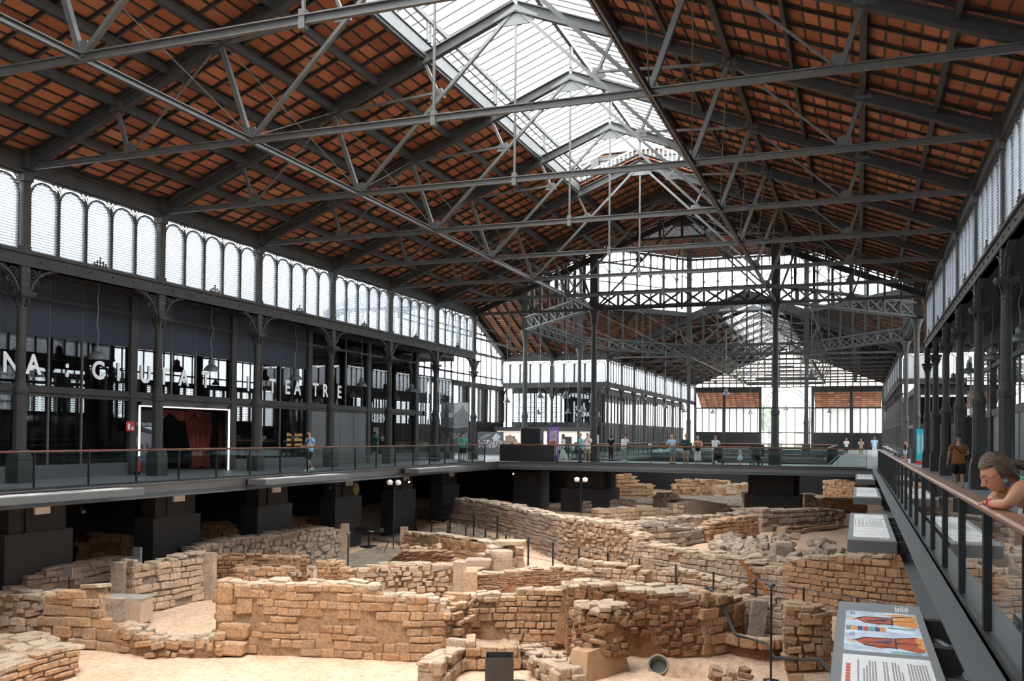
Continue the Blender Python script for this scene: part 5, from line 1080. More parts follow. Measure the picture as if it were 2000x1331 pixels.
for k in range(16): a = 2 * PI * k / 16; rr = .42 * r.random() ** .5 + .1; st.add((-5.75 + rr * math.cos(a), 21.75 + rr * math.sin(a), -2.5 + r.uniform(-.05, .06)), (.34, .3, .14), a, r.uniform(-.2, .2), r.uniform(-.2, .2), ST_PALE)
for k in range(18): st.add((-6.35 + r.uniform(-.25, .3), 22.3 + r.uniform(-.5, .5), -3.9 + r.uniform(0, 1.2)), (r.uniform(.2, .4), .25, r.uniform(.15, .3)), r.uniform(0, 3), r.uniform(-.3, .3), r.uniform(-.3, .3), ST_WARM)
st.done(r)
# upright post stones and dressed blocks
def block(label, c, size, rz=0.0, tilt=(0, 0), mat=None, name='stone_block', cat='stone', group=None, k=0):
    o = put(name, stone_mesh(k % 14, mat or ST_PALE), None, c, (tilt[0], tilt[1], rz), size); tag(o, label, cat, group); return o
def post_stone(label, x, y, zb, zt, w, d, rz=.35, mat=None, tilt=(0, 0)):
    mb = MB(); n = 4; rr = random.Random(int(x * 100)); rows = []
    for i in range(n + 1):
        z = (zt - zb) * i / n; s = 1 - .06 * i / n
        rows += [(sx * w / 2 * s + rr.uniform(-.015, .015), sy * d / 2 * s + rr.uniform(-.015, .015), z + (rr.uniform(-.02, .02) if i == n else 0)) for sx, sy in ((-1, -1), (1, -1), (1, 1), (-1, 1))]
    fs = [(i * 4 + k, i * 4 + (k + 1) % 4, i * 4 + 4 + (k + 1) % 4, i * 4 + 4 + k) for i in range(n) for k in range(4)] + [(n * 4, n * 4 + 1, n * 4 + 2, n * 4 + 3)]
    mb.add(rows, fs); o = mb.build('post_stone', mat or ST_PALE, None); o.location = (x, y, zb); o.rotation_euler = (tilt[0], tilt[1], rz); tag(o, label, 'stone'); return o
post_stone('lone square post stone standing free in front of the wire fence', -7.02, 33.0, -3.95, -2.72, .36, .30)
post_stone('taller upright post stone at the left end of the brick wall', -12.85, 29.55, -4.0, -2.82, .46, .36)
post_stone('shorter upright post stone touching the brick wall', -12.45, 29.5, -4.0, -3.14, .52, .36)
post_stone('square post stone at the near end of the squared rubble wall', -21.1, 22.55, -4.0, -2.42, .42, .4, mat=ST_PALE)
post_stone('pale jamb stone where the squared rubble wall meets the brown plaster', -20.35, 25.75, -4.0, -2.45, .44, .4)
post_stone('pale jamb stone at the upper end of the long grey rubble wall', -21.2, 36.0, -3.85, -2.42, .36, .34)
post_stone('pale jamb stone at the left end of the oblique plastered wall', -20.25, 39.9, -3.75, -2.85, .36, .34)
post_stone('leaning grey slab beside the hanging cable', -2.55, 25.2, -4.0, -2.72, .42, .16, tilt=(-.05, .14), mat=ST_GREY)
post_stone('leaning slab set in the middle wall behind the black bin', -7.35, 23.55, -3.9, -2.62, .34, .2, tilt=(0, .18), mat=ST_WARM)
for z0, z1, w in ((-4.0, -3.0, .52), ): pass
post_stone('trapezoid dressed stone in front of the plank crate', -17.82, 18.98, -3.36, -2.72, .54, .3, rz=.25, mat=ST_GREY)
d = thing('column_drum', 'squat broken column drum lying upright behind the brick wall', 'stone', (-13.1, 34.2, -3.85)); MB().lathe([(.42, -3.9), (.46, -3.8), (.44, -3.3), (.46, -2.98), (.40, -2.95)], (-13.1, 34.2, 0), 16).build('drum', ST_PALE, d); MB().lathe([(.50, -3.9), (.52, -3.78), (.46, -3.74)], (-13.1, 34.2, 0), 16).build('base_ring', ST_PALE, d)
block('flat six-sided slab resting left of the column drum', (-13.75, 33.4, -3.35), (1.0, .7, .28), .3, k=3)
block('flat slab lying on top of the rubble behind the column drum', (-13.0, 35.0, -2.72), (1.2, .8, .2), .2, k=5)
for i in range(14): block('loose block in the heap around the column drum', (-13.3 + r.uniform(-1.0, 1.3), 34.9 + r.uniform(-.6, .8), -3.6 + r.uniform(0, .6)), (r.uniform(.25, .5), r.uniform(.25, .45), r.uniform(.18, .35)), r.uniform(0, 3), (r.uniform(-.3, .3), r.uniform(-.3, .3)), ST_PALE, group='loose blocks around the column drum', k=i)
# brick heap
t = thing('brick_heap', 'collapsed heap of red brick courses in front of the oblique wall', 'brick heap', (-17.2, 35.0, -3.85)); st = Stones(t, BRICK, 'brick')
for lay in range(7):
    for k in range(9 - lay // 2): st.add((-18.4 + k * .33 + lay * .12, 35.3 - .04 * lay + r.uniform(-.06, .06), -3.75 + lay * .075 + k * .015), (.33, .5, .06), .15 + r.uniform(-.06, .06), r.uniform(-.05, .05), -.08)
for k in range(14): st.add((-18.7 + r.uniform(0, 2.2), 35.5 + r.uniform(-.3, .5), -3.35 + r.uniform(-.3, .25)), (r.uniform(.2, .5), .3, r.uniform(.08, .25)), r.uniform(0, 3), r.uniform(-.3, .3), r.uniform(-.3, .3), r.choice((ST_PALE, BRICK)))
st.done(r)
MBc = MB(); 
# loose rubble heap right of centre
for i in range(170):
    u = r.random(); v = r.random() ** 1.3; x = -5.6 + 5.6 * u; y = yline(x) + 1.6 + v * 5.6; z = -2.9 + .55 * (1 - abs(u - .62)) * (.3 + v) * .75 + r.uniform(-.05, .05); s = r.choice((r.uniform(.15, .32), r.uniform(.25, .52)))
    block('loose grey building stone in the big rubble heap by the reading panels', (x, y, z), (s, s * r.uniform(.6, .95), s * r.uniform(.45, .85)), r.uniform(0, 3), (r.uniform(-.5, .5), r.uniform(-.5, .5)), r.choice((ST_GREY, ST_GREY, ST_PALE)), group='loose stones of the rubble heap', k=i)
block('largest squared block at the front of the rubble heap', (-2.55, 34.9, -2.55), (.75, .6, .68), .4, (0, .05), ST_GREY, k=2)
for i in range(26):
    block('small broken stone in the pocket left of the plastered base', (-6.75 + r.uniform(-.45, .5), 20.9 + r.uniform(-.5, .7), -3.72 + r.uniform(-.06, .12)), (r.uniform(.1, .24), r.uniform(.1, .2), r.uniform(.06, .16)), r.uniform(0, 3), (r.uniform(-.4, .4), r.uniform(-.4, .4)), ST_PALE, group='broken stones beside the round pillar', k=i)
for i in range(16):
    block('fallen stone on the earth below the thin lamp pole', (-1.9 + r.uniform(-1.3, .9), 21.6 + r.uniform(-.7, 1.2), -3.95 + r.uniform(0, .03)), (r.uniform(.12, .36), r.uniform(.12, .3), r.uniform(.1, .24)), r.uniform(0, 3), (r.uniform(-.4, .4), r.uniform(-.4, .4)), r.choice((ST_WARM, ST_DARK)), group='fallen stones below the lamp pole', k=i)
# kerb bench of curved slabs beside the cable
t = thing('stone_bench', 'low curved bench of dressed kerb slabs beside the hanging cable', 'stone bench', (-2.7, 24.4, -4)); st = Stones(t, ST_WARM)
cpts = [(-3.45, 24.9), (-3.1, 24.6), (-2.75, 24.35), (-2.35, 24.2), (-2.0, 24.35), (-1.8, 24.8)]
for (xa, ya), (xb, yb) in zip(cpts, cpts[1:]): st.add(((xa + xb) / 2, (ya + yb) / 2, -3.62), (math.hypot(xb - xa, yb - ya) * 1.0, .38, .26), math.atan2(yb - ya, xb - xa))
st.done(r); mb = MB(); mb.add([(x, y + .05, z) for z in (-4.05, -3.72) for x, y in cpts] , [(i, i + 1, 7 + i, 6 + i) for i in range(5)]); mb.add([(-3.4, 24.9, -3.7), (-2.3, 24.2, -3.7), (-1.8, 24.8, -3.7), (-2.6, 25.4, -3.7)], [(0, 1, 2, 3)]); mb.build('earth_bank', ST_DARK, t)
t = thing('storage_jar', 'grey ribbed pot sunk on its side in the earth beside the round pit', 'pot', (-4.5, 22.4, -4)); mb = MB()
mb.lathe([(.22, -.30), (.25, -.15), (.26, 0), (.23, .02), (.215, 0), (.2, -.25)], n=18); o = mb.build('rim', plain('grey_clay', (.27, .24, .19), .8), t, world=False); o.rotation_euler = (.95, .25, 0); o.location = (0, 0, .06)
o = MB().lathe([(.19, -.2), (.16, -.24), (.0, -.25)], n=18).build('inside', plain('dark_clay', (.10, .095, .085), .9), t, world=False); o.rotation_euler = (.95, .25, 0); o.location = (0, 0, .06)
# dressed corner blocks of the long foreground wall
t = thing('corner_blocks', 'two tall dressed blocks set at the left corner of the long foreground wall', 'stone'); st = Stones(t, ST_WARM)
for x, y, z, sx, sz in ((-15.08, 19.84, -2.55, .42, .52), (-15.08, 19.84, -3.05, .42, .5), (-14.6, 19.92, -2.45, .46, .34), (-14.55, 19.94, -2.82, .40, .4), (-14.75, 19.74, -3.45, .74, .40), (-14.65, 19.58, -3.84, .60, .34)): st.add((x, y, z), (sx, .40, sz), .2)
st.done(r)
# flagstones: the yard, the lane, the far pavement
def paving(label, quad, nu, nv, mat, seed, dz=.0):
    r = random.Random(seed); root = struct('paving', (quad[0][0], quad[0][1], zg(*quad[0]))); st = Stones(root, mat, 'paving_stone', 290); Q = [Vector((*q, 0)) for q in quad]
    for j in range(nv):
        off = r.random() / nu
        for i in range(nu):
            u, v = (i + .5) / nu + off * .5, (j + .5) / nv; p = Q[0] * (1 - u) * (1 - v) + Q[1] * u * (1 - v) + Q[2] * u * v + Q[3] * (1 - u) * v; e = Q[1] - Q[0]; L = e.length / nu; W = (Q[3] - Q[0]).length / nv
            st.add((p.x, p.y, zg(p.x, p.y) + .02 + dz + r.uniform(-.015, .02)), (L * .94, W * .94, .14), math.atan2(e.y, e.x) + r.uniform(-.05, .05))
    st.done(r)
paving('', ((-21.2, 33.0), (-17.6, 33.4), (-18.4, 38.6), (-21.0, 38.6)), 10, 12, ST_PAVE, 61)
paving('', ((-16.4, 60.5), (-6.6, 61.8), (-7.5, 75.5), (-16.2, 71)), 17, 17, ST_PAVE, 62)
paving('', ((-22.6, 41.0), (-18.9, 39.4), (-16.5, 42.5), (-20.6, 47.6)), 10, 14, ST_PAVE, 63)
# ------------------------------------------------------------------ pendant lamps
LAMP = plain('lamp_grey', (.11, .115, .12), .45, .2); CORDM = plain('cord_grey', (.22, .22, .21), .6, var=0)
def pendant_proto(label, group, cord):
    t = thing('pendant_lamp', label, 'lamp', (0, 0, 0), 0, group); W = dict(parent=t, world=False)
    MB().lathe([(.30, 0), (.285, .07), (.24, .15), (.16, .22), (.12, .25)], n=16).build('lamp_shade', LAMP, **W)
    MB().lathe([(.12, .24), (.125, .36), (.11, .43), (.05, .48), (.02, .50)], n=12).build('lamp_cap', LAMP, **W)
    MB().lathe([(.0, .02), (.08, .03), (.09, .1), (.05, .16)], n=8).build('bulb', WHITE, t.children[0], world=False)
    MB().path([(.05 * math.sin(i * 1.1) * math.sin(PI * i / 14), .03 * math.sin(i * .7), .49 + cord * i / 14) for i in range(15)], .012, 5).build('cord', CORDM, **W)
    return t
pa = pendant_proto('grey bell lamp under the left gallery, nearest, in front of the letter C', 'lamps of the left gallery', 2.2)
pb = pendant_proto('grey bell lamp of the right gallery, nearest and largest', 'lamps of the right gallery', 2.2)
pa.location = (-24.0, 24.48, 4.0); pb.location = (4.6, 31.87, 4.55)
for i, y in enumerate((30.38, 36.26, 42.27, 48.0)): dup(pa, (-24.0, y, 4.0), rz=i + 1.0, label='grey bell lamp under the left gallery, %s from the left edge' % ordn[i + 1])
for i, y in enumerate((25.8, 38.1, 45.65, 52.98)): dup(pb, (4.6, y, 4.5), rz=i + 1.0, label='grey bell lamp of the right gallery, ' + ['cut by the right edge of the photo', 'second fully visible', 'third fully visible', 'fourth fully visible', 'fifth fully visible, near the cyan banner', 'last before the crossing'][i])
for i, (x, y, z) in enumerate(((-20.95, 62, 4.2), (-18.45, 60, 4.1), (-25.7, 68, 4.1), (-19.36, 70, 4.2), (-21.6, 75, 3.6), (-28.9, 85, 3.6), (-25.9, 85, 3.7), (-15.6, 80, 4.0), (-12.9, 58.5, 3.9), (-9.16, 70, 4.7), (-2.7, 60, 5.3), (-7.7, 110, 4.7), (-3.3, 120, 4.7), (-17.5, 100, 4.2), (-16.2, 112, 4.4), (-12.5, 118, 4.5))):
    q = dup(pb, (x, y, z), rz=i * .8, label='dark bell lamp hanging on a long cord %s' % ['in the left transept, middle', 'between the dark box and the octagon column', 'in the left transept, behind the corner column', 'before the lettered dark room', 'low before the lettered dark room', 'deep in the left transept, left', 'deep in the left transept, right', 'at the corner of the far arcade', 'large, in front of the far arcade', 'under the middle of the octagon', 'beside the tallest octagon column', 'far back in front of the end portal', 'far back right of the end portal', 'along the far left arcade, first', 'along the far left arcade, second', 'far back before the left end wall'][i], group='lamps hung in the crossing')
    MB().tube((0, 0, 2.66), (0, 0, TZ + .02 - z), .012, n=4).build('cord', CORDM, q, world=False); ya, yb = (55.7, 90.6) if y < 91 else (90.4, 143 - BAY)
    MB().tube((0, ya - y, TZ - z), (0, yb - y, TZ - z), .012, n=4).build('span_wire', CORDM, q, world=False); q.rotation_euler[2] = 0

# ------------------------------------------------------------------ reading panels
PAPER = plain('panel_white', (.80, .79, .77), .45, var=.02); INK = plain('ink_grey', (.28, .27, .27), .6, var=0); INKR = plain('ink_red', (.55, .10, .06), .6, var=0)
PANG = plain('panel_grey', (.20, .205, .205), .5, var=.05)
P_SKY = plain('print_sky', (.55, .62, .78), .5, var=.45, scale=6); P_RED = plain('print_red', (.42, .09, .04), .5, var=.35, scale=14); P_OR = plain('print_orange', (.72, .30, .08), .5, var=.3, scale=14)
P_TEAL = plain('print_teal', (.15, .38, .36), .5, var=.4, scale=14); P_NAVY = plain('print_navy', (.05, .07, .16), .5, var=.4, scale=14); P_DK = plain('print_dark', (.03, .03, .03), .5, var=0); P_PINK = plain('print_pink', (.75, .48, .38), .5, var=.2, scale=10)
def reading_panel(x0, y0, label, kind, sgn=1):
    """panel box cantilevered off the gallery edge; x0 is its pit-side edge, y0 its near end"""
    L, Wd, zt = 5.65, .72, -.05; x1 = x0 + sgn * Wd; t = thing('reading_panel', label, 'panel', ((x0 + x1) / 2, y0 + L / 2, -.3), 0, 'reading panels along the pit')
    a, b = min(x0, x1), max(x0, x1); MB().box(a, y0, -.24, b, y0 + L, zt).build('tray', PANG, t)
    MB().box(a - .006, y0 - .006, -.25, b + .006, y0 + L + .006, zt - .02).build('skirt', STEEL_M, t)
    for yy in (.35, 1.7, 2.9, 4.0, 5.2): MB().box(min(x1, x1 + sgn * .36), y0 + yy, -.30, max(x1, x1 + sgn * .36), y0 + yy + .12, -.10).build('arm', BLACK, t)
    z = zt + .004
    par = [t]
    def sheet(nm, u0, v0, u1, v1, mat, dz=0.0): return MB().box(a + u0, y0 + v0, zt - .01, a + u1, y0 + v1, z + dz).build(nm, mat, par[0])
    def poly(nm, pts, mat, dz): MB().prism([(a + u, y0 + v) for u, v in pts], 2, zt, z + dz).build(nm, mat, par[0])
    def lines(u0, v0, u1, v1, du, mat, seed, w=.5):
        r = random.Random(seed); mb = MB(); u = u0
        while u < u1:
            v = v0; end = v1 - r.random() * .25 * (v1 - v0) * (r.random() < .3)
            while v < end - .02:
                l = r.uniform(.03, .12); mb.box(a + u, y0 + v, zt, a + u + du * w, y0 + min(v + l, end), z + .003); v += l + .02
            u += du * (1 if r.random() > .08 else 2)
        mb.build('text_lines', mat, par[0], fix=False)
    if kind == 0:
        pic = sheet('picture', .07, 3.42, .66, 5.14, P_SKY); par[0] = sheet('text_sheet', .07, .25, .66, 3.28, PAPER)
        for v0, v1 in ((.35, 1.6), (1.85, 3.1)): lines(.17, v0, .30, v1, .019, INK, int(v0 * 7)); lines(.34, v0, .46, v1, .019, INK, int(v0 * 9)); lines(.50, v0, .63, v1, .019, INK, int(v0 * 11))
        for v in (.45, 2.0):
            mb = MB()
            for k in range(11): mb.box(a + .095, y0 + v + k * .09, zt, a + .125, y0 + v + k * .09 + .065, z + .003); mb.box(a + .104, y0 + v + k * .09 + .018, zt, a + .116, y0 + v + k * .09 + .045, z + .0035) if False else None
            mb.build('heading', INKR, par[0])
        sheet('fold_line', .07, 1.70, .66, 1.715, INK, .001)
        par[0] = t; lines(.50, 5.24, .62, 5.50, .02, PAPER, 5); par[0] = pic
        for k, m_ in enumerate((PANG, P_OR, P_NAVY, P_RED, P_TEAL, P_NAVY, P_OR)): sheet('colour_patch', .08 + .045 * k, 4.22, .12 + .045 * k, 4.40, m_, .002)
        for v, s in ((4.72, 1.0), (3.78, 1.12)):                         # two robed figures drawn lying across the sheet
            poly('figure_robe', [(.16, v), (.22, v + .12 * s), (.36, v + .17 * s), (.44, v + .12 * s), (.45, v - .12 * s), (.34, v - .20 * s), (.22, v - .12 * s)], P_RED, .002)
            poly('figure_skirt', [(.44, v + .12 * s), (.60, v + .26 * s), (.645, v + .20 * s), (.645, v - .22 * s), (.60, v - .26 * s), (.45, v - .14 * s)], P_RED if s > 1 else P_OR, .0025)
            poly('figure_head', [(.085, v), (.11, v + .05), (.155, v + .04), (.165, v), (.15, v - .04), (.11, v - .05)], P_PINK, .003); poly('figure_sash', [(.30, v + .02), (.42, v + .09), (.43, v + .03), (.32, v - .05)], P_NAVY, .003)
            poly('figure_hem', [(.60, v + .24 * s), (.65, v + .28), (.655, v - .2), (.61, v - .1)], P_OR, .003); poly('figure_ground', [(.40, v - .30), (.62, v - .30), (.62, v - .35), (.42, v - .34)], P_TEAL, .002)
            mb = MB()
            for p, q in (((.14, v), (.22, v + .13 * s)), ((.22, v + .13 * s), (.44, v + .15 * s)), ((.22, v - .13 * s), (.45, v - .16 * s)), ((.45, v - .2), (.45, v + .18)), ((.45, v + .18), (.62, v + .27)), ((.45, v), (.63, v + .02)), ((.24, v - .04), (.4, v - .02))): mb.beam((a + p[0], y0 + p[1], z + .002), (a + q[0], y0 + q[1], z + .002), .012, .006)
            mb.build('figure_outline', P_DK, par[0])
            lines(.11, v + .22, .15, v + .36, .015, P_NAVY, int(v * 10), .4)
        poly('scroll_ornament', [(.40, 5.02), (.56, 5.08), (.60, 5.00), (.55, 4.96), (.42, 4.97)], P_OR, .002); poly('water', [(.55, 4.92), (.65, 5.05), (.655, 4.85)], P_TEAL, .002)
    elif kind == 1:
        for v0, v1 in ((.45, 1.35), (1.42, 2.32), (2.42, 4.05), (4.15, 5.25)): sheet('print_sheet', .08, v0, .64, v1, PAPER)
        lines(.16, 2.55, .60, 3.9, .022, INK, 3, .35); lines(.10, 2.6, .12, 3.9, .03, INK, 4)
        for v in (.9, 1.85, 4.6):
            for k in range(3): poly('map_sketch', [(.14 + .1 * k, v - .2 + .06 * k), (.34 + .06 * k, v + .12), (.36 + .06 * k, v + .2), (.2 + .1 * k, v - .08)], P_PINK, .001)
            lines(.46, v - .2, .60, v + .2, .04, P_SKY, int(v * 10), .25)
        lines(.50, .2, .62, .35, .03, PAPER, 9)
    return t
reading_panel(-.17, 4.1, 'large grey reading panel in the lower right corner with coloured drawings of robed figures', 0)
reading_panel(-.15, 15.8, 'white reading panel with faint map sketches, second from the bottom right', 1)
reading_panel(-.12, 27.3, 'small white reading panel third along the right gallery edge', 1)
reading_panel(-.09, 39.3, 'smallest reading panel just before the cross gallery', 1)
for k, y in enumerate((15.8, 27.3, 39.3)): reading_panel(-19.23, y, 'grey reading panel seen edge-on below the left railing, ' + ['at the left edge of the photo', 'under the walking man in light blue', 'the farthest one'][k], 1, -1)
t = thing('cable_duct', 'bent grey pipes under the big reading panel', 'pipe', (.7, 7.5, -.35))
for y in (8.75, 7.0): MB().path([(.45, y + .2, -.22), (.66, y + .18, -.22), (.76, y, -.24), (.80, y - .7, -.30), (.84, y - .8, -.4)], .035, 7).build('pipe', LAMP, t)

# ------------------------------------------------------------------ lights, fences and signs in the excavation
t = thing('metal_bin', 'open black metal box standing on the sand at the bottom centre', 'box', (-7.37, 19.2, -4), .35)
for x0, y0, x1, y1 in ((-.31, -.31, .31, -.29), (-.31, .29, .31, .31), (-.31, -.29, -.29, .29), (.29, -.29, .31, .29)): MB().box(x0, y0, 0, x1, y1, .72).build('side', plain('bin_steel', (.050, .046, .042), .45, .3) if 'bin_steel' not in MATS else MATS['bin_steel'], t, world=False)
MB().box(-.29, -.29, .0, .29, .29, .02).build('bottom', BLACK, t, world=False)
c = thing('hose_coil', 'grey cable loop lying right of the black metal box', 'cable', (-6.85, 19.3, -4)); MB().path([(-6.95 + .22 * math.cos(a * .45), 19.3 + .3 * math.sin(a * .45), -3.93 + .01 * a) for a in range(12)], .018, 5).build('cable', LAMP, c)
def mast(label, x, y, zb, zt, heads, tripod=False):
    t = thing('lamp_stand', label, 'lamp', (x, y, zb)); MB().tube((x, y, zb), (x, y, zt), .026, n=7).build('pole', STEEL, t)
    if tripod:
        for k in range(3): a = k * 2.1 + .4; MB().path([(x, y, zb + .55), (x + .55 * math.cos(a), y + .55 * math.sin(a), zb + .35), (x + .75 * math.cos(a), y + .75 * math.sin(a), zb)], .018, 5).build('leg', STEEL, t)
    else: MB().lathe([(.18, 0), (.18, .02), (.03, .04)], (x, y, zb), 12).build('base_plate', STEEL, t)
    for k in range(heads):
        dx = (k - (heads - 1) / 2) * .42; MB().path([(x, y, zt - .08), (x + dx * .6, y, zt + .02), (x + dx, y, zt + .06)], .014, 5).build('head_arm', STEEL, t)
        q = 1.0 if heads == 2 else .55; MB().lathe([(.02 * q, -.02), (.11 * q, .0), (.14 * q, .08 * q), (.13 * q, .16 * q), (.05 * q, .22 * q), (.0, .23 * q)], (x + dx, y, zt + .02), 12).build('lamp_head', WHITE if heads == 2 else LAMP, t)
    return t
mast('tall tripod work lamp with two white heads on the paved yard', -19.73, 37.8, -3.76, -.75, 2, True)
mast('thin lamp pole with two white globes in front of the pier', -12.88, 44.57, -2.95, -.72, 2)
mast('thin single spotlight pole rising left of centre', -17.19, 29.45, -4.0, -2.1, 1)
mast('thin single spotlight pole at the right, nearest to the viewer', -1.85, 22.1, -4.0, -1.9, 1)
t = thing('floodlight', 'flat black floodlight panel leaning beside the long foreground wall', 'lamp', (-15.7, 20.9, -4), .35)
mb = MB(); mb.add([(-.36, 0, 0), (.2, 0, 0), (.30, .28, .62), (-.20, .28, .62), (-.36, .07, 0), (.2, .07, 0), (.30, .35, .62), (-.20, .35, .62)], [(0, 1, 2, 3), (7, 6, 5, 4), (0, 4, 5, 1), (1, 5, 6, 2), (2, 6, 7, 3), (3, 7, 4, 0)]); mb.build('lamp_body', BLACK, t, world=False); t.location.z = -3.42
MB().box(-.05, .16, .33, 0, .19, .37).build('indicator', WHITE, t, world=False); MB().box(-.3, .1, -.58, .2, .3, 0).build('foot', ST_WARM, t, world=False)
for k, (x, y) in enumerate(((-21.6, 38.9),)):
    t = thing('led_bar', 'flat black lamp bar on a short stand at the edge of the paved yard', 'lamp', (x, y, -3.72)); MB().box(x - .7, y - .15, -3.05, x + .7, y + .15, -2.85).build('bar', BLACK, t); MB().tube((x, y, -3.72), (x, y, -3.0), .04).build('stand', BLACK, t); MB().box(x + .1, y - .17, -3.02, x + .35, y - .15, -2.98).build('lens', WHITE, t); MB().box(x - .3, y - .3, -3.75, x + .3, y + .3, -3.70).build('foot', BLACK, t)
FEN = [(-19.76, 41.89, -3.63), (-18.57, 41.22, -3.65), (-17.29, 40.43, -3.67), (-15.87, 39.37, -3.71), (-14.51, 38.4, -3.74), (-12.79, 36.5, -3.8), (-11.47, 35.72, -3.82), (-10.1, 34.75, -3.85), (-8.7, 33.76, -3.88), (-7.31, 32.88, -3.91), (-5.85, 32.01, -3.94), (-4.43, 31.03, -3.97), (-2.99, 30.19, -3.99), (-1.5, 29.05, -4.0), (0.0, 27.8, -4.0), (1.0, 27.1, -4)]
t = thing('wire_fence', 'low dark wire fence following the foot of the long street wall', 'fence', (-9, 34, -3.9))
for k, (x, y, z) in enumerate(FEN): h = .95 if k < 5 else 1.12; MB().box(x - .03, y - .03, z - .05, x + .03, y + .03, z + h).build('post', STEEL, t)
for f in (1.0, .62, .30): MB().path([(x, y, z + (.93 if k < 5 else 1.09) * f) for k, (x, y, z) in enumerate(FEN)], .009 if f < 1 else .014, 4).build('wire', LAMP, t)
t = thing('gate_rail', 'taller dark rail with posts closing the far end of the paved lane', 'fence', (-19, 43.6, -3.6))
G = [(-21.82, 44.32, -3.55), (-19.63, 43.83, -3.57), (-17.91, 42.86, -3.6), (-16.67, 42.92, -3.6)]
for x, y, z in G: MB().box(x - .035, y - .035, z, x + .035, y + .035, z + 1.2).build('post', STEEL, t)
for f in (1.18, .85): MB().path([(x, y, z + f) for x, y, z in G], .018, 5).build('rail', STEEL, t)
RUST = plain('rusty_steel', (.30, .11, .03), .7, var=.3)
for k, (x, y) in enumerate(((-4.35, 33.2), (-3.4, 32.2))):
    t = thing('steel_prop', ['rusty brown prop frame against the street wall, left one', 'rusty brown prop frame against the street wall, right one'][k], 'prop', (x, y, -3.95)); MB().box(x - .05, y - .05, -3.98, x + .05, y + .05, -2.85).build('upright', RUST, t); MB().beam((x - .35, y + .15, -2.60), (x + .75, y - .3, -3.75), .09, .09).build('brace', RUST, t)
CAB = plain('cable_dark', (.035, .035, .036), .6, var=0)
t = thing('power_cable', 'thick grey cable bundle hanging down over the squared blocks to the ground', 'cable', (-2.5, 24, -4))
for o in (0, .05): MB().path([(-4.1 + o, 25.2, -2.62), (-3.7, 24.9, -2.45 + o), (-3.35 + o, 24.5, -2.6), (-3.15 + o, 24.3, -3.0), (-2.9 + o, 24.05, -3.4 - o), (-2.5, 23.9, -3.45), (-2.1, 23.7 + o, -3.5), (-1.85, 23.2, -3.75 + o), (-1.3 + o, 22.9, -3.62), (-.8, 22.7, -3.58 + o), (-.45 + o, 22.3, -3.85), (-.35 + o, 21.6, -4.0)], .028, 6).build('cable', CAB, t)
t = thing('sign_plate', 'small blank grey sign on a thin post at the left', 'sign', (-21.4, 20.9, -4)); MB().tube((-21.4, 20.9, -4), (-21.4, 20.9, -2.55), .02).build('post', STEEL, t); MB().box(-21.55, 20.86, -2.66, -21.25, 20.89, -2.36).build('plate', plain('sign_grey', (.42, .43, .44), .6), t)
t = thing('marble_plaque', 'pale stone plaque standing on the grey wall before the dark house corner', 'stone', (-22.0, 24.3, -2.6)); MB().box(-22.15, 24.25, -2.75, -21.85, 24.33, -2.2).build('slab', plain('marble', (.50, .53, .55), .5, var=.15), t)
PLY = plain('plywood', (.46, .33, .24), .75, var=.15, scale=3)
t = thing('plank_crate', 'makeshift wooden crate of boards with a flat lid and scrap inside, left', 'crate', (-19.55, 21.4, -4), .30); W = dict(parent=t, world=False); t.scale = (.85, .85, .9)
MB().box(-.95, -.45, .86, .52, .50, .91).build('lid', plain('grey_board', (.33, .31, .27), .8, var=.2), **W); MB().box(.08, -.46, .12, .50, -.41, .86).build('front_board', PLY, **W); MB().box(.46, -.41, .12, .50, .48, .86).build('side_board', PLY, **W); MB().beam((-.35, -.40, .84), (.06, -.42, .42), .06, .05).build('brace', PLY, **W); MB().box(-.9, .42, .1, .46, .47, .86).build('back_board', BLACK, **W); MB().box(-.93, -.4, .1, -.88, .47, .86).build('left_board', PLY, **W)
for k in range(4): MB().beam((-.75 + k * .06, -.36, .44 + k * .09), (.0, .1 - k * .06, .40 + k * .10), .3, .03).build('scrap_board', plain('scrap_grey', (.40, .40, .38), .8) if 'scrap_grey' not in MATS else MATS['scrap_grey'], **W)
MB().box(-.85, -.38, .0, .44, .42, .30).build('base_rubble', ST_WARM, **W)
for k, (x, y) in enumerate(((-20.6, 33.6), (-20.2, 40.0), (-19.2, 51.6), (-14.0, 52.4), (-20.5, 20.4))):
    t = thing('spotlight', 'small spotlight clamped under the gallery edge, ' + ['below the walking man', 'above the tripod lamp', 'at the inner corner', 'below the white-shirted visitor', 'far left'][k], 'lamp', (x, y, -.6)); MB().tube((x, y, -.42), (x, y, -.62), .012).build('bracket', STEEL, t); MB().tube((x + .02, y, -.6), (x + .16, y - .06, -.70), .05, .065).build('lamp_body', STEEL, t)
    if k in (1, 2): MB().tube((x + .16, y - .06, -.70), (x + .165, y - .062, -.703), .055, .05).build('lens', plain('lit_lens', (1, .8, .6), emit=(1, .72, .45), estr=6, var=0) if 'lit_lens' not in MATS else MATS['lit_lens'], t)
t = thing('wall_reflector', 'round amber reflector lamp on the fourth black pier', 'lamp', (-21.9, 38.0, -1.0)); MB().lathe([(.0, 0), (.2, .03), (.28, .12)], n=16).build('dish', plain('amber', (.25, .17, .05), .35, .6), t, world=False).rotation_euler = (0, PI / 2, 0)

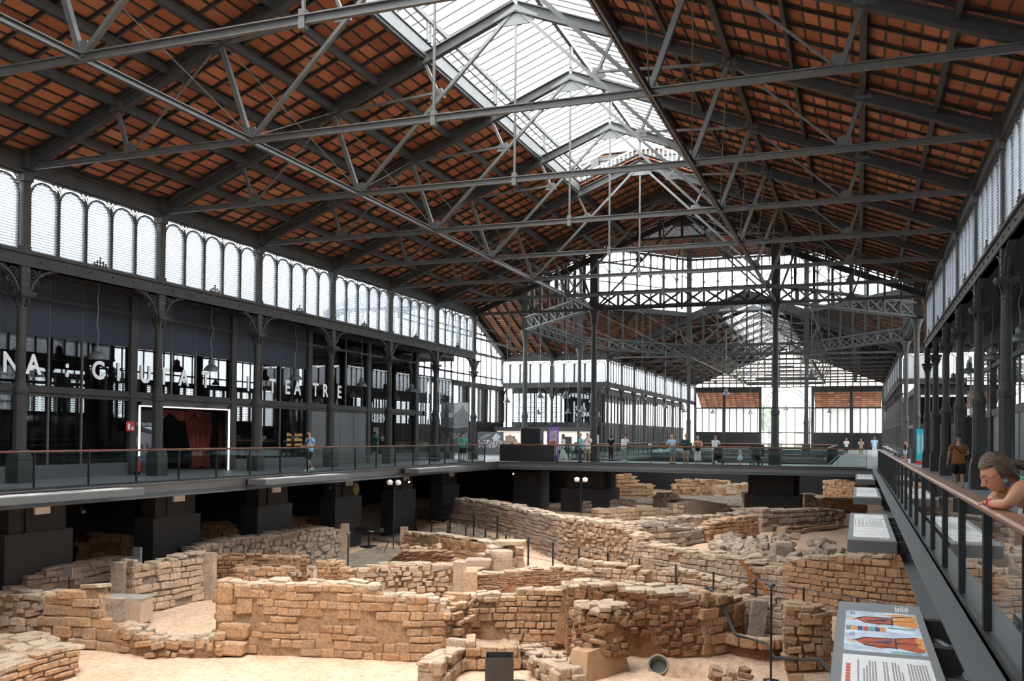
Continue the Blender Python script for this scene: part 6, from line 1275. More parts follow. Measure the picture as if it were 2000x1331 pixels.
# ------------------------------------------------------------------ left gallery things
RED = plain('signal_red', (.55, .03, .02), .45, var=.05)
t = thing('fire_extinguisher', 'red fire extinguisher beside the lit doorway', 'extinguisher', (-24.45, 26.95, .1)); MB().lathe([(.075, .12), (.08, .16), (.08, .5), (.05, .58), (.025, .62)], (-24.45, 26.95, 0), 12).build('bottle', RED, t); MB().path([(-24.45, 26.95, .64), (-24.36, 26.9, .66), (-24.34, 26.88, .4)], .014, 5).build('hose', CAB, t); MB().box(-24.5, 26.9, .60, -24.4, 27.0, .68).build('valve', CAB, t); MB().box(-24.6, 26.9, .0, -24.4, 27.0, .12).build('stand', STEEL, t)
t = thing('fire_sign', 'small red extinguisher sign left of the lit doorway', 'sign', (-24.66, 26.75, 1.75)); MB().box(-24.66, 26.55, 1.58, -24.64, 26.95, 1.93).build('plate', RED, t); MB().box(-24.64, 26.62, 1.64, -24.635, 26.72, 1.86).build('pictogram', WHITE, t); MB().box(-24.64, 26.78, 1.64, -24.635, 26.9, 1.74).build('flame', WHITE, t)
t = thing('stage_curtain', 'gathered red velvet curtain hanging in the lit doorway', 'curtain', (-26.2, 32.0, 0))
vs = []; n = 28; mrow = 10
for j in range(mrow + 1):
    z = 2.46 - 2.36 * j / mrow; y_l = 31.2 + .75 * (j / mrow) ** .7 if j else 30.9; y_r = 33.1
    for i in range(n + 1): u = i / n; vs.append((-26.2 + .10 * math.sin(u * 26 + .3 * j) + .05 * math.sin(u * 11 + j), y_l + (y_r - y_l) * u, z - .05 * math.sin(u * 9)))
mb = MB(); mb.add(vs, [(j * (n + 1) + i, j * (n + 1) + i + 1, (j + 1) * (n + 1) + i + 1, (j + 1) * (n + 1) + i) for j in range(mrow) for i in range(n)], True); mb.build('cloth', REDC, t, fix=False)
vs = []
for j in range(6):
    for i in range(25): u = i / 24; vs.append((-26.0 + .05 * math.sin(u * 40), 28.9 + 3.4 * u, 2.46 - (.10 + .34 * abs(math.sin(u * 7.2))) * j / 5))
mb = MB(); mb.add(vs, [(j * 25 + i, j * 25 + i + 1, j * 25 + 26 + i, j * 25 + 25 + i) for j in range(5) for i in range(24)], True); mb.build('swag', REDC, t, fix=False)
t = thing('house_poster', 'dark poster with an old gabled house inside the lit doorway', 'poster', (-25.6, 28.3, .2)); PG = plain('poster_grey', (.16, .16, .18), .6, var=.3); MB().box(-25.62, 27.45, .1, -25.58, 29.3, 2.4).build('board', plain('poster_dark', (.02, .02, .025), .6), t)
for nm, pts, m_ in (('house_wall', [(27.6, .6), (29.1, .75), (29.1, 1.45), (28.35, 1.62), (27.6, 1.1)], PG), ('house_roof', [(27.55, 1.1), (28.35, 1.68), (29.15, 1.5), (29.15, 1.42), (28.35, 1.58), (27.6, 1.02)], P_DK), ('sky_patch', [(28.4, 1.75), (29.2, 1.75), (29.2, 1.58), (28.5, 1.72)], P_SKY), ('crowd_patch', [(27.5, .35), (29.2, .5), (29.1, .72), (27.6, .6)], P_NAVY)): MB().prism(pts, 0, -25.58, -25.57).build(nm, m_, t)
mb = MB(); [mb.box(-25.57, 27.75 + k * .28, .75 + .04 * k, -25.565, 27.87 + k * .28, 1.0 + .04 * k) for k in range(5)]; mb.build('house_window', P_DK, t)
text('poster_title', 'CIUTAT I TEATRE', .17, LETTER, (-25.57, 27.55, 1.80), (PI / 2, 0, PI / 2), t, .002)
text('room_sign', 'SALA', .42, LETTER, (XW + .03, 44.9, 2.75), (PI / 2, 0, PI / 2), wl, .004, sx=.75); text('room_sign', 'CASANOVA', .42, LETTER, (XW + .03, 44.9, 2.3), (PI / 2, 0, PI / 2), wl, .004, sx=.75)
# shop shelves glimpsed behind the glass
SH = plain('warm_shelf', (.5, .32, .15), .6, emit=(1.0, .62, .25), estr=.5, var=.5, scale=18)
for k, (ya, yb) in enumerate(((36.3, 37.7), (38.9, 40.6), (41.0, 43.2))):
    t = thing('shop_shelf', 'warm lit shop shelf behind the glass, %s of three' % ordn[k], 'shelf', (-27, (ya + yb) / 2, 0))
    for z in (.9, 1.15, 1.4): MB().box(-27.2, ya, z, -26.9, yb, z + .02).build('shelf_board', STEEL, t); mb = MB(); r_ = random.Random(k + int(z * 10)); [mb.box(-27.15, ya + q * .16, z + .02, -26.95, ya + q * .16 + r_.uniform(.05, .12), z + .02 + r_.uniform(.08, .17)) for q in range(int((yb - ya) / .16))]; o = mb.build('goods', SH, t); o['kind'] = 'stuff'
# ------------------------------------------------------------------ cross gallery and transept things
def flat(root, nm, x0, z0, x1, z1, y, mat, d=.004): return MB().box(x0, y - d, z0, x1, y, z1).build(nm, mat, root)
PUR = plain('banner_purple', (.20, .055, .42), .5, var=.1); 
t = thing('roll_up_banner', 'purple roll-up banner with a crowded white drawing behind the glass railing', 'banner', (-17.45, 54.2, 0)); x0 = -17.83
flat(t, 'cloth', x0, .05, x0 + .74, 2.12, 54.2, PUR, .02); flat(t, 'picture', x0 + .12, .35, x0 + .68, 1.92, 54.18, plain('banner_print', (.55, .45, .66), .5, var=.7, scale=9)); flat(t, 'red_lettering', x0 + .10, 1.02, x0 + .62, 1.24, 54.17, plain('banner_red', (.55, .18, .14), .5, var=.6, scale=12))
for k, z in enumerate((1.97, 2.02)): [flat(t, 'credit', x0 + .08 + j * .24, z, x0 + .08 + j * .24 + .13, z + .025, 54.178, WHITE) for j in range(3)]
flat(t, 'foot_lettering', x0 + .08, .16, x0 + .38, .2, 54.178, WHITE); MB().box(x0 - .02, 54.08, 0, x0 + .78, 54.32, .05).build('foot', STEEL_M, t)
CY = plain('banner_cyan', (.03, .42, .55), .5, var=.12)
t = thing('roll_up_banner', 'cyan banner with pale lines of text and a red foot beside the right columns', 'banner', (3.6, 62, 0)); flat(t, 'cloth', 3.34, .25, 3.86, 2.2, 62, CY, .02); flat(t, 'red_foot', 3.34, .03, 3.86, .25, 62, RED, .02)
mb = MB(); r_ = random.Random(5)
for k in range(24): mb.box(3.39, 61.97, .72 + k * .048, 3.39 + r_.uniform(.12, .20), 61.985, .74 + k * .048); mb.box(3.63, 61.97, .72 + k * .048, 3.63 + r_.uniform(.10, .18), 61.985, .74 + k * .048)
mb.build('text_lines', PAPER, t); flat(t, 'emblem', 3.42, 1.98, 3.62, 2.12, 61.985, plain('banner_yellow', (.75, .62, .10), .5)); flat(t, 'top_field', 3.34, 1.92, 3.86, 2.2, 61.992, plain('banner_teal', (.03, .17, .20), .5)); MB().box(3.3, 61.9, 0, 3.9, 62.1, .03).build('foot', STEEL_M, t)
t = thing('photo_panel', 'tall grey photograph panel of a domed market hall with a crowd below', 'panel', (-24.5, 56.1, .5)); xa, xb = -25.2, -23.87
G1, G2, G3, G4 = plain('photo_light', (.34, .38, .41), .6, var=.08), plain('photo_mid', (.17, .19, .205), .6, var=.15), plain('photo_dark', (.06, .065, .07), .6, var=.35, scale=7), plain('photo_pale', (.42, .44, .46), .6, var=.3, scale=6)
MB().box(xa, 56.0, .5, xb, 56.06, 3.68).build('board', G1, t)
for nm, pts, m_ in (('dome', [(xa + .10, 2.55), (xa + .35, 2.95), (xa + .80, 3.25), (xa + .88, 3.45), (xa + .93, 3.55), (xa + .98, 3.45), (xa + 1.06, 3.25), (xb, 2.98), (xb, 2.5), (xa + .1, 2.45)], G2), ('roof_band', [(xa, 2.28), (xa, 2.42), (xb, 2.52), (xb, 2.18), (xa + .4, 2.08)], G2), ('street_crowd', [(xa, .5), (xa, 2.05), (xa + .6, 2.02), (xb, 2.12), (xb, .5)], G3), ('road', [(xa + .62, .5), (xa + .70, 1.4), (xa + .82, 1.4), (xa + .95, .5)], G1), ('wagon', [(xa + .92, .75), (xa + .96, 1.6), (xb - .05, 1.75), (xb - .03, .7)], G2)): MB().prism(pts, 1, 55.985 - (.004 if nm in ('road', 'wagon') else 0), 56.0).build(nm, m_, t)
r_ = random.Random(8); mb = MB()
for k in range(40): x = xa + r_.uniform(.02, .7); z = r_.uniform(1.3, 1.72); mb.box(x, 55.975, z, x + r_.uniform(.03, .08), 55.985, z + r_.uniform(.02, .06))
mb.build('crowd_heads', G4, t)
for x in (xa + .1, xb - .14): MB().box(x, 56.0, 0, x + .04, 56.06, .5).build('leg', STEEL, t)
t = thing('photo_panel', 'wide black and white photograph panel of market crates and fish', 'panel', (-27.9, 70, 0)); MB().box(-29, 70, 0, -26.75, 70.06, 1.85).build('board', G3, t); mb = MB(); r_ = random.Random(4)
for k in range(120): x, z = r_.uniform(-28.95, -26.9), r_.uniform(.55, 1.15) ; mb.box(x, 69.985, z, x + r_.uniform(.03, .13), 70, z + r_.uniform(.02, .09))
mb.build('fish_heap', plain('photo_white', (.62, .58, .57), .6, var=.3), t); MB().prism([(-27.75, 1.3), (-27.35, 1.75), (-26.95, 1.45), (-27.3, 1.1)], 1, 69.98, 70).build('crate', G4, t); MB().prism([(-28.9, 1.25), (-28.2, 1.65), (-27.7, 1.7), (-27.75, 1.6), (-28.7, 1.2)], 1, 69.985, 70).build('awning', G2, t)
t = thing('wooden_bench', 'low slatted bench in front of the tall photograph panel', 'bench', (-24.2, 55.0, 0))
for k in range(4): MB().box(-24.9, 54.7 + k * .13, .44, -23.0, 54.81 + k * .13, .47).build('slat', plain('bench_wood', (.30, .26, .22), .6) if 'bench_wood' not in MATS else MATS['bench_wood'], t)
for x in (-24.7, -23.3): MB().box(x, 54.72, 0, x + .05, 55.2, .44).build('leg', STEEL_M, t)
t = thing('display_wall', 'warm lit white display wall in the left transept', 'display', (-27, 80, 0)); LIT = plain('lit_display', (.85, .78, .70), .6, emit=(1.0, .86, .72), estr=.35, var=.06)
MB().box(-31.2, 80, .3, -21.9, 80.1, 1.98).build('back', LIT, t); MB().box(-31.3, 79.6, 1.98, -21.8, 80.2, 2.35).build('canopy', STEEL, t); MB().box(-31.3, 79.5, 0, -21.8, 80.2, .3).build('plinth', STEEL, t)
for k, x in enumerate((-30.3, -27.6, -24.9, -22.4)): MB().box(x, 79.8, .3, x + .9, 79.95, 1.5 + .2 * (k % 2)).build('text_board', (G2, PAPER, STEEL, G4)[k], t)
t = thing('stone_shot_heap', 'heap of dark round stones on display in the left transept', 'display', (-29.4, 78.8, 0)); st = Stones(t, ST_GREY)
r_ = random.Random(2)
for k in range(70): a = r_.uniform(0, 6.3); q = r_.random() ** .5; st.add((-29.4 + .85 * q * math.cos(a), 78.8 + .6 * q * math.sin(a), .4 + (1.25 - .9 * q) * r_.uniform(.3, 1)), (.3, .3, .28), a)
st.done(r_); MB().box(-30.5, 78.1, 0, -28.3, 79.4, .35).build('base', STEEL, t)
t = thing('display_box', 'tall dark square display box left of the cross gallery', 'box', (-19.0, 54.7, 0)); MB().box(-19.64, 54.5, 0, -18.4, 55.2, 2.02).build('body', plain('box_dark', (.018, .02, .024), .5), t); MB().box(-19.68, 54.5, 0, -19.62, 55.2, 2.02).build('lit_edge', WHITE, t)
t = thing('lectern', 'small black slanted reading lectern right of the dark display box', 'lectern', (-17.9, 55.6, 0)); MB().box(-18.0, 55.55, 0, -17.85, 55.65, 1.05).build('post', BLACK, t); MB().beam((-18.25, 55.6, 1.02), (-17.7, 55.6, 1.22), .5, .04, (0, 1, 0)).build('desk', BLACK, t)
def pushchair(x, y, label, k):
    t = thing('pushchair', label, 'pushchair', (x, y, 0), .4 * k); W = dict(parent=t, world=False)
    MB().lathe([(.0, .35), (.2, .38), (.26, .6), (.27, .85), (.2, 1.0), (.0, 1.05)], n=12).build('hood', BLACK, **W); MB().path([(-.22, -.1, .3), (-.25, .25, .8), (-.22, .42, 1.0), (.22, .42, 1.0), (.25, .25, .8), (.22, -.1, .3)], .018, 5).build('handle', STEEL, **W); MB().box(-.22, -.25, .28, .22, .25, .4).build('seat', BLACK, **W)
    for sx in (-.24, .24):
        for sy in (-.28, .28): MB().tube((sx - .02, sy, .1), (sx + .02, sy, .1), .10, n=12).build('wheel', BLACK, **W); MB().beam((sx, sy, .12), (sx * .8, sy * .5, .32), .025, .025).build('strut', STEEL, **W)
pushchair(-7.35, 53.0, 'black pushchair seen from behind, right of the woman in white trousers', 0); pushchair(-5.3, 53.2, 'black pushchair with a folded hood beside the little girl', 1)
t = thing('number_sign', 'dark free-standing sign with a white figure 6', 'sign', (-5.6, 54.6, 0)); MB().box(-5.75, 54.6, .5, -5.0, 54.66, 1.15).build('plate', BLACK, t); text('number', '6', .42, WHITE, (-5.68, 54.59, .72), (PI / 2, 0, 0), t, .003, bold=.01); MB().box(-5.4, 54.6, 0, -5.35, 54.66, .5).build('post', STEEL, t); MB().box(-5.6, 54.5, 0, -5.15, 54.78, .02).build('foot', STEEL, t)
for k, (x, y) in enumerate(((2.95, 78), (2.8, 82))):
    t = thing('cart_wheel', 'old iron cart with spoked wheels by the far right columns, %s' % ('nearer', 'farther')[k], 'cart', (x, y, 0))
    for s in (0, .5):
        mb = MB(); R = .42; pts = [(x + s * .1 + R * math.cos(a * PI / 8), .45 + R * math.sin(a * PI / 8)) for a in range(17)]; mb.strip(pts, .05, 1, y + s, y + s + .05); [mb.beam((x + s * .1, y + s + .025, .45), (x + s * .1 + R * math.cos(a * PI / 4), y + s + .025, .45 + R * math.sin(a * PI / 4)), .03, .03) for a in range(8)]; mb.build('wheel', LAMP, t)
    MB().tube((x, y, .45), (x, y + .6, .45), .05).build('axle', LAMP, t); MB().beam((x, y + .3, .5), (x - .9, y + .2, 1.0), .05, .05).build('shaft', WHITE, t); MB().box(x - .1, y + .1, 0, x + .1, y + .4, .42).build('stand', STEEL, t)
text('room_sign', 'SALA', .40, LETTER, (5.25, 56.2, 3.25), (PI / 2, 0, 0), wr, .004, sx=.85); text('room_sign', 'EL BORN', .40, LETTER, (5.25, 56.2, 2.8), (PI / 2, 0, 0), wr, .004, sx=.85)
# house across the street, seen through the end portal, with a plane tree
FACD = plain('house_stone', (.50, .42, .34), .9, var=.15, scale=2); LEAF = plain('leaf_green', (.10, .17, .055), .8, var=.5, scale=1.5); BARK = plain('bark', (.12, .09, .07), .9)
t = thing('street_house', 'stone house with arches and tall windows seen through the end portal', 'building', (-8, 166, -.35)); MB().box(-26, 166, -.35, 12, 172, 17).build('wall', FACD, t)
for k in range(5):
    x = -18 + k * 4.6
    for z in (6.4, 11.2): f = MB().box(x - .75, 165.85, z, x + .75, 166.02, z + 3.3).build('window', plain('shutter', (.20, .21, .22), .6) if 'shutter' not in MATS else MATS['shutter'], t); MB().box(x - 1.2, 165.2, z - .25, x + 1.2, 166, z - .1).build('balcony', FACD, t)
    mb = MB(); mb.prism([(x - 1.2, -.35), (x - 1.2, 3.2)] + [(x - 1.2 * math.cos(PI * q / 8), 3.2 + 1.2 * math.sin(PI * q / 8)) for q in range(1, 8)] + [(x + 1.2, 3.2), (x + 1.2, -.35)], 1, 165.9, 166.01); mb.build('arch', plain('shop_dark', (.10, .09, .08), .6) if 'shop_dark' not in MATS else MATS['shop_dark'], t)
def tree(x, y, label, seed):
    t = thing('street_tree', label, 'tree', (x, y, -.35)); MB().tube((x, y, -.35), (x, y, 3.2), .22, .14).build('trunk', BARK, t); mb = MB(); r_ = random.Random(seed)
    for k in range(900):
        a, b, q = r_.uniform(0, 2 * PI), r_.uniform(-1, 1), r_.random() ** .4; p = Vector((x + 2.2 * q * math.cos(a) * (1 - b * b) ** .5, y + 2.2 * q * math.sin(a) * (1 - b * b) ** .5, 4.6 + 2.2 * q * b)); d = Vector((r_.uniform(-1, 1), r_.uniform(-1, 1), r_.uniform(-1, 1))) * .28; e = Vector((r_.uniform(-1, 1), r_.uniform(-1, 1), r_.uniform(-1, 1))) * .2; mb.add([p - d, p + e, p + d, p - e], [(0, 1, 2, 3)])
    mb.build('crown', LEAF, t, fix=False)
tree(-13.2, 152, 'green street tree outside the left half of the end portal', 1); tree(-5.2, 156, 'green street tree outside the right half of the end portal', 2)
# ------------------------------------------------------------------ people
SKIN = plain('skin', (.50, .27, .17), .5, 0, .4, var=.06); SKIN_D = plain('skin_tan', (.34, .17, .10), .5, 0, .4, var=.06)
HAIR_D = plain('hair_dark', (.018, .012, .009), .5, var=.3, scale=40); HAIR_B = plain('hair_brown', (.062, .036, .020), .5, var=.6, scale=70); HAIR_F = plain('hair_fair', (.20, .11, .05), .5, var=.3, scale=40)
def cloth(n, c): return plain('cloth_' + n, c, .85, 0, .2, var=.10, scale=9)
HAIR_W, nt_, n_, l_, b_ = new_mat('hair_streaked'); b_.inputs['Roughness'].default_value = .42; _z = noise(nt_, 1.0, 5, .7, 'Object', (9, 75, 75)); _r = ramp(nt_, [(.34, (.020, .012, .007)), (.52, (.075, .043, .022)), (.68, (.23, .155, .095))]); l_.new(_z.outputs['Fac'], _r.inputs['Fac']); l_.new(_r.outputs['Color'], b_.inputs['Base Color']); bump(nt_, _z.outputs['Fac'], .7, .01, b_)
CL = {n: cloth(n, c) for n, c in dict(light_blue=(.30, .48, .70), black=(.012, .012, .015), green=(.10, .52, .40), white=(.72, .73, .74), cyan=(.12, .42, .52), navy=(.03, .045, .09), khaki=(.36, .30, .20), grey=(.30, .32, .31), dark_green=(.035, .06, .07), beige=(.42, .36, .26), brown=(.19, .075, .024), pale_blue=(.45, .66, .78), denim=(.35, .45, .60), red=(.5, .05, .05)).items()}
EYE_W = plain('eye_white', (.7, .68, .65), .3, var=0); LIPS = plain('lips', (.42, .15, .12), .5, var=0)
def gauss(d, c, s): return math.exp(-sum((a - b) ** 2 for a, b in zip(d, c)) / (2 * s * s))
def head_mb(nu=22, nv=16, nose=1.0):
    """head about 0.23 tall, centred on the skull, face towards +y"""
    mb = MB(); vs = []
    for j in range(nv + 1):
        ph = PI * j / nv
        for i in range(nu):
            a = 2 * PI * i / nu; d = Vector((math.sin(ph) * math.sin(a), math.sin(ph) * math.cos(a), math.cos(ph)))
            x, y, z = d.x * .076, d.y * .096, d.z * .112
            low = max(0, -d.z - .1); x *= 1 - .34 * low; y = y * (1 - .10 * low) + .020 * low * (1 if d.y > 0 else -.6)
            f = max(0, d.y)
            y += .030 * nose * gauss(d, (0, .97, -.17), .10) + .010 * gauss(d, (0, .99, .05), .10) + .010 * gauss(d, (0, .97, .28), .2)      # nose, bridge, brow
            for sx in (-.36, .36): y -= .009 * gauss(d, (sx, .92, .08), .14); y += .005 * gauss(d, (sx, .88, -.22), .18)
            y += .010 * gauss(d, (0, .86, -.50), .10) + .012 * gauss(d, (0, .66, -.76), .16)                                       # lips, chin
            vs.append((x, y, z))
    fs = [(j * nu + i, (j + 1) * nu + i, (j + 1) * nu + (i + 1) % nu, j * nu + (i + 1) % nu) for j in range(nv) for i in range(nu)]
    mb.add(vs, fs, True)
    for s in (-1, 1):                                               # ears
        mb.add([(s * (.074 + .010 * math.sin(t * PI / 4) ** 2), -.005 + .018 * math.cos(t * PI / 4), -.005 + .030 * math.sin(t * PI / 4)) for t in range(8)] + [(s * .090, -.012, .0)], [(t, (t + 1) % 8, 8) for t in range(8)], True)
    return mb
HEADV = head_mb()
def xf(mb, M):
    q = MB(); q.v = [tuple(M @ Vector(v)) for v in mb.v]; q.f = list(mb.f); q.sm = list(mb.sm); return q
def hair_mb(style, nu=22, nv=14):
    mb = MB(); vs = []; keep = {}
    for j in range(nv + 1):
        ph = PI * j / nv
        for i in range(nu):
            a = 2 * PI * i / nu; d = Vector((math.sin(ph) * math.sin(a), math.sin(ph) * math.cos(a), math.cos(ph))); wv = .003 * math.sin(9 * a + 5 * ph)
            low = max(0, -d.z - .1); k = 1.10 + wv * 6
            vs.append((d.x * .080 * k * (1 - .2 * low), d.y * .099 * k - .006, d.z * .118 * k + .004)); keep[len(vs) - 1] = d
    lim = dict(short=(-.05, .42), long=(-.95, .36), tied=(-.30, .46), bald=(.9, .9))[style]
    def ok(v):
        d = keep[v]; return (d.z > lim[0] and d.y < .25) or d.z > lim[1] + .25 * max(0, d.y - .6)
    for j in range(nv):
        for i in range(nu):
            q = (j * nu + i, (j + 1) * nu + i, (j + 1) * nu + (i + 1) % nu, j * nu + (i + 1) % nu)
            if sum(ok(v) for v in q) >= 3: mb.f.append(q); mb.sm.append(True)
    mb.v = vs; return mb
def hand_mb(side, curl=.35, size=1.0):
    """relaxed hand hanging along -z, palm towards +x*side ... five separate bent fingers"""
    mb = MB(); s = size
    mb.add([(x * .012 * s, y * .040 * s, z) for z in (0, -.085 * s) for x, y in ((-1, -.75), (1, -.75), (1, .9), (-1, .9))], [(0, 1, 5, 4), (1, 2, 6, 5), (2, 3, 7, 6), (3, 0, 4, 7), (4, 5, 6, 7), (3, 2, 1, 0)], True)
    for k, (y, L) in enumerate(((.030, .070), (.012, .080), (-.007, .074), (-.024, .058))):
        p = Vector((0, y * s, -.08 * s)); a = 0.0; pts = [p]
        for seg in (.42, .33, .25): a += curl; p = p + Vector((-side * math.sin(a), 0, -math.cos(a))) * L * s * seg; pts.append(p)
        for u, v, r1, r2 in zip(pts, pts[1:], (.0088, .008, .007), (.008, .007, .0055)): mb.tube(u, v, r1 * s, r2 * s, 6)
    a = Vector((0, .036 * s, -.022 * s)); b = a + Vector((-side * .012, .026, -.026)) * s; c = b + Vector((-side * .012, .010, -.030)) * s; mb.tube(a, b, .011 * s, .0095 * s, 6); mb.tube(b, c, .0095 * s, .0065 * s, 6)
    return mb
SKQ = []
def skin_job(name, verts, edges, radii, mat, parent, levels=1, after=None):
    """queue a skinned chain; all queued chains are turned into plain meshes together"""
    me = bpy.data.meshes.new(name); me.from_pydata([tuple(v) for v in verts], edges, []); o = bpy.data.objects.new(name + '_tmp', me); C.objects.link(o)
    o.modifiers.new('skin', 'SKIN'); 
    if not me.skin_vertices: me.attributes.new if False else None
    sv = me.skin_vertices[0].data if me.skin_vertices else None
    SKQ.append((o, name, mat, parent, radii, after)); ss = o.modifiers.new('sub', 'SUBSURF'); ss.levels = levels; ss.render_levels = levels; o.modifiers['skin'].use_smooth_shade = True
    if sv is not None: set_skin(sv, radii)
    return o
def set_skin(sv, radii):
    for i, r in enumerate(radii): sv[i].radius = r if isinstance(r, tuple) else (r, r); sv[i].use_root = (i == 0)
import bmesh
def flush_skins():
    for o, name, mat, parent, radii, after in SKQ:
        if not o.data.skin_vertices:
            bm = bmesh.new(); bm.from_mesh(o.data); lay = bm.verts.layers.skin.verify(); bm.verts.ensure_lookup_table()
            for i, r in enumerate(radii): bm.verts[i][lay].radius = r if isinstance(r, tuple) else (r, r); bm.verts[i][lay].use_root = (i == 0)
            bm.to_mesh(o.data); bm.free()
    bpy.context.view_layer.update(); dg = bpy.context.evaluated_depsgraph_get(); tmp = []
    for o, name, mat, parent, radii, after in SKQ:
        me = bpy.data.meshes.new_from_object(o.evaluated_get(dg)); me.name = name
        if after:
            for ex in after:
                bm = bmesh.new(); bm.from_mesh(me); m2 = ex.mesh('tmp'); bm.from_mesh(m2); bm.to_mesh(me); bm.free(); bpy.data.meshes.remove(m2)
        me.materials.clear(); me.materials.append(mat); me.polygons.foreach_set('use_smooth', [True] * len(me.polygons)); me.update()
        q = bpy.data.objects.new(name, me); C.objects.link(q); q.parent = parent; tmp.append(o)
    for o in tmp: d = o.data; bpy.data.objects.remove(o); bpy.data.meshes.remove(d)
    SKQ.clear()
def person(label, x, y, face, H, top=None, bottom=None, hair=(HAIR_D, 'short'), skin=SKIN, legs='stand', arms=None, sleeves='short', legs_cover='shorts', shoes='white', lean=0.0, look=(0, 0), z0=0.0, female=False, dress=None, bag=None, cap=None, kid=False):
    """standing figure, feet on z0, facing the heading angle 'face' (0 = +y); arms = ((elbow, wrist) left, (elbow, wrist) right) in units of height"""
    t = thing('person', label, 'person', (x, y, z0), face); W = dict(parent=t, world=False); sw = .100 if female else .112; hw = .052
    lf = lambda z: lean * max(0, z - .53)
    hip = Vector((0, 0, .53)); ch = Vector((0, lf(.72), .715)); nk = Vector((0, lf(.82) + .005, .825)); hd = Vector((0, lf(.92) + .02, .925))
    L = {}
    for s in (-1, 1):
        st = dict(stand=((0, 0), (0, 0)), walk=((.09, .10), (-.03, -.13)), step=((.05, .05), (-.02, -.07)), cross=((.01, .0), (-.02, -.02)))[legs][0 if s < 0 else 1]
        L[s] = (Vector((s * hw, 0, .50)), Vector((s * (hw + .005), st[0] * .7 + .012, .275)), Vector((s * (hw + .004), st[1], .045 + (.03 if legs in ('walk',) and s > 0 else 0))), Vector((s * (hw + .015), st[1] + .075, .016)))
    A = {}
    arms = arms or (((-.145, -.02, .645), (-.155, .03, .495)), ((.145, -.02, .645), (.155, .03, .495)))
    for s, (e, wv) in zip((-1, 1), arms): A[s] = (Vector((s * sw, lf(.80), .80)), Vector(e), Vector(wv))
    V = [hip, Vector((0, lf(.61), .61)), ch, nk, hd - Vector((0, .012, .03))]; E = [(0, 1), (1, 2), (2, 3), (3, 4)]; Rr = [(.078, .056), (.068, .05), (.086, .056), (.034, .034), (.030, .030)]
    kf = 1.0
    for s in (-1, 1):
        i = len(V); V += list(L[s]); E += [(0, i), (i, i + 1), (i + 1, i + 2), (i + 2, i + 3)]; Rr += [.052, .036, .022, (.022, .016)]
        i = len(V); V += list(A[s]); E += [(2, i), (i, i + 1), (i + 1, i + 2)]; Rr += [.036, .026, .017]
    Hm = lambda vs: [v * H for v in vs]
    extra = []
    hs = 1.18 if kid else 1.0
    MH = Matrix.Translation(hd * H) @ Matrix.Rotation(look[0], 4, 'Z') @ Matrix.Rotation(look[1], 4, 'X') @ Matrix.Scale(H / 1.75 * hs, 4)
    extra.append(xf(HEADV, MH))
    for s in (-1, 1):
        d = (A[s][2] - A[s][1]).normalized(); zx = -d; xx = Vector((0, 1, 0)).cross(zx); xx = xx.normalized() if xx.length > .2 else Vector((1, 0, 0)); yy = zx.cross(xx)
        MM = Matrix((xx, yy, zx)).transposed().to_4x4(); MM.translation = A[s][2] * H; extra.append(xf(hand_mb(s, .4), MM @ Matrix.Scale(H / 1.75, 4)))
    skin_job('body', Hm(V), E, [tuple(q * H for q in (r if isinstance(r, tuple) else (r, r))) for r in Rr], skin, t, 1, extra)
    ho = xf(hair_mb(hair[1]), MH).build('hair', hair[0], t, world=False, fix=False)
    if hair[1] == 'tied': xf(MB().lathe([(.0, -.03), (.03, -.015), (.034, .01), (.0, .035)], (0, -.105, .03), 8), MH).build('hair_bun', hair[0], ho, world=False)
    for s in (-1, 1): xf(MB().lathe([(.0, -.008), (.010, 0), (.0, .008)], (s * .029, .0865, .010), 8), MH).build('eye', EYE_W if False else HAIR_D, t, world=False)
    xf(MB().box(-.020, .088, -.056, .020, .0965, -.049), MH).build('mouth', LIPS, t, world=False)
    sc = lambda rs: [tuple(q * H for q in (r if isinstance(r, tuple) else (r, r))) for r in rs]
    if top:
        tv = [Vector((0, 0, .415)), Vector((0, lf(.61), .60)), ch, Vector((0, lf(.80), .80))]; te = [(0, 1), (1, 2), (2, 3)]; tr = [(.142, .108), (.108, .080), (.110, .078), (.060, .05)]
        if female: tr = [(.130, .098), (.082, .064), (.090, .068), (.050, .042)]
        if sleeves != 'none':
            for s in (-1, 1):
                i = len(tv); k = .75 if sleeves == 'short' else 1.0; tv += [A[s][0], A[s][0].lerp(A[s][1], k)]; te += [(2, i), (i, i + 1)]; tr += [.043, .046 if sleeves == 'short' else .036]
                if sleeves == 'long': tv.append(A[s][1].lerp(A[s][2], .9)); te.append((i + 1, i + 2)); tr.append(.028)
        skin_job('shirt', Hm(tv), te, sc(tr), top, t, 2)
    if bottom and legs_cover:
        bv = [Vector((0, lf(.56), .565)), Vector((0, 0, .525))]; be = [(0, 1)]; br = [(.098, .072), (.104, .078)]
        for s in (-1, 1):
            i = len(bv); k, e = L[s][1], L[s][2]
            if legs_cover == 'shorts': bv += [L[s][0], L[s][0].lerp(k, 1.06)]; be += [(1, i), (i, i + 1)]; br += [.072, .072]
            else:
                wd = dict(trousers=(.046, .036), wide=(.060, .066), cropped=(.062, .070))[legs_cover]; bv += [L[s][0], k, k.lerp(e, .95 if legs_cover != 'cropped' else .62)]; be += [(1, i), (i, i + 1), (i + 1, i + 2)]; br += [.060, wd[0], wd[1]]
        skin_job('trousers', Hm(bv), be, sc(br), bottom, t)
    if dress:
        MB().lathe([(.16, .30), (.135, .42), (.085, .56), (.07, .62), (.082, .70), (.075, .78), (.04, .81)], n=14).build('tmp', dress, t, world=False)
        o = C.objects[-1]; o.name = 'dress'; o.scale = (H, H * .85, H)
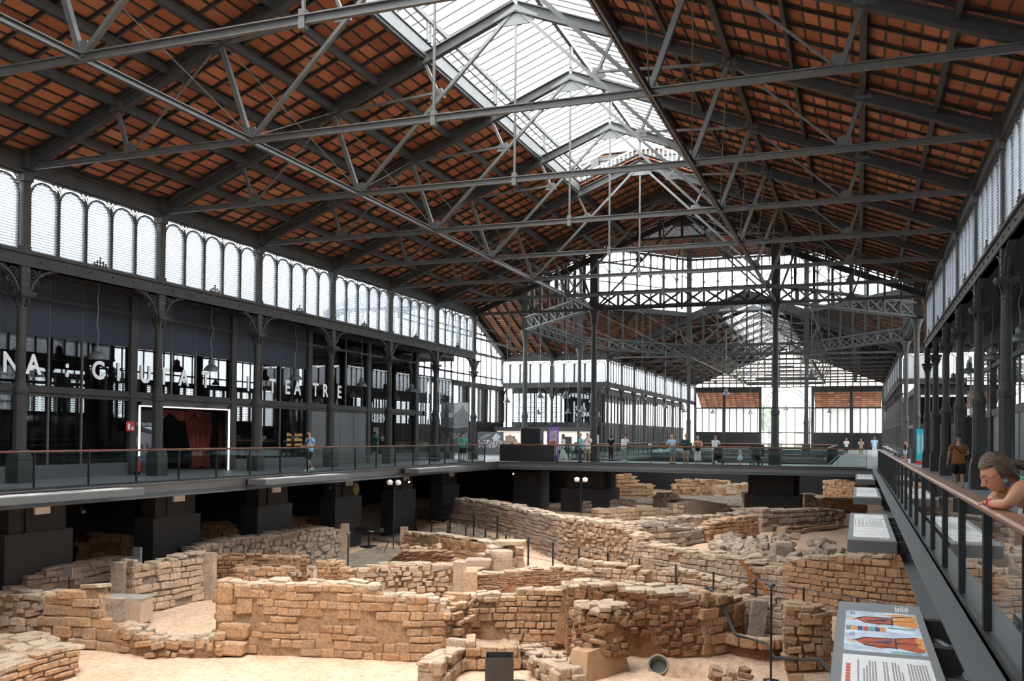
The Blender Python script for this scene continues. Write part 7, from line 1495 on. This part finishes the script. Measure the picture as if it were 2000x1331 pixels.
    for s in (-1, 1):
        an, to = L[s][2], L[s][3]; m_ = CL['white'] if shoes == 'white' else CL['black']; dz = an.z - .045
        mb = MB(); p = [(-.026, -.040), (.026, -.040), (.031, .03), (.026, .095), (-.026, .095), (-.031, .03)]
        mb.prism([((an.x + u) * H, (an.y + v) * H) for u, v in p], 2, dz * H, (dz + .018) * H); mb.prism([((an.x + u * .9) * H, (an.y + v * (.95 if v < .05 else .8)) * H) for u, v in p], 2, (dz + .018) * H, (dz + .05) * H); mb.build('shoe', m_, t, world=False)
    if bag:
        m_, side = bag; MB().path([(-side * .10 * H, (lf(.8) + .0) * H, .815 * H), (-side * .05 * H, (.085 + lf(.74)) * H, .74 * H), (side * .06 * H, (.085 + lf(.64)) * H, .64 * H), (side * .11 * H, .04 * H, .575 * H), (side * .05 * H, -.075 * H, .66 * H), (-side * .06 * H, (-.075 + lf(.75)) * H, .76 * H), (-side * .10 * H, lf(.8) * H, .815 * H)], .010 * H, 5).build('strap', m_, t, world=False)
        MB().cbox((side * .10 * H, .07 * H, .56 * H), (.06 * H, .05 * H, .09 * H)).build('bag', m_, t, world=False)
    if cap:
        co = xf(MB().lathe([(.091, .035), (.092, .06), (.08, .115), (.04, .14), (.0, .146)], n=14), MH).build('cap', cap, t, world=False); xf(MB().box(-.06, .07, .04, .06, .165, .05), MH).build('cap_peak', cap, co, world=False)
    return t
FOLD = (((-.14, .16, .655), (-.02, .27, .66)), ((.14, .16, .655), (.03, .28, .66)))
PHONE = (((-.13, .05, .66), (-.03, .15, .79)), ((.13, .05, .66), (.03, .15, .79)))
BENT = (((-.14, -.02, .65), (-.08, .12, .62)), ((.14, .0, .65), (.10, .13, .60)))
p1 = person('man in light blue t-shirt and black shorts walking on the left gallery', -21.25, 33.2, PI - .35, 1.70, CL['light_blue'], CL['black'], legs='walk', arms=BENT, bag=(CL['black'], 1))
person('man in a turquoise t-shirt and black shorts seen from behind on the left gallery', -21.9, 50.6, .2, 1.72, CL['green'], CL['black'], legs='step', arms=BENT, bag=(CL['black'], 1), shoes='black')
person('woman in white blouse, black tunic and wide white trousers by the purple banner', -16.5, 53.3, PI / 2 + .3, 1.68, CL['white'], CL['white'], hair=(HAIR_B, 'long'), legs='walk', legs_cover='wide', sleeves='long', female=True, arms=BENT, bag=(CL['khaki'], -1))
MB().lathe([(.155, .72), (.15, .85), (.125, 1.02), (.13, 1.08)], n=12).build('tunic', CL['black'], bpy.data.objects['person.002'], world=False)
person('man in a cyan shirt and navy trousers beside the young man taking a picture', -15.35, 52.95, PI / 2, 1.74, CL['cyan'], CL['navy'], hair=(HAIR_F, 'short'), legs='stand', legs_cover='trousers', shoes='black')
person('young man in a white t-shirt and khaki shorts taking a picture at the railing', -14.85, 52.7, PI + .1, 1.74, CL['white'], CL['khaki'], hair=(HAIR_B, 'short'), arms=PHONE)
person('bearded man in a light blue shirt and grey shorts leaning on the railing', -9.8, 52.45, PI - .3, 1.74, CL['light_blue'], CL['grey'], hair=(HAIR_F, 'short'), arms=FOLD, lean=.18, shoes='black')
person('curly man in a dark green shirt and beige shorts with a hand at his mouth', -9.05, 52.45, PI, 1.76, CL['dark_green'], CL['beige'], hair=(HAIR_B, 'short'), sleeves='long', arms=(((-.14, .13, .66), (-.02, .14, .83)), ((.14, .14, .65), (.03, .22, .67))), lean=.08, shoes='black')
person('woman in a black sleeveless top and white cropped trousers leaning on the railing', -8.4, 52.45, PI + .15, 1.68, CL['black'], CL['white'], hair=(HAIR_D, 'tied'), sleeves='none', female=True, arms=FOLD, lean=.15, legs_cover='cropped', legs='cross', shoes='black', bag=(CL['khaki'], 1))
person('little girl in a pale blue dress standing behind the railing', -6.15, 53.0, PI / 2 + .6, 1.08, None, None, hair=(HAIR_D, 'tied'), dress=CL['pale_blue'], kid=True, arms=BENT, shoes='black', legs_cover=None)
person('grey haired person in white leaning on the rear railing behind the group', -8.3, 58.2, -.4, 1.70, CL['white'], CL['grey'], hair=(HAIR_F, 'short'), arms=FOLD, lean=.15, legs_cover='trousers')
person('person in white bending over the rear railing, right of the octagon column', -14.0, 58.1, -.3, 1.72, CL['white'], CL['grey'], hair=(HAIR_D, 'short'), arms=FOLD, lean=.3, legs_cover='trousers')
person('dark haired visitor in black beside the front left octagon column', -14.7, 57.6, -.2, 1.66, CL['black'], CL['black'], hair=(HAIR_D, 'long'), female=True, legs_cover='trousers', shoes='black')
person('woman in a white top and black shorts far off on the rear gallery', -1.0, 90.5, PI, 1.64, CL['white'], CL['black'], hair=(HAIR_B, 'short'), female=True, arms=BENT)
person('woman in a beige top leaning far off by the right railing', .25, 90.0, PI, 1.60, CL['beige'], CL['khaki'], hair=(HAIR_F, 'long'), female=True, arms=FOLD, lean=.3, legs_cover='trousers')
person('man in a pale blue shirt and white trousers standing far off by the right railing', 1.35, 88.5, PI, 1.80, CL['pale_blue'], CL['white'], hair=(HAIR_D, 'short'), skin=SKIN_D, legs_cover='trousers')
person('woman in a black top and denim shorts leaning by the cart wheels', 3.1, 70.6, PI / 2 + .3, 1.62, CL['black'], CL['denim'], hair=(HAIR_D, 'long'), skin=SKIN_D, sleeves='none', female=True, legs='step', shoes='black')
pb_ = person('man in a brown t-shirt, black shorts and black cap walking away on the right gallery', 2.93, 31.99, -.05, 1.73, CL['brown'], CL['black'], skin=SKIN_D, legs='step', arms=(((-.155, -.01, .65), (-.175, .02, .50)), ((.155, -.01, .655), (.12, .13, .62))), cap=CL['black'], bag=(CL['black'], 1), shoes='black')
bt = thing('water_bottle', 'clear bottle with a pink cap in the brown shirted man\'s left hand', 'bottle', (2.62, 32.0, .70)); MB().lathe([(.03, 0), (.034, .02), (.034, .13), (.014, .17)], (2.62, 32.05, .66), 10).build('flask', PANE, bt); MB().lathe([(.02, .0), (.02, .03)], (2.62, 32.05, .83), 8).build('cap', plain('pink_cap', (.7, .2, .35), .5), bt)
person('dark silhouette of a person in black behind the right columns', 5.3, 48.5, 0, 1.78, CL['black'], CL['black'], legs_cover='trousers', shoes='black')

# ------------------------------------------------------------------ the woman leaning on the wooden rail, right edge
t = thing('person', 'woman with glasses and ponytail in floral dress leaning on the wooden handrail', 'person', (1.42, 7.65, 0))
def head_big():
    return head_mb(44, 34, 1.35)
# head faces -x and looks down: local +y -> world -x
MHw = Matrix.Translation(Vector((.945, 7.56, 1.305))) @ Matrix.Rotation(PI / 2 + .15, 4, 'Z') @ Matrix.Rotation(-.55, 4, 'X') @ Matrix.Diagonal((1.04, 1.04, 1.14, 1))
J = dict(pel=(1.42, 7.65, .90), wai=(1.32, 7.64, 1.02), che=(1.16, 7.62, 1.135), nek=(1.045, 7.59, 1.225), hed=(.985, 7.57, 1.255),
         sn=(1.085, 7.425, 1.225), en=(.985, 7.33, 1.098), wn=(.895, 7.545, 1.092), sf=(1.08, 7.795, 1.225), ef=(.95, 7.86, 1.10), wf=(.935, 7.645, 1.118),
         hl=(1.44, 7.56, .86), kl=(1.47, 7.55, .47), al=(1.52, 7.55, .08), tl=(1.39, 7.55, .035), hr=(1.44, 7.74, .86), kr=(1.43, 7.75, .47), ar=(1.48, 7.75, .08), tr=(1.35, 7.75, .035))
names_ = list(J); ix = {n: i for i, n in enumerate(names_)}
E = [(ix[a], ix[b]) for a, b in (('pel', 'wai'), ('wai', 'che'), ('che', 'nek'), ('nek', 'hed'), ('che', 'sn'), ('sn', 'en'), ('en', 'wn'), ('che', 'sf'), ('sf', 'ef'), ('ef', 'wf'), ('pel', 'hl'), ('hl', 'kl'), ('kl', 'al'), ('al', 'tl'), ('pel', 'hr'), ('hr', 'kr'), ('kr', 'ar'), ('ar', 'tr'))]
R_ = dict(pel=(.12, .13), wai=(.10, .12), che=(.105, .125), nek=.055, hed=.048, sn=.062, en=.044, wn=.027, sf=.062, ef=.044, wf=.027, hl=.085, kl=.06, al=.038, tl=.03, hr=.085, kr=.06, ar=.038, tr=.03)
o0 = Vector((1.42, 7.65, 0))
def hand_at(p, d, up, side, curl):
    zx = -Vector(d).normalized(); xx = Vector(up).normalized(); xx = (xx - zx * xx.dot(zx)).normalized(); yy = zx.cross(xx); M = Matrix((xx, yy, zx)).transposed().to_4x4(); M.translation = Vector(p) - o0; return xf(hand_mb(side, curl, .95), M)
shift = Matrix.Translation(-o0)
skin_job('body', [Vector(J[n]) - o0 for n in names_], E, [R_[n] for n in names_], plain('skin_woman', (.46, .225, .135), .45, 0, .4, var=.08), t, 2,
         [xf(head_big(), shift @ MHw), hand_at((.895, 7.545, 1.094), (.05, .97, .02), (0, 0, 1), 1, .25), hand_at((.935, 7.645, 1.122), (.05, -.95, .10), (0, 0, 1), 1, .40)])
hw_ = xf(hair_mb('tied', 80, 56), shift @ MHw @ Matrix.Translation(Vector((0, -.008, .004))) @ Matrix.Scale(1.06, 4)).build('hair', HAIR_W, t, world=False, fix=False)
def loc(p): return shift @ MHw @ Vector(p)
pt = [loc(p) for p in ((0, -.085, .02), (0, -.125, .01), (.01, -.165, -.02), (.02, -.20, -.06), (.02, -.225, -.10))]; mb = MB()
for k in range(9):
    a = k * .7; q = [p + Vector((0, math.cos(a), math.sin(a))) * .020 * (1 if i not in (0, 4) else .4) for i, p in enumerate(pt)]; mb.path(q, .015 if k < 8 else .022, 6)
mb.build('ponytail', HAIR_W, hw_, world=False)
mb = MB()
for s in (-1, 1):
    for k in range(4): mb.path([loc((s * (.070 + .004 * k), -.01 - .02 * k, .06 - .012 * k)), loc((s * (.086 + .003 * k), -.03 - .016 * k, -.01)), loc((s * .070, -.065 - .008 * k, -.065 - .01 * k)), loc((s * .045, -.095, -.10 - .01 * k))], .012, 5)
mb.build('side_locks', HAIR_W, hw_, world=False)
GL = plain('glasses_red', (.30, .03, .04), .35, var=0); mb = MB()
for s in (-1, 1):
    mb.path([loc((s * (.031 + .024 * math.cos(a * PI / 6)), .102 - .006 * abs(math.cos(a * PI / 6)), .002 + .018 * math.sin(a * PI / 6))) for a in range(13)], .0022, 5); mb.path([loc((s * .055, .098, .006)), loc((s * .076, .05, .010)), loc((s * .081, -.005, .008))], .0022, 5)
mb.path([loc((-.008, .108, .004)), loc((.008, .108, .004))], .002, 5); mb.build('glasses', GL, t, world=False)
for s in (-1, 1):
    for nm, z, r_, m_ in (('earring_disc', -.045, .013, plain('earring_teal', (.10, .22, .25), .5, var=.2) if 'earring_teal' not in MATS else MATS['earring_teal']), ('earring_drop', -.073, .016, plain('earring_blue', (.02, .04, .16), .5, var=.2) if 'earring_blue' not in MATS else MATS['earring_blue'])):
        c = loc((s * .087, -.004, z)); c.z = loc((s * .087, -.004, 0)).z + z; mb = MB(); mb.tube((c.x, c.y - .004, c.z), (c.x, c.y + .004, c.z), r_, n=14); mb.build(nm, m_, t, world=False)
    e = loc((s * .030, .0885, .006)); MB().lathe([(.0, -.009), (.010, 0), (.0, .009)], e, 10).build('eye', EYE_W, t, world=False); e = loc((s * .030, .0968, .002)); MB().lathe([(.0, -.004), (.0045, 0), (.0, .004)], e, 8).build('iris', HAIR_D, t, world=False)
    MB().path([loc((s * .014, .102, .030)), loc((s * .034, .098, .036)), loc((s * .052, .082, .030))], .0035, 5).build('eyebrow', HAIR_B, t, world=False)
MB().path([loc((-.022, .088, -.052)), loc((0, .101, -.049)), loc((.022, .088, -.052))], .0045, 6).build('lips', LIPS, t, world=False)
def floral(name):
    m, nt, n, l, b = new_mat(name); b.inputs['Roughness'].default_value = .85; b.inputs['Specular IOR Level'].default_value = .2
    ge = n.new('ShaderNodeTexCoord'); v = n.new('ShaderNodeTexVoronoi'); v.inputs['Scale'].default_value = 26; l.new(ge.outputs['Object'], v.inputs['Vector'])
    sp = n.new('ShaderNodeSeparateColor'); l.new(v.outputs['Color'], sp.inputs[0]); r = ramp(nt, [(.0, (.45, .03, .03)), (.22, (.06, .09, .05)), (.42, (.72, .69, .62)), (.8, (.70, .67, .60))]); r.color_ramp.interpolation = 'CONSTANT'; l.new(sp.outputs[0], r.inputs['Fac'])
    st_ = n.new('ShaderNodeMath'); st_.operation = 'LESS_THAN'; st_.inputs[1].default_value = .42; l.new(v.outputs['Distance'], st_.inputs[0]); mx = n.new('ShaderNodeMix'); mx.data_type = 'RGBA'; mx.inputs[6].default_value = (.72, .70, .63, 1); l.new(st_.outputs[0], mx.inputs[0]); l.new(r.outputs['Color'], mx.inputs[7]); l.new(mx.outputs[2], b.inputs['Base Color']); return m
FLOR = floral('floral_cloth')
dv = [(1.43, 7.65, .78), (1.41, 7.65, .90), (1.31, 7.64, 1.0), (1.17, 7.62, 1.075), (1.10, 7.62, 1.095)]
skin_job('dress', [Vector(p) - o0 for p in dv], [(0, 1), (1, 2), (2, 3), (3, 4)], [(.16, .165), (.135, .15), (.115, .138), (.118, .142), (.095, .125)], FLOR, t, 2)
MB().lathe([(.30, .42), (.24, .60), (.17, .82), (.14, .95)], (.03, 0, 0), 18).build('skirt', FLOR, t, world=False)
for s in (-1, 1): MB().path([Vector((1.05, 7.6 + s * .11, 1.17)) - o0, Vector((1.09, 7.6 + s * .13, 1.285)) - o0, Vector((1.22, 7.6 + s * .11, 1.265)) - o0], .008, 5).build('strap', CL['green'], t, world=False)
wp = Vector((.899, 7.53, 1.093)) - o0; MB().tube(wp + Vector((-.004, -.012, 0)), wp + Vector((.004, .012, 0)), .031, n=12).build('bracelet', CL['red'], t, world=False)
ph = thing('phone', 'small phone in a wooden-brown case held in the leaning woman\'s hands', 'phone', (.955, 7.575, 1.125)); MB().box(-.03, -.005, 0, .03, .005, .06).build('case', plain('phone_case', (.45, .27, .10), .5), ph, world=False).rotation_euler = (0, .5, .2)
flush_skins()

# lettering becomes plain meshes
bpy.context.view_layer.update(); dg_ = bpy.context.evaluated_depsgraph_get()
for o in TEXTS:
    me = bpy.data.meshes.new_from_object(o.evaluated_get(dg_)); q = bpy.data.objects.new(o.name, me); C.objects.link(q); q.parent = o.parent; q.location = o.location; q.rotation_euler = o.rotation_euler; q.scale = o.scale
    nm = o.name; bpy.data.objects.remove(o); q.name = nm
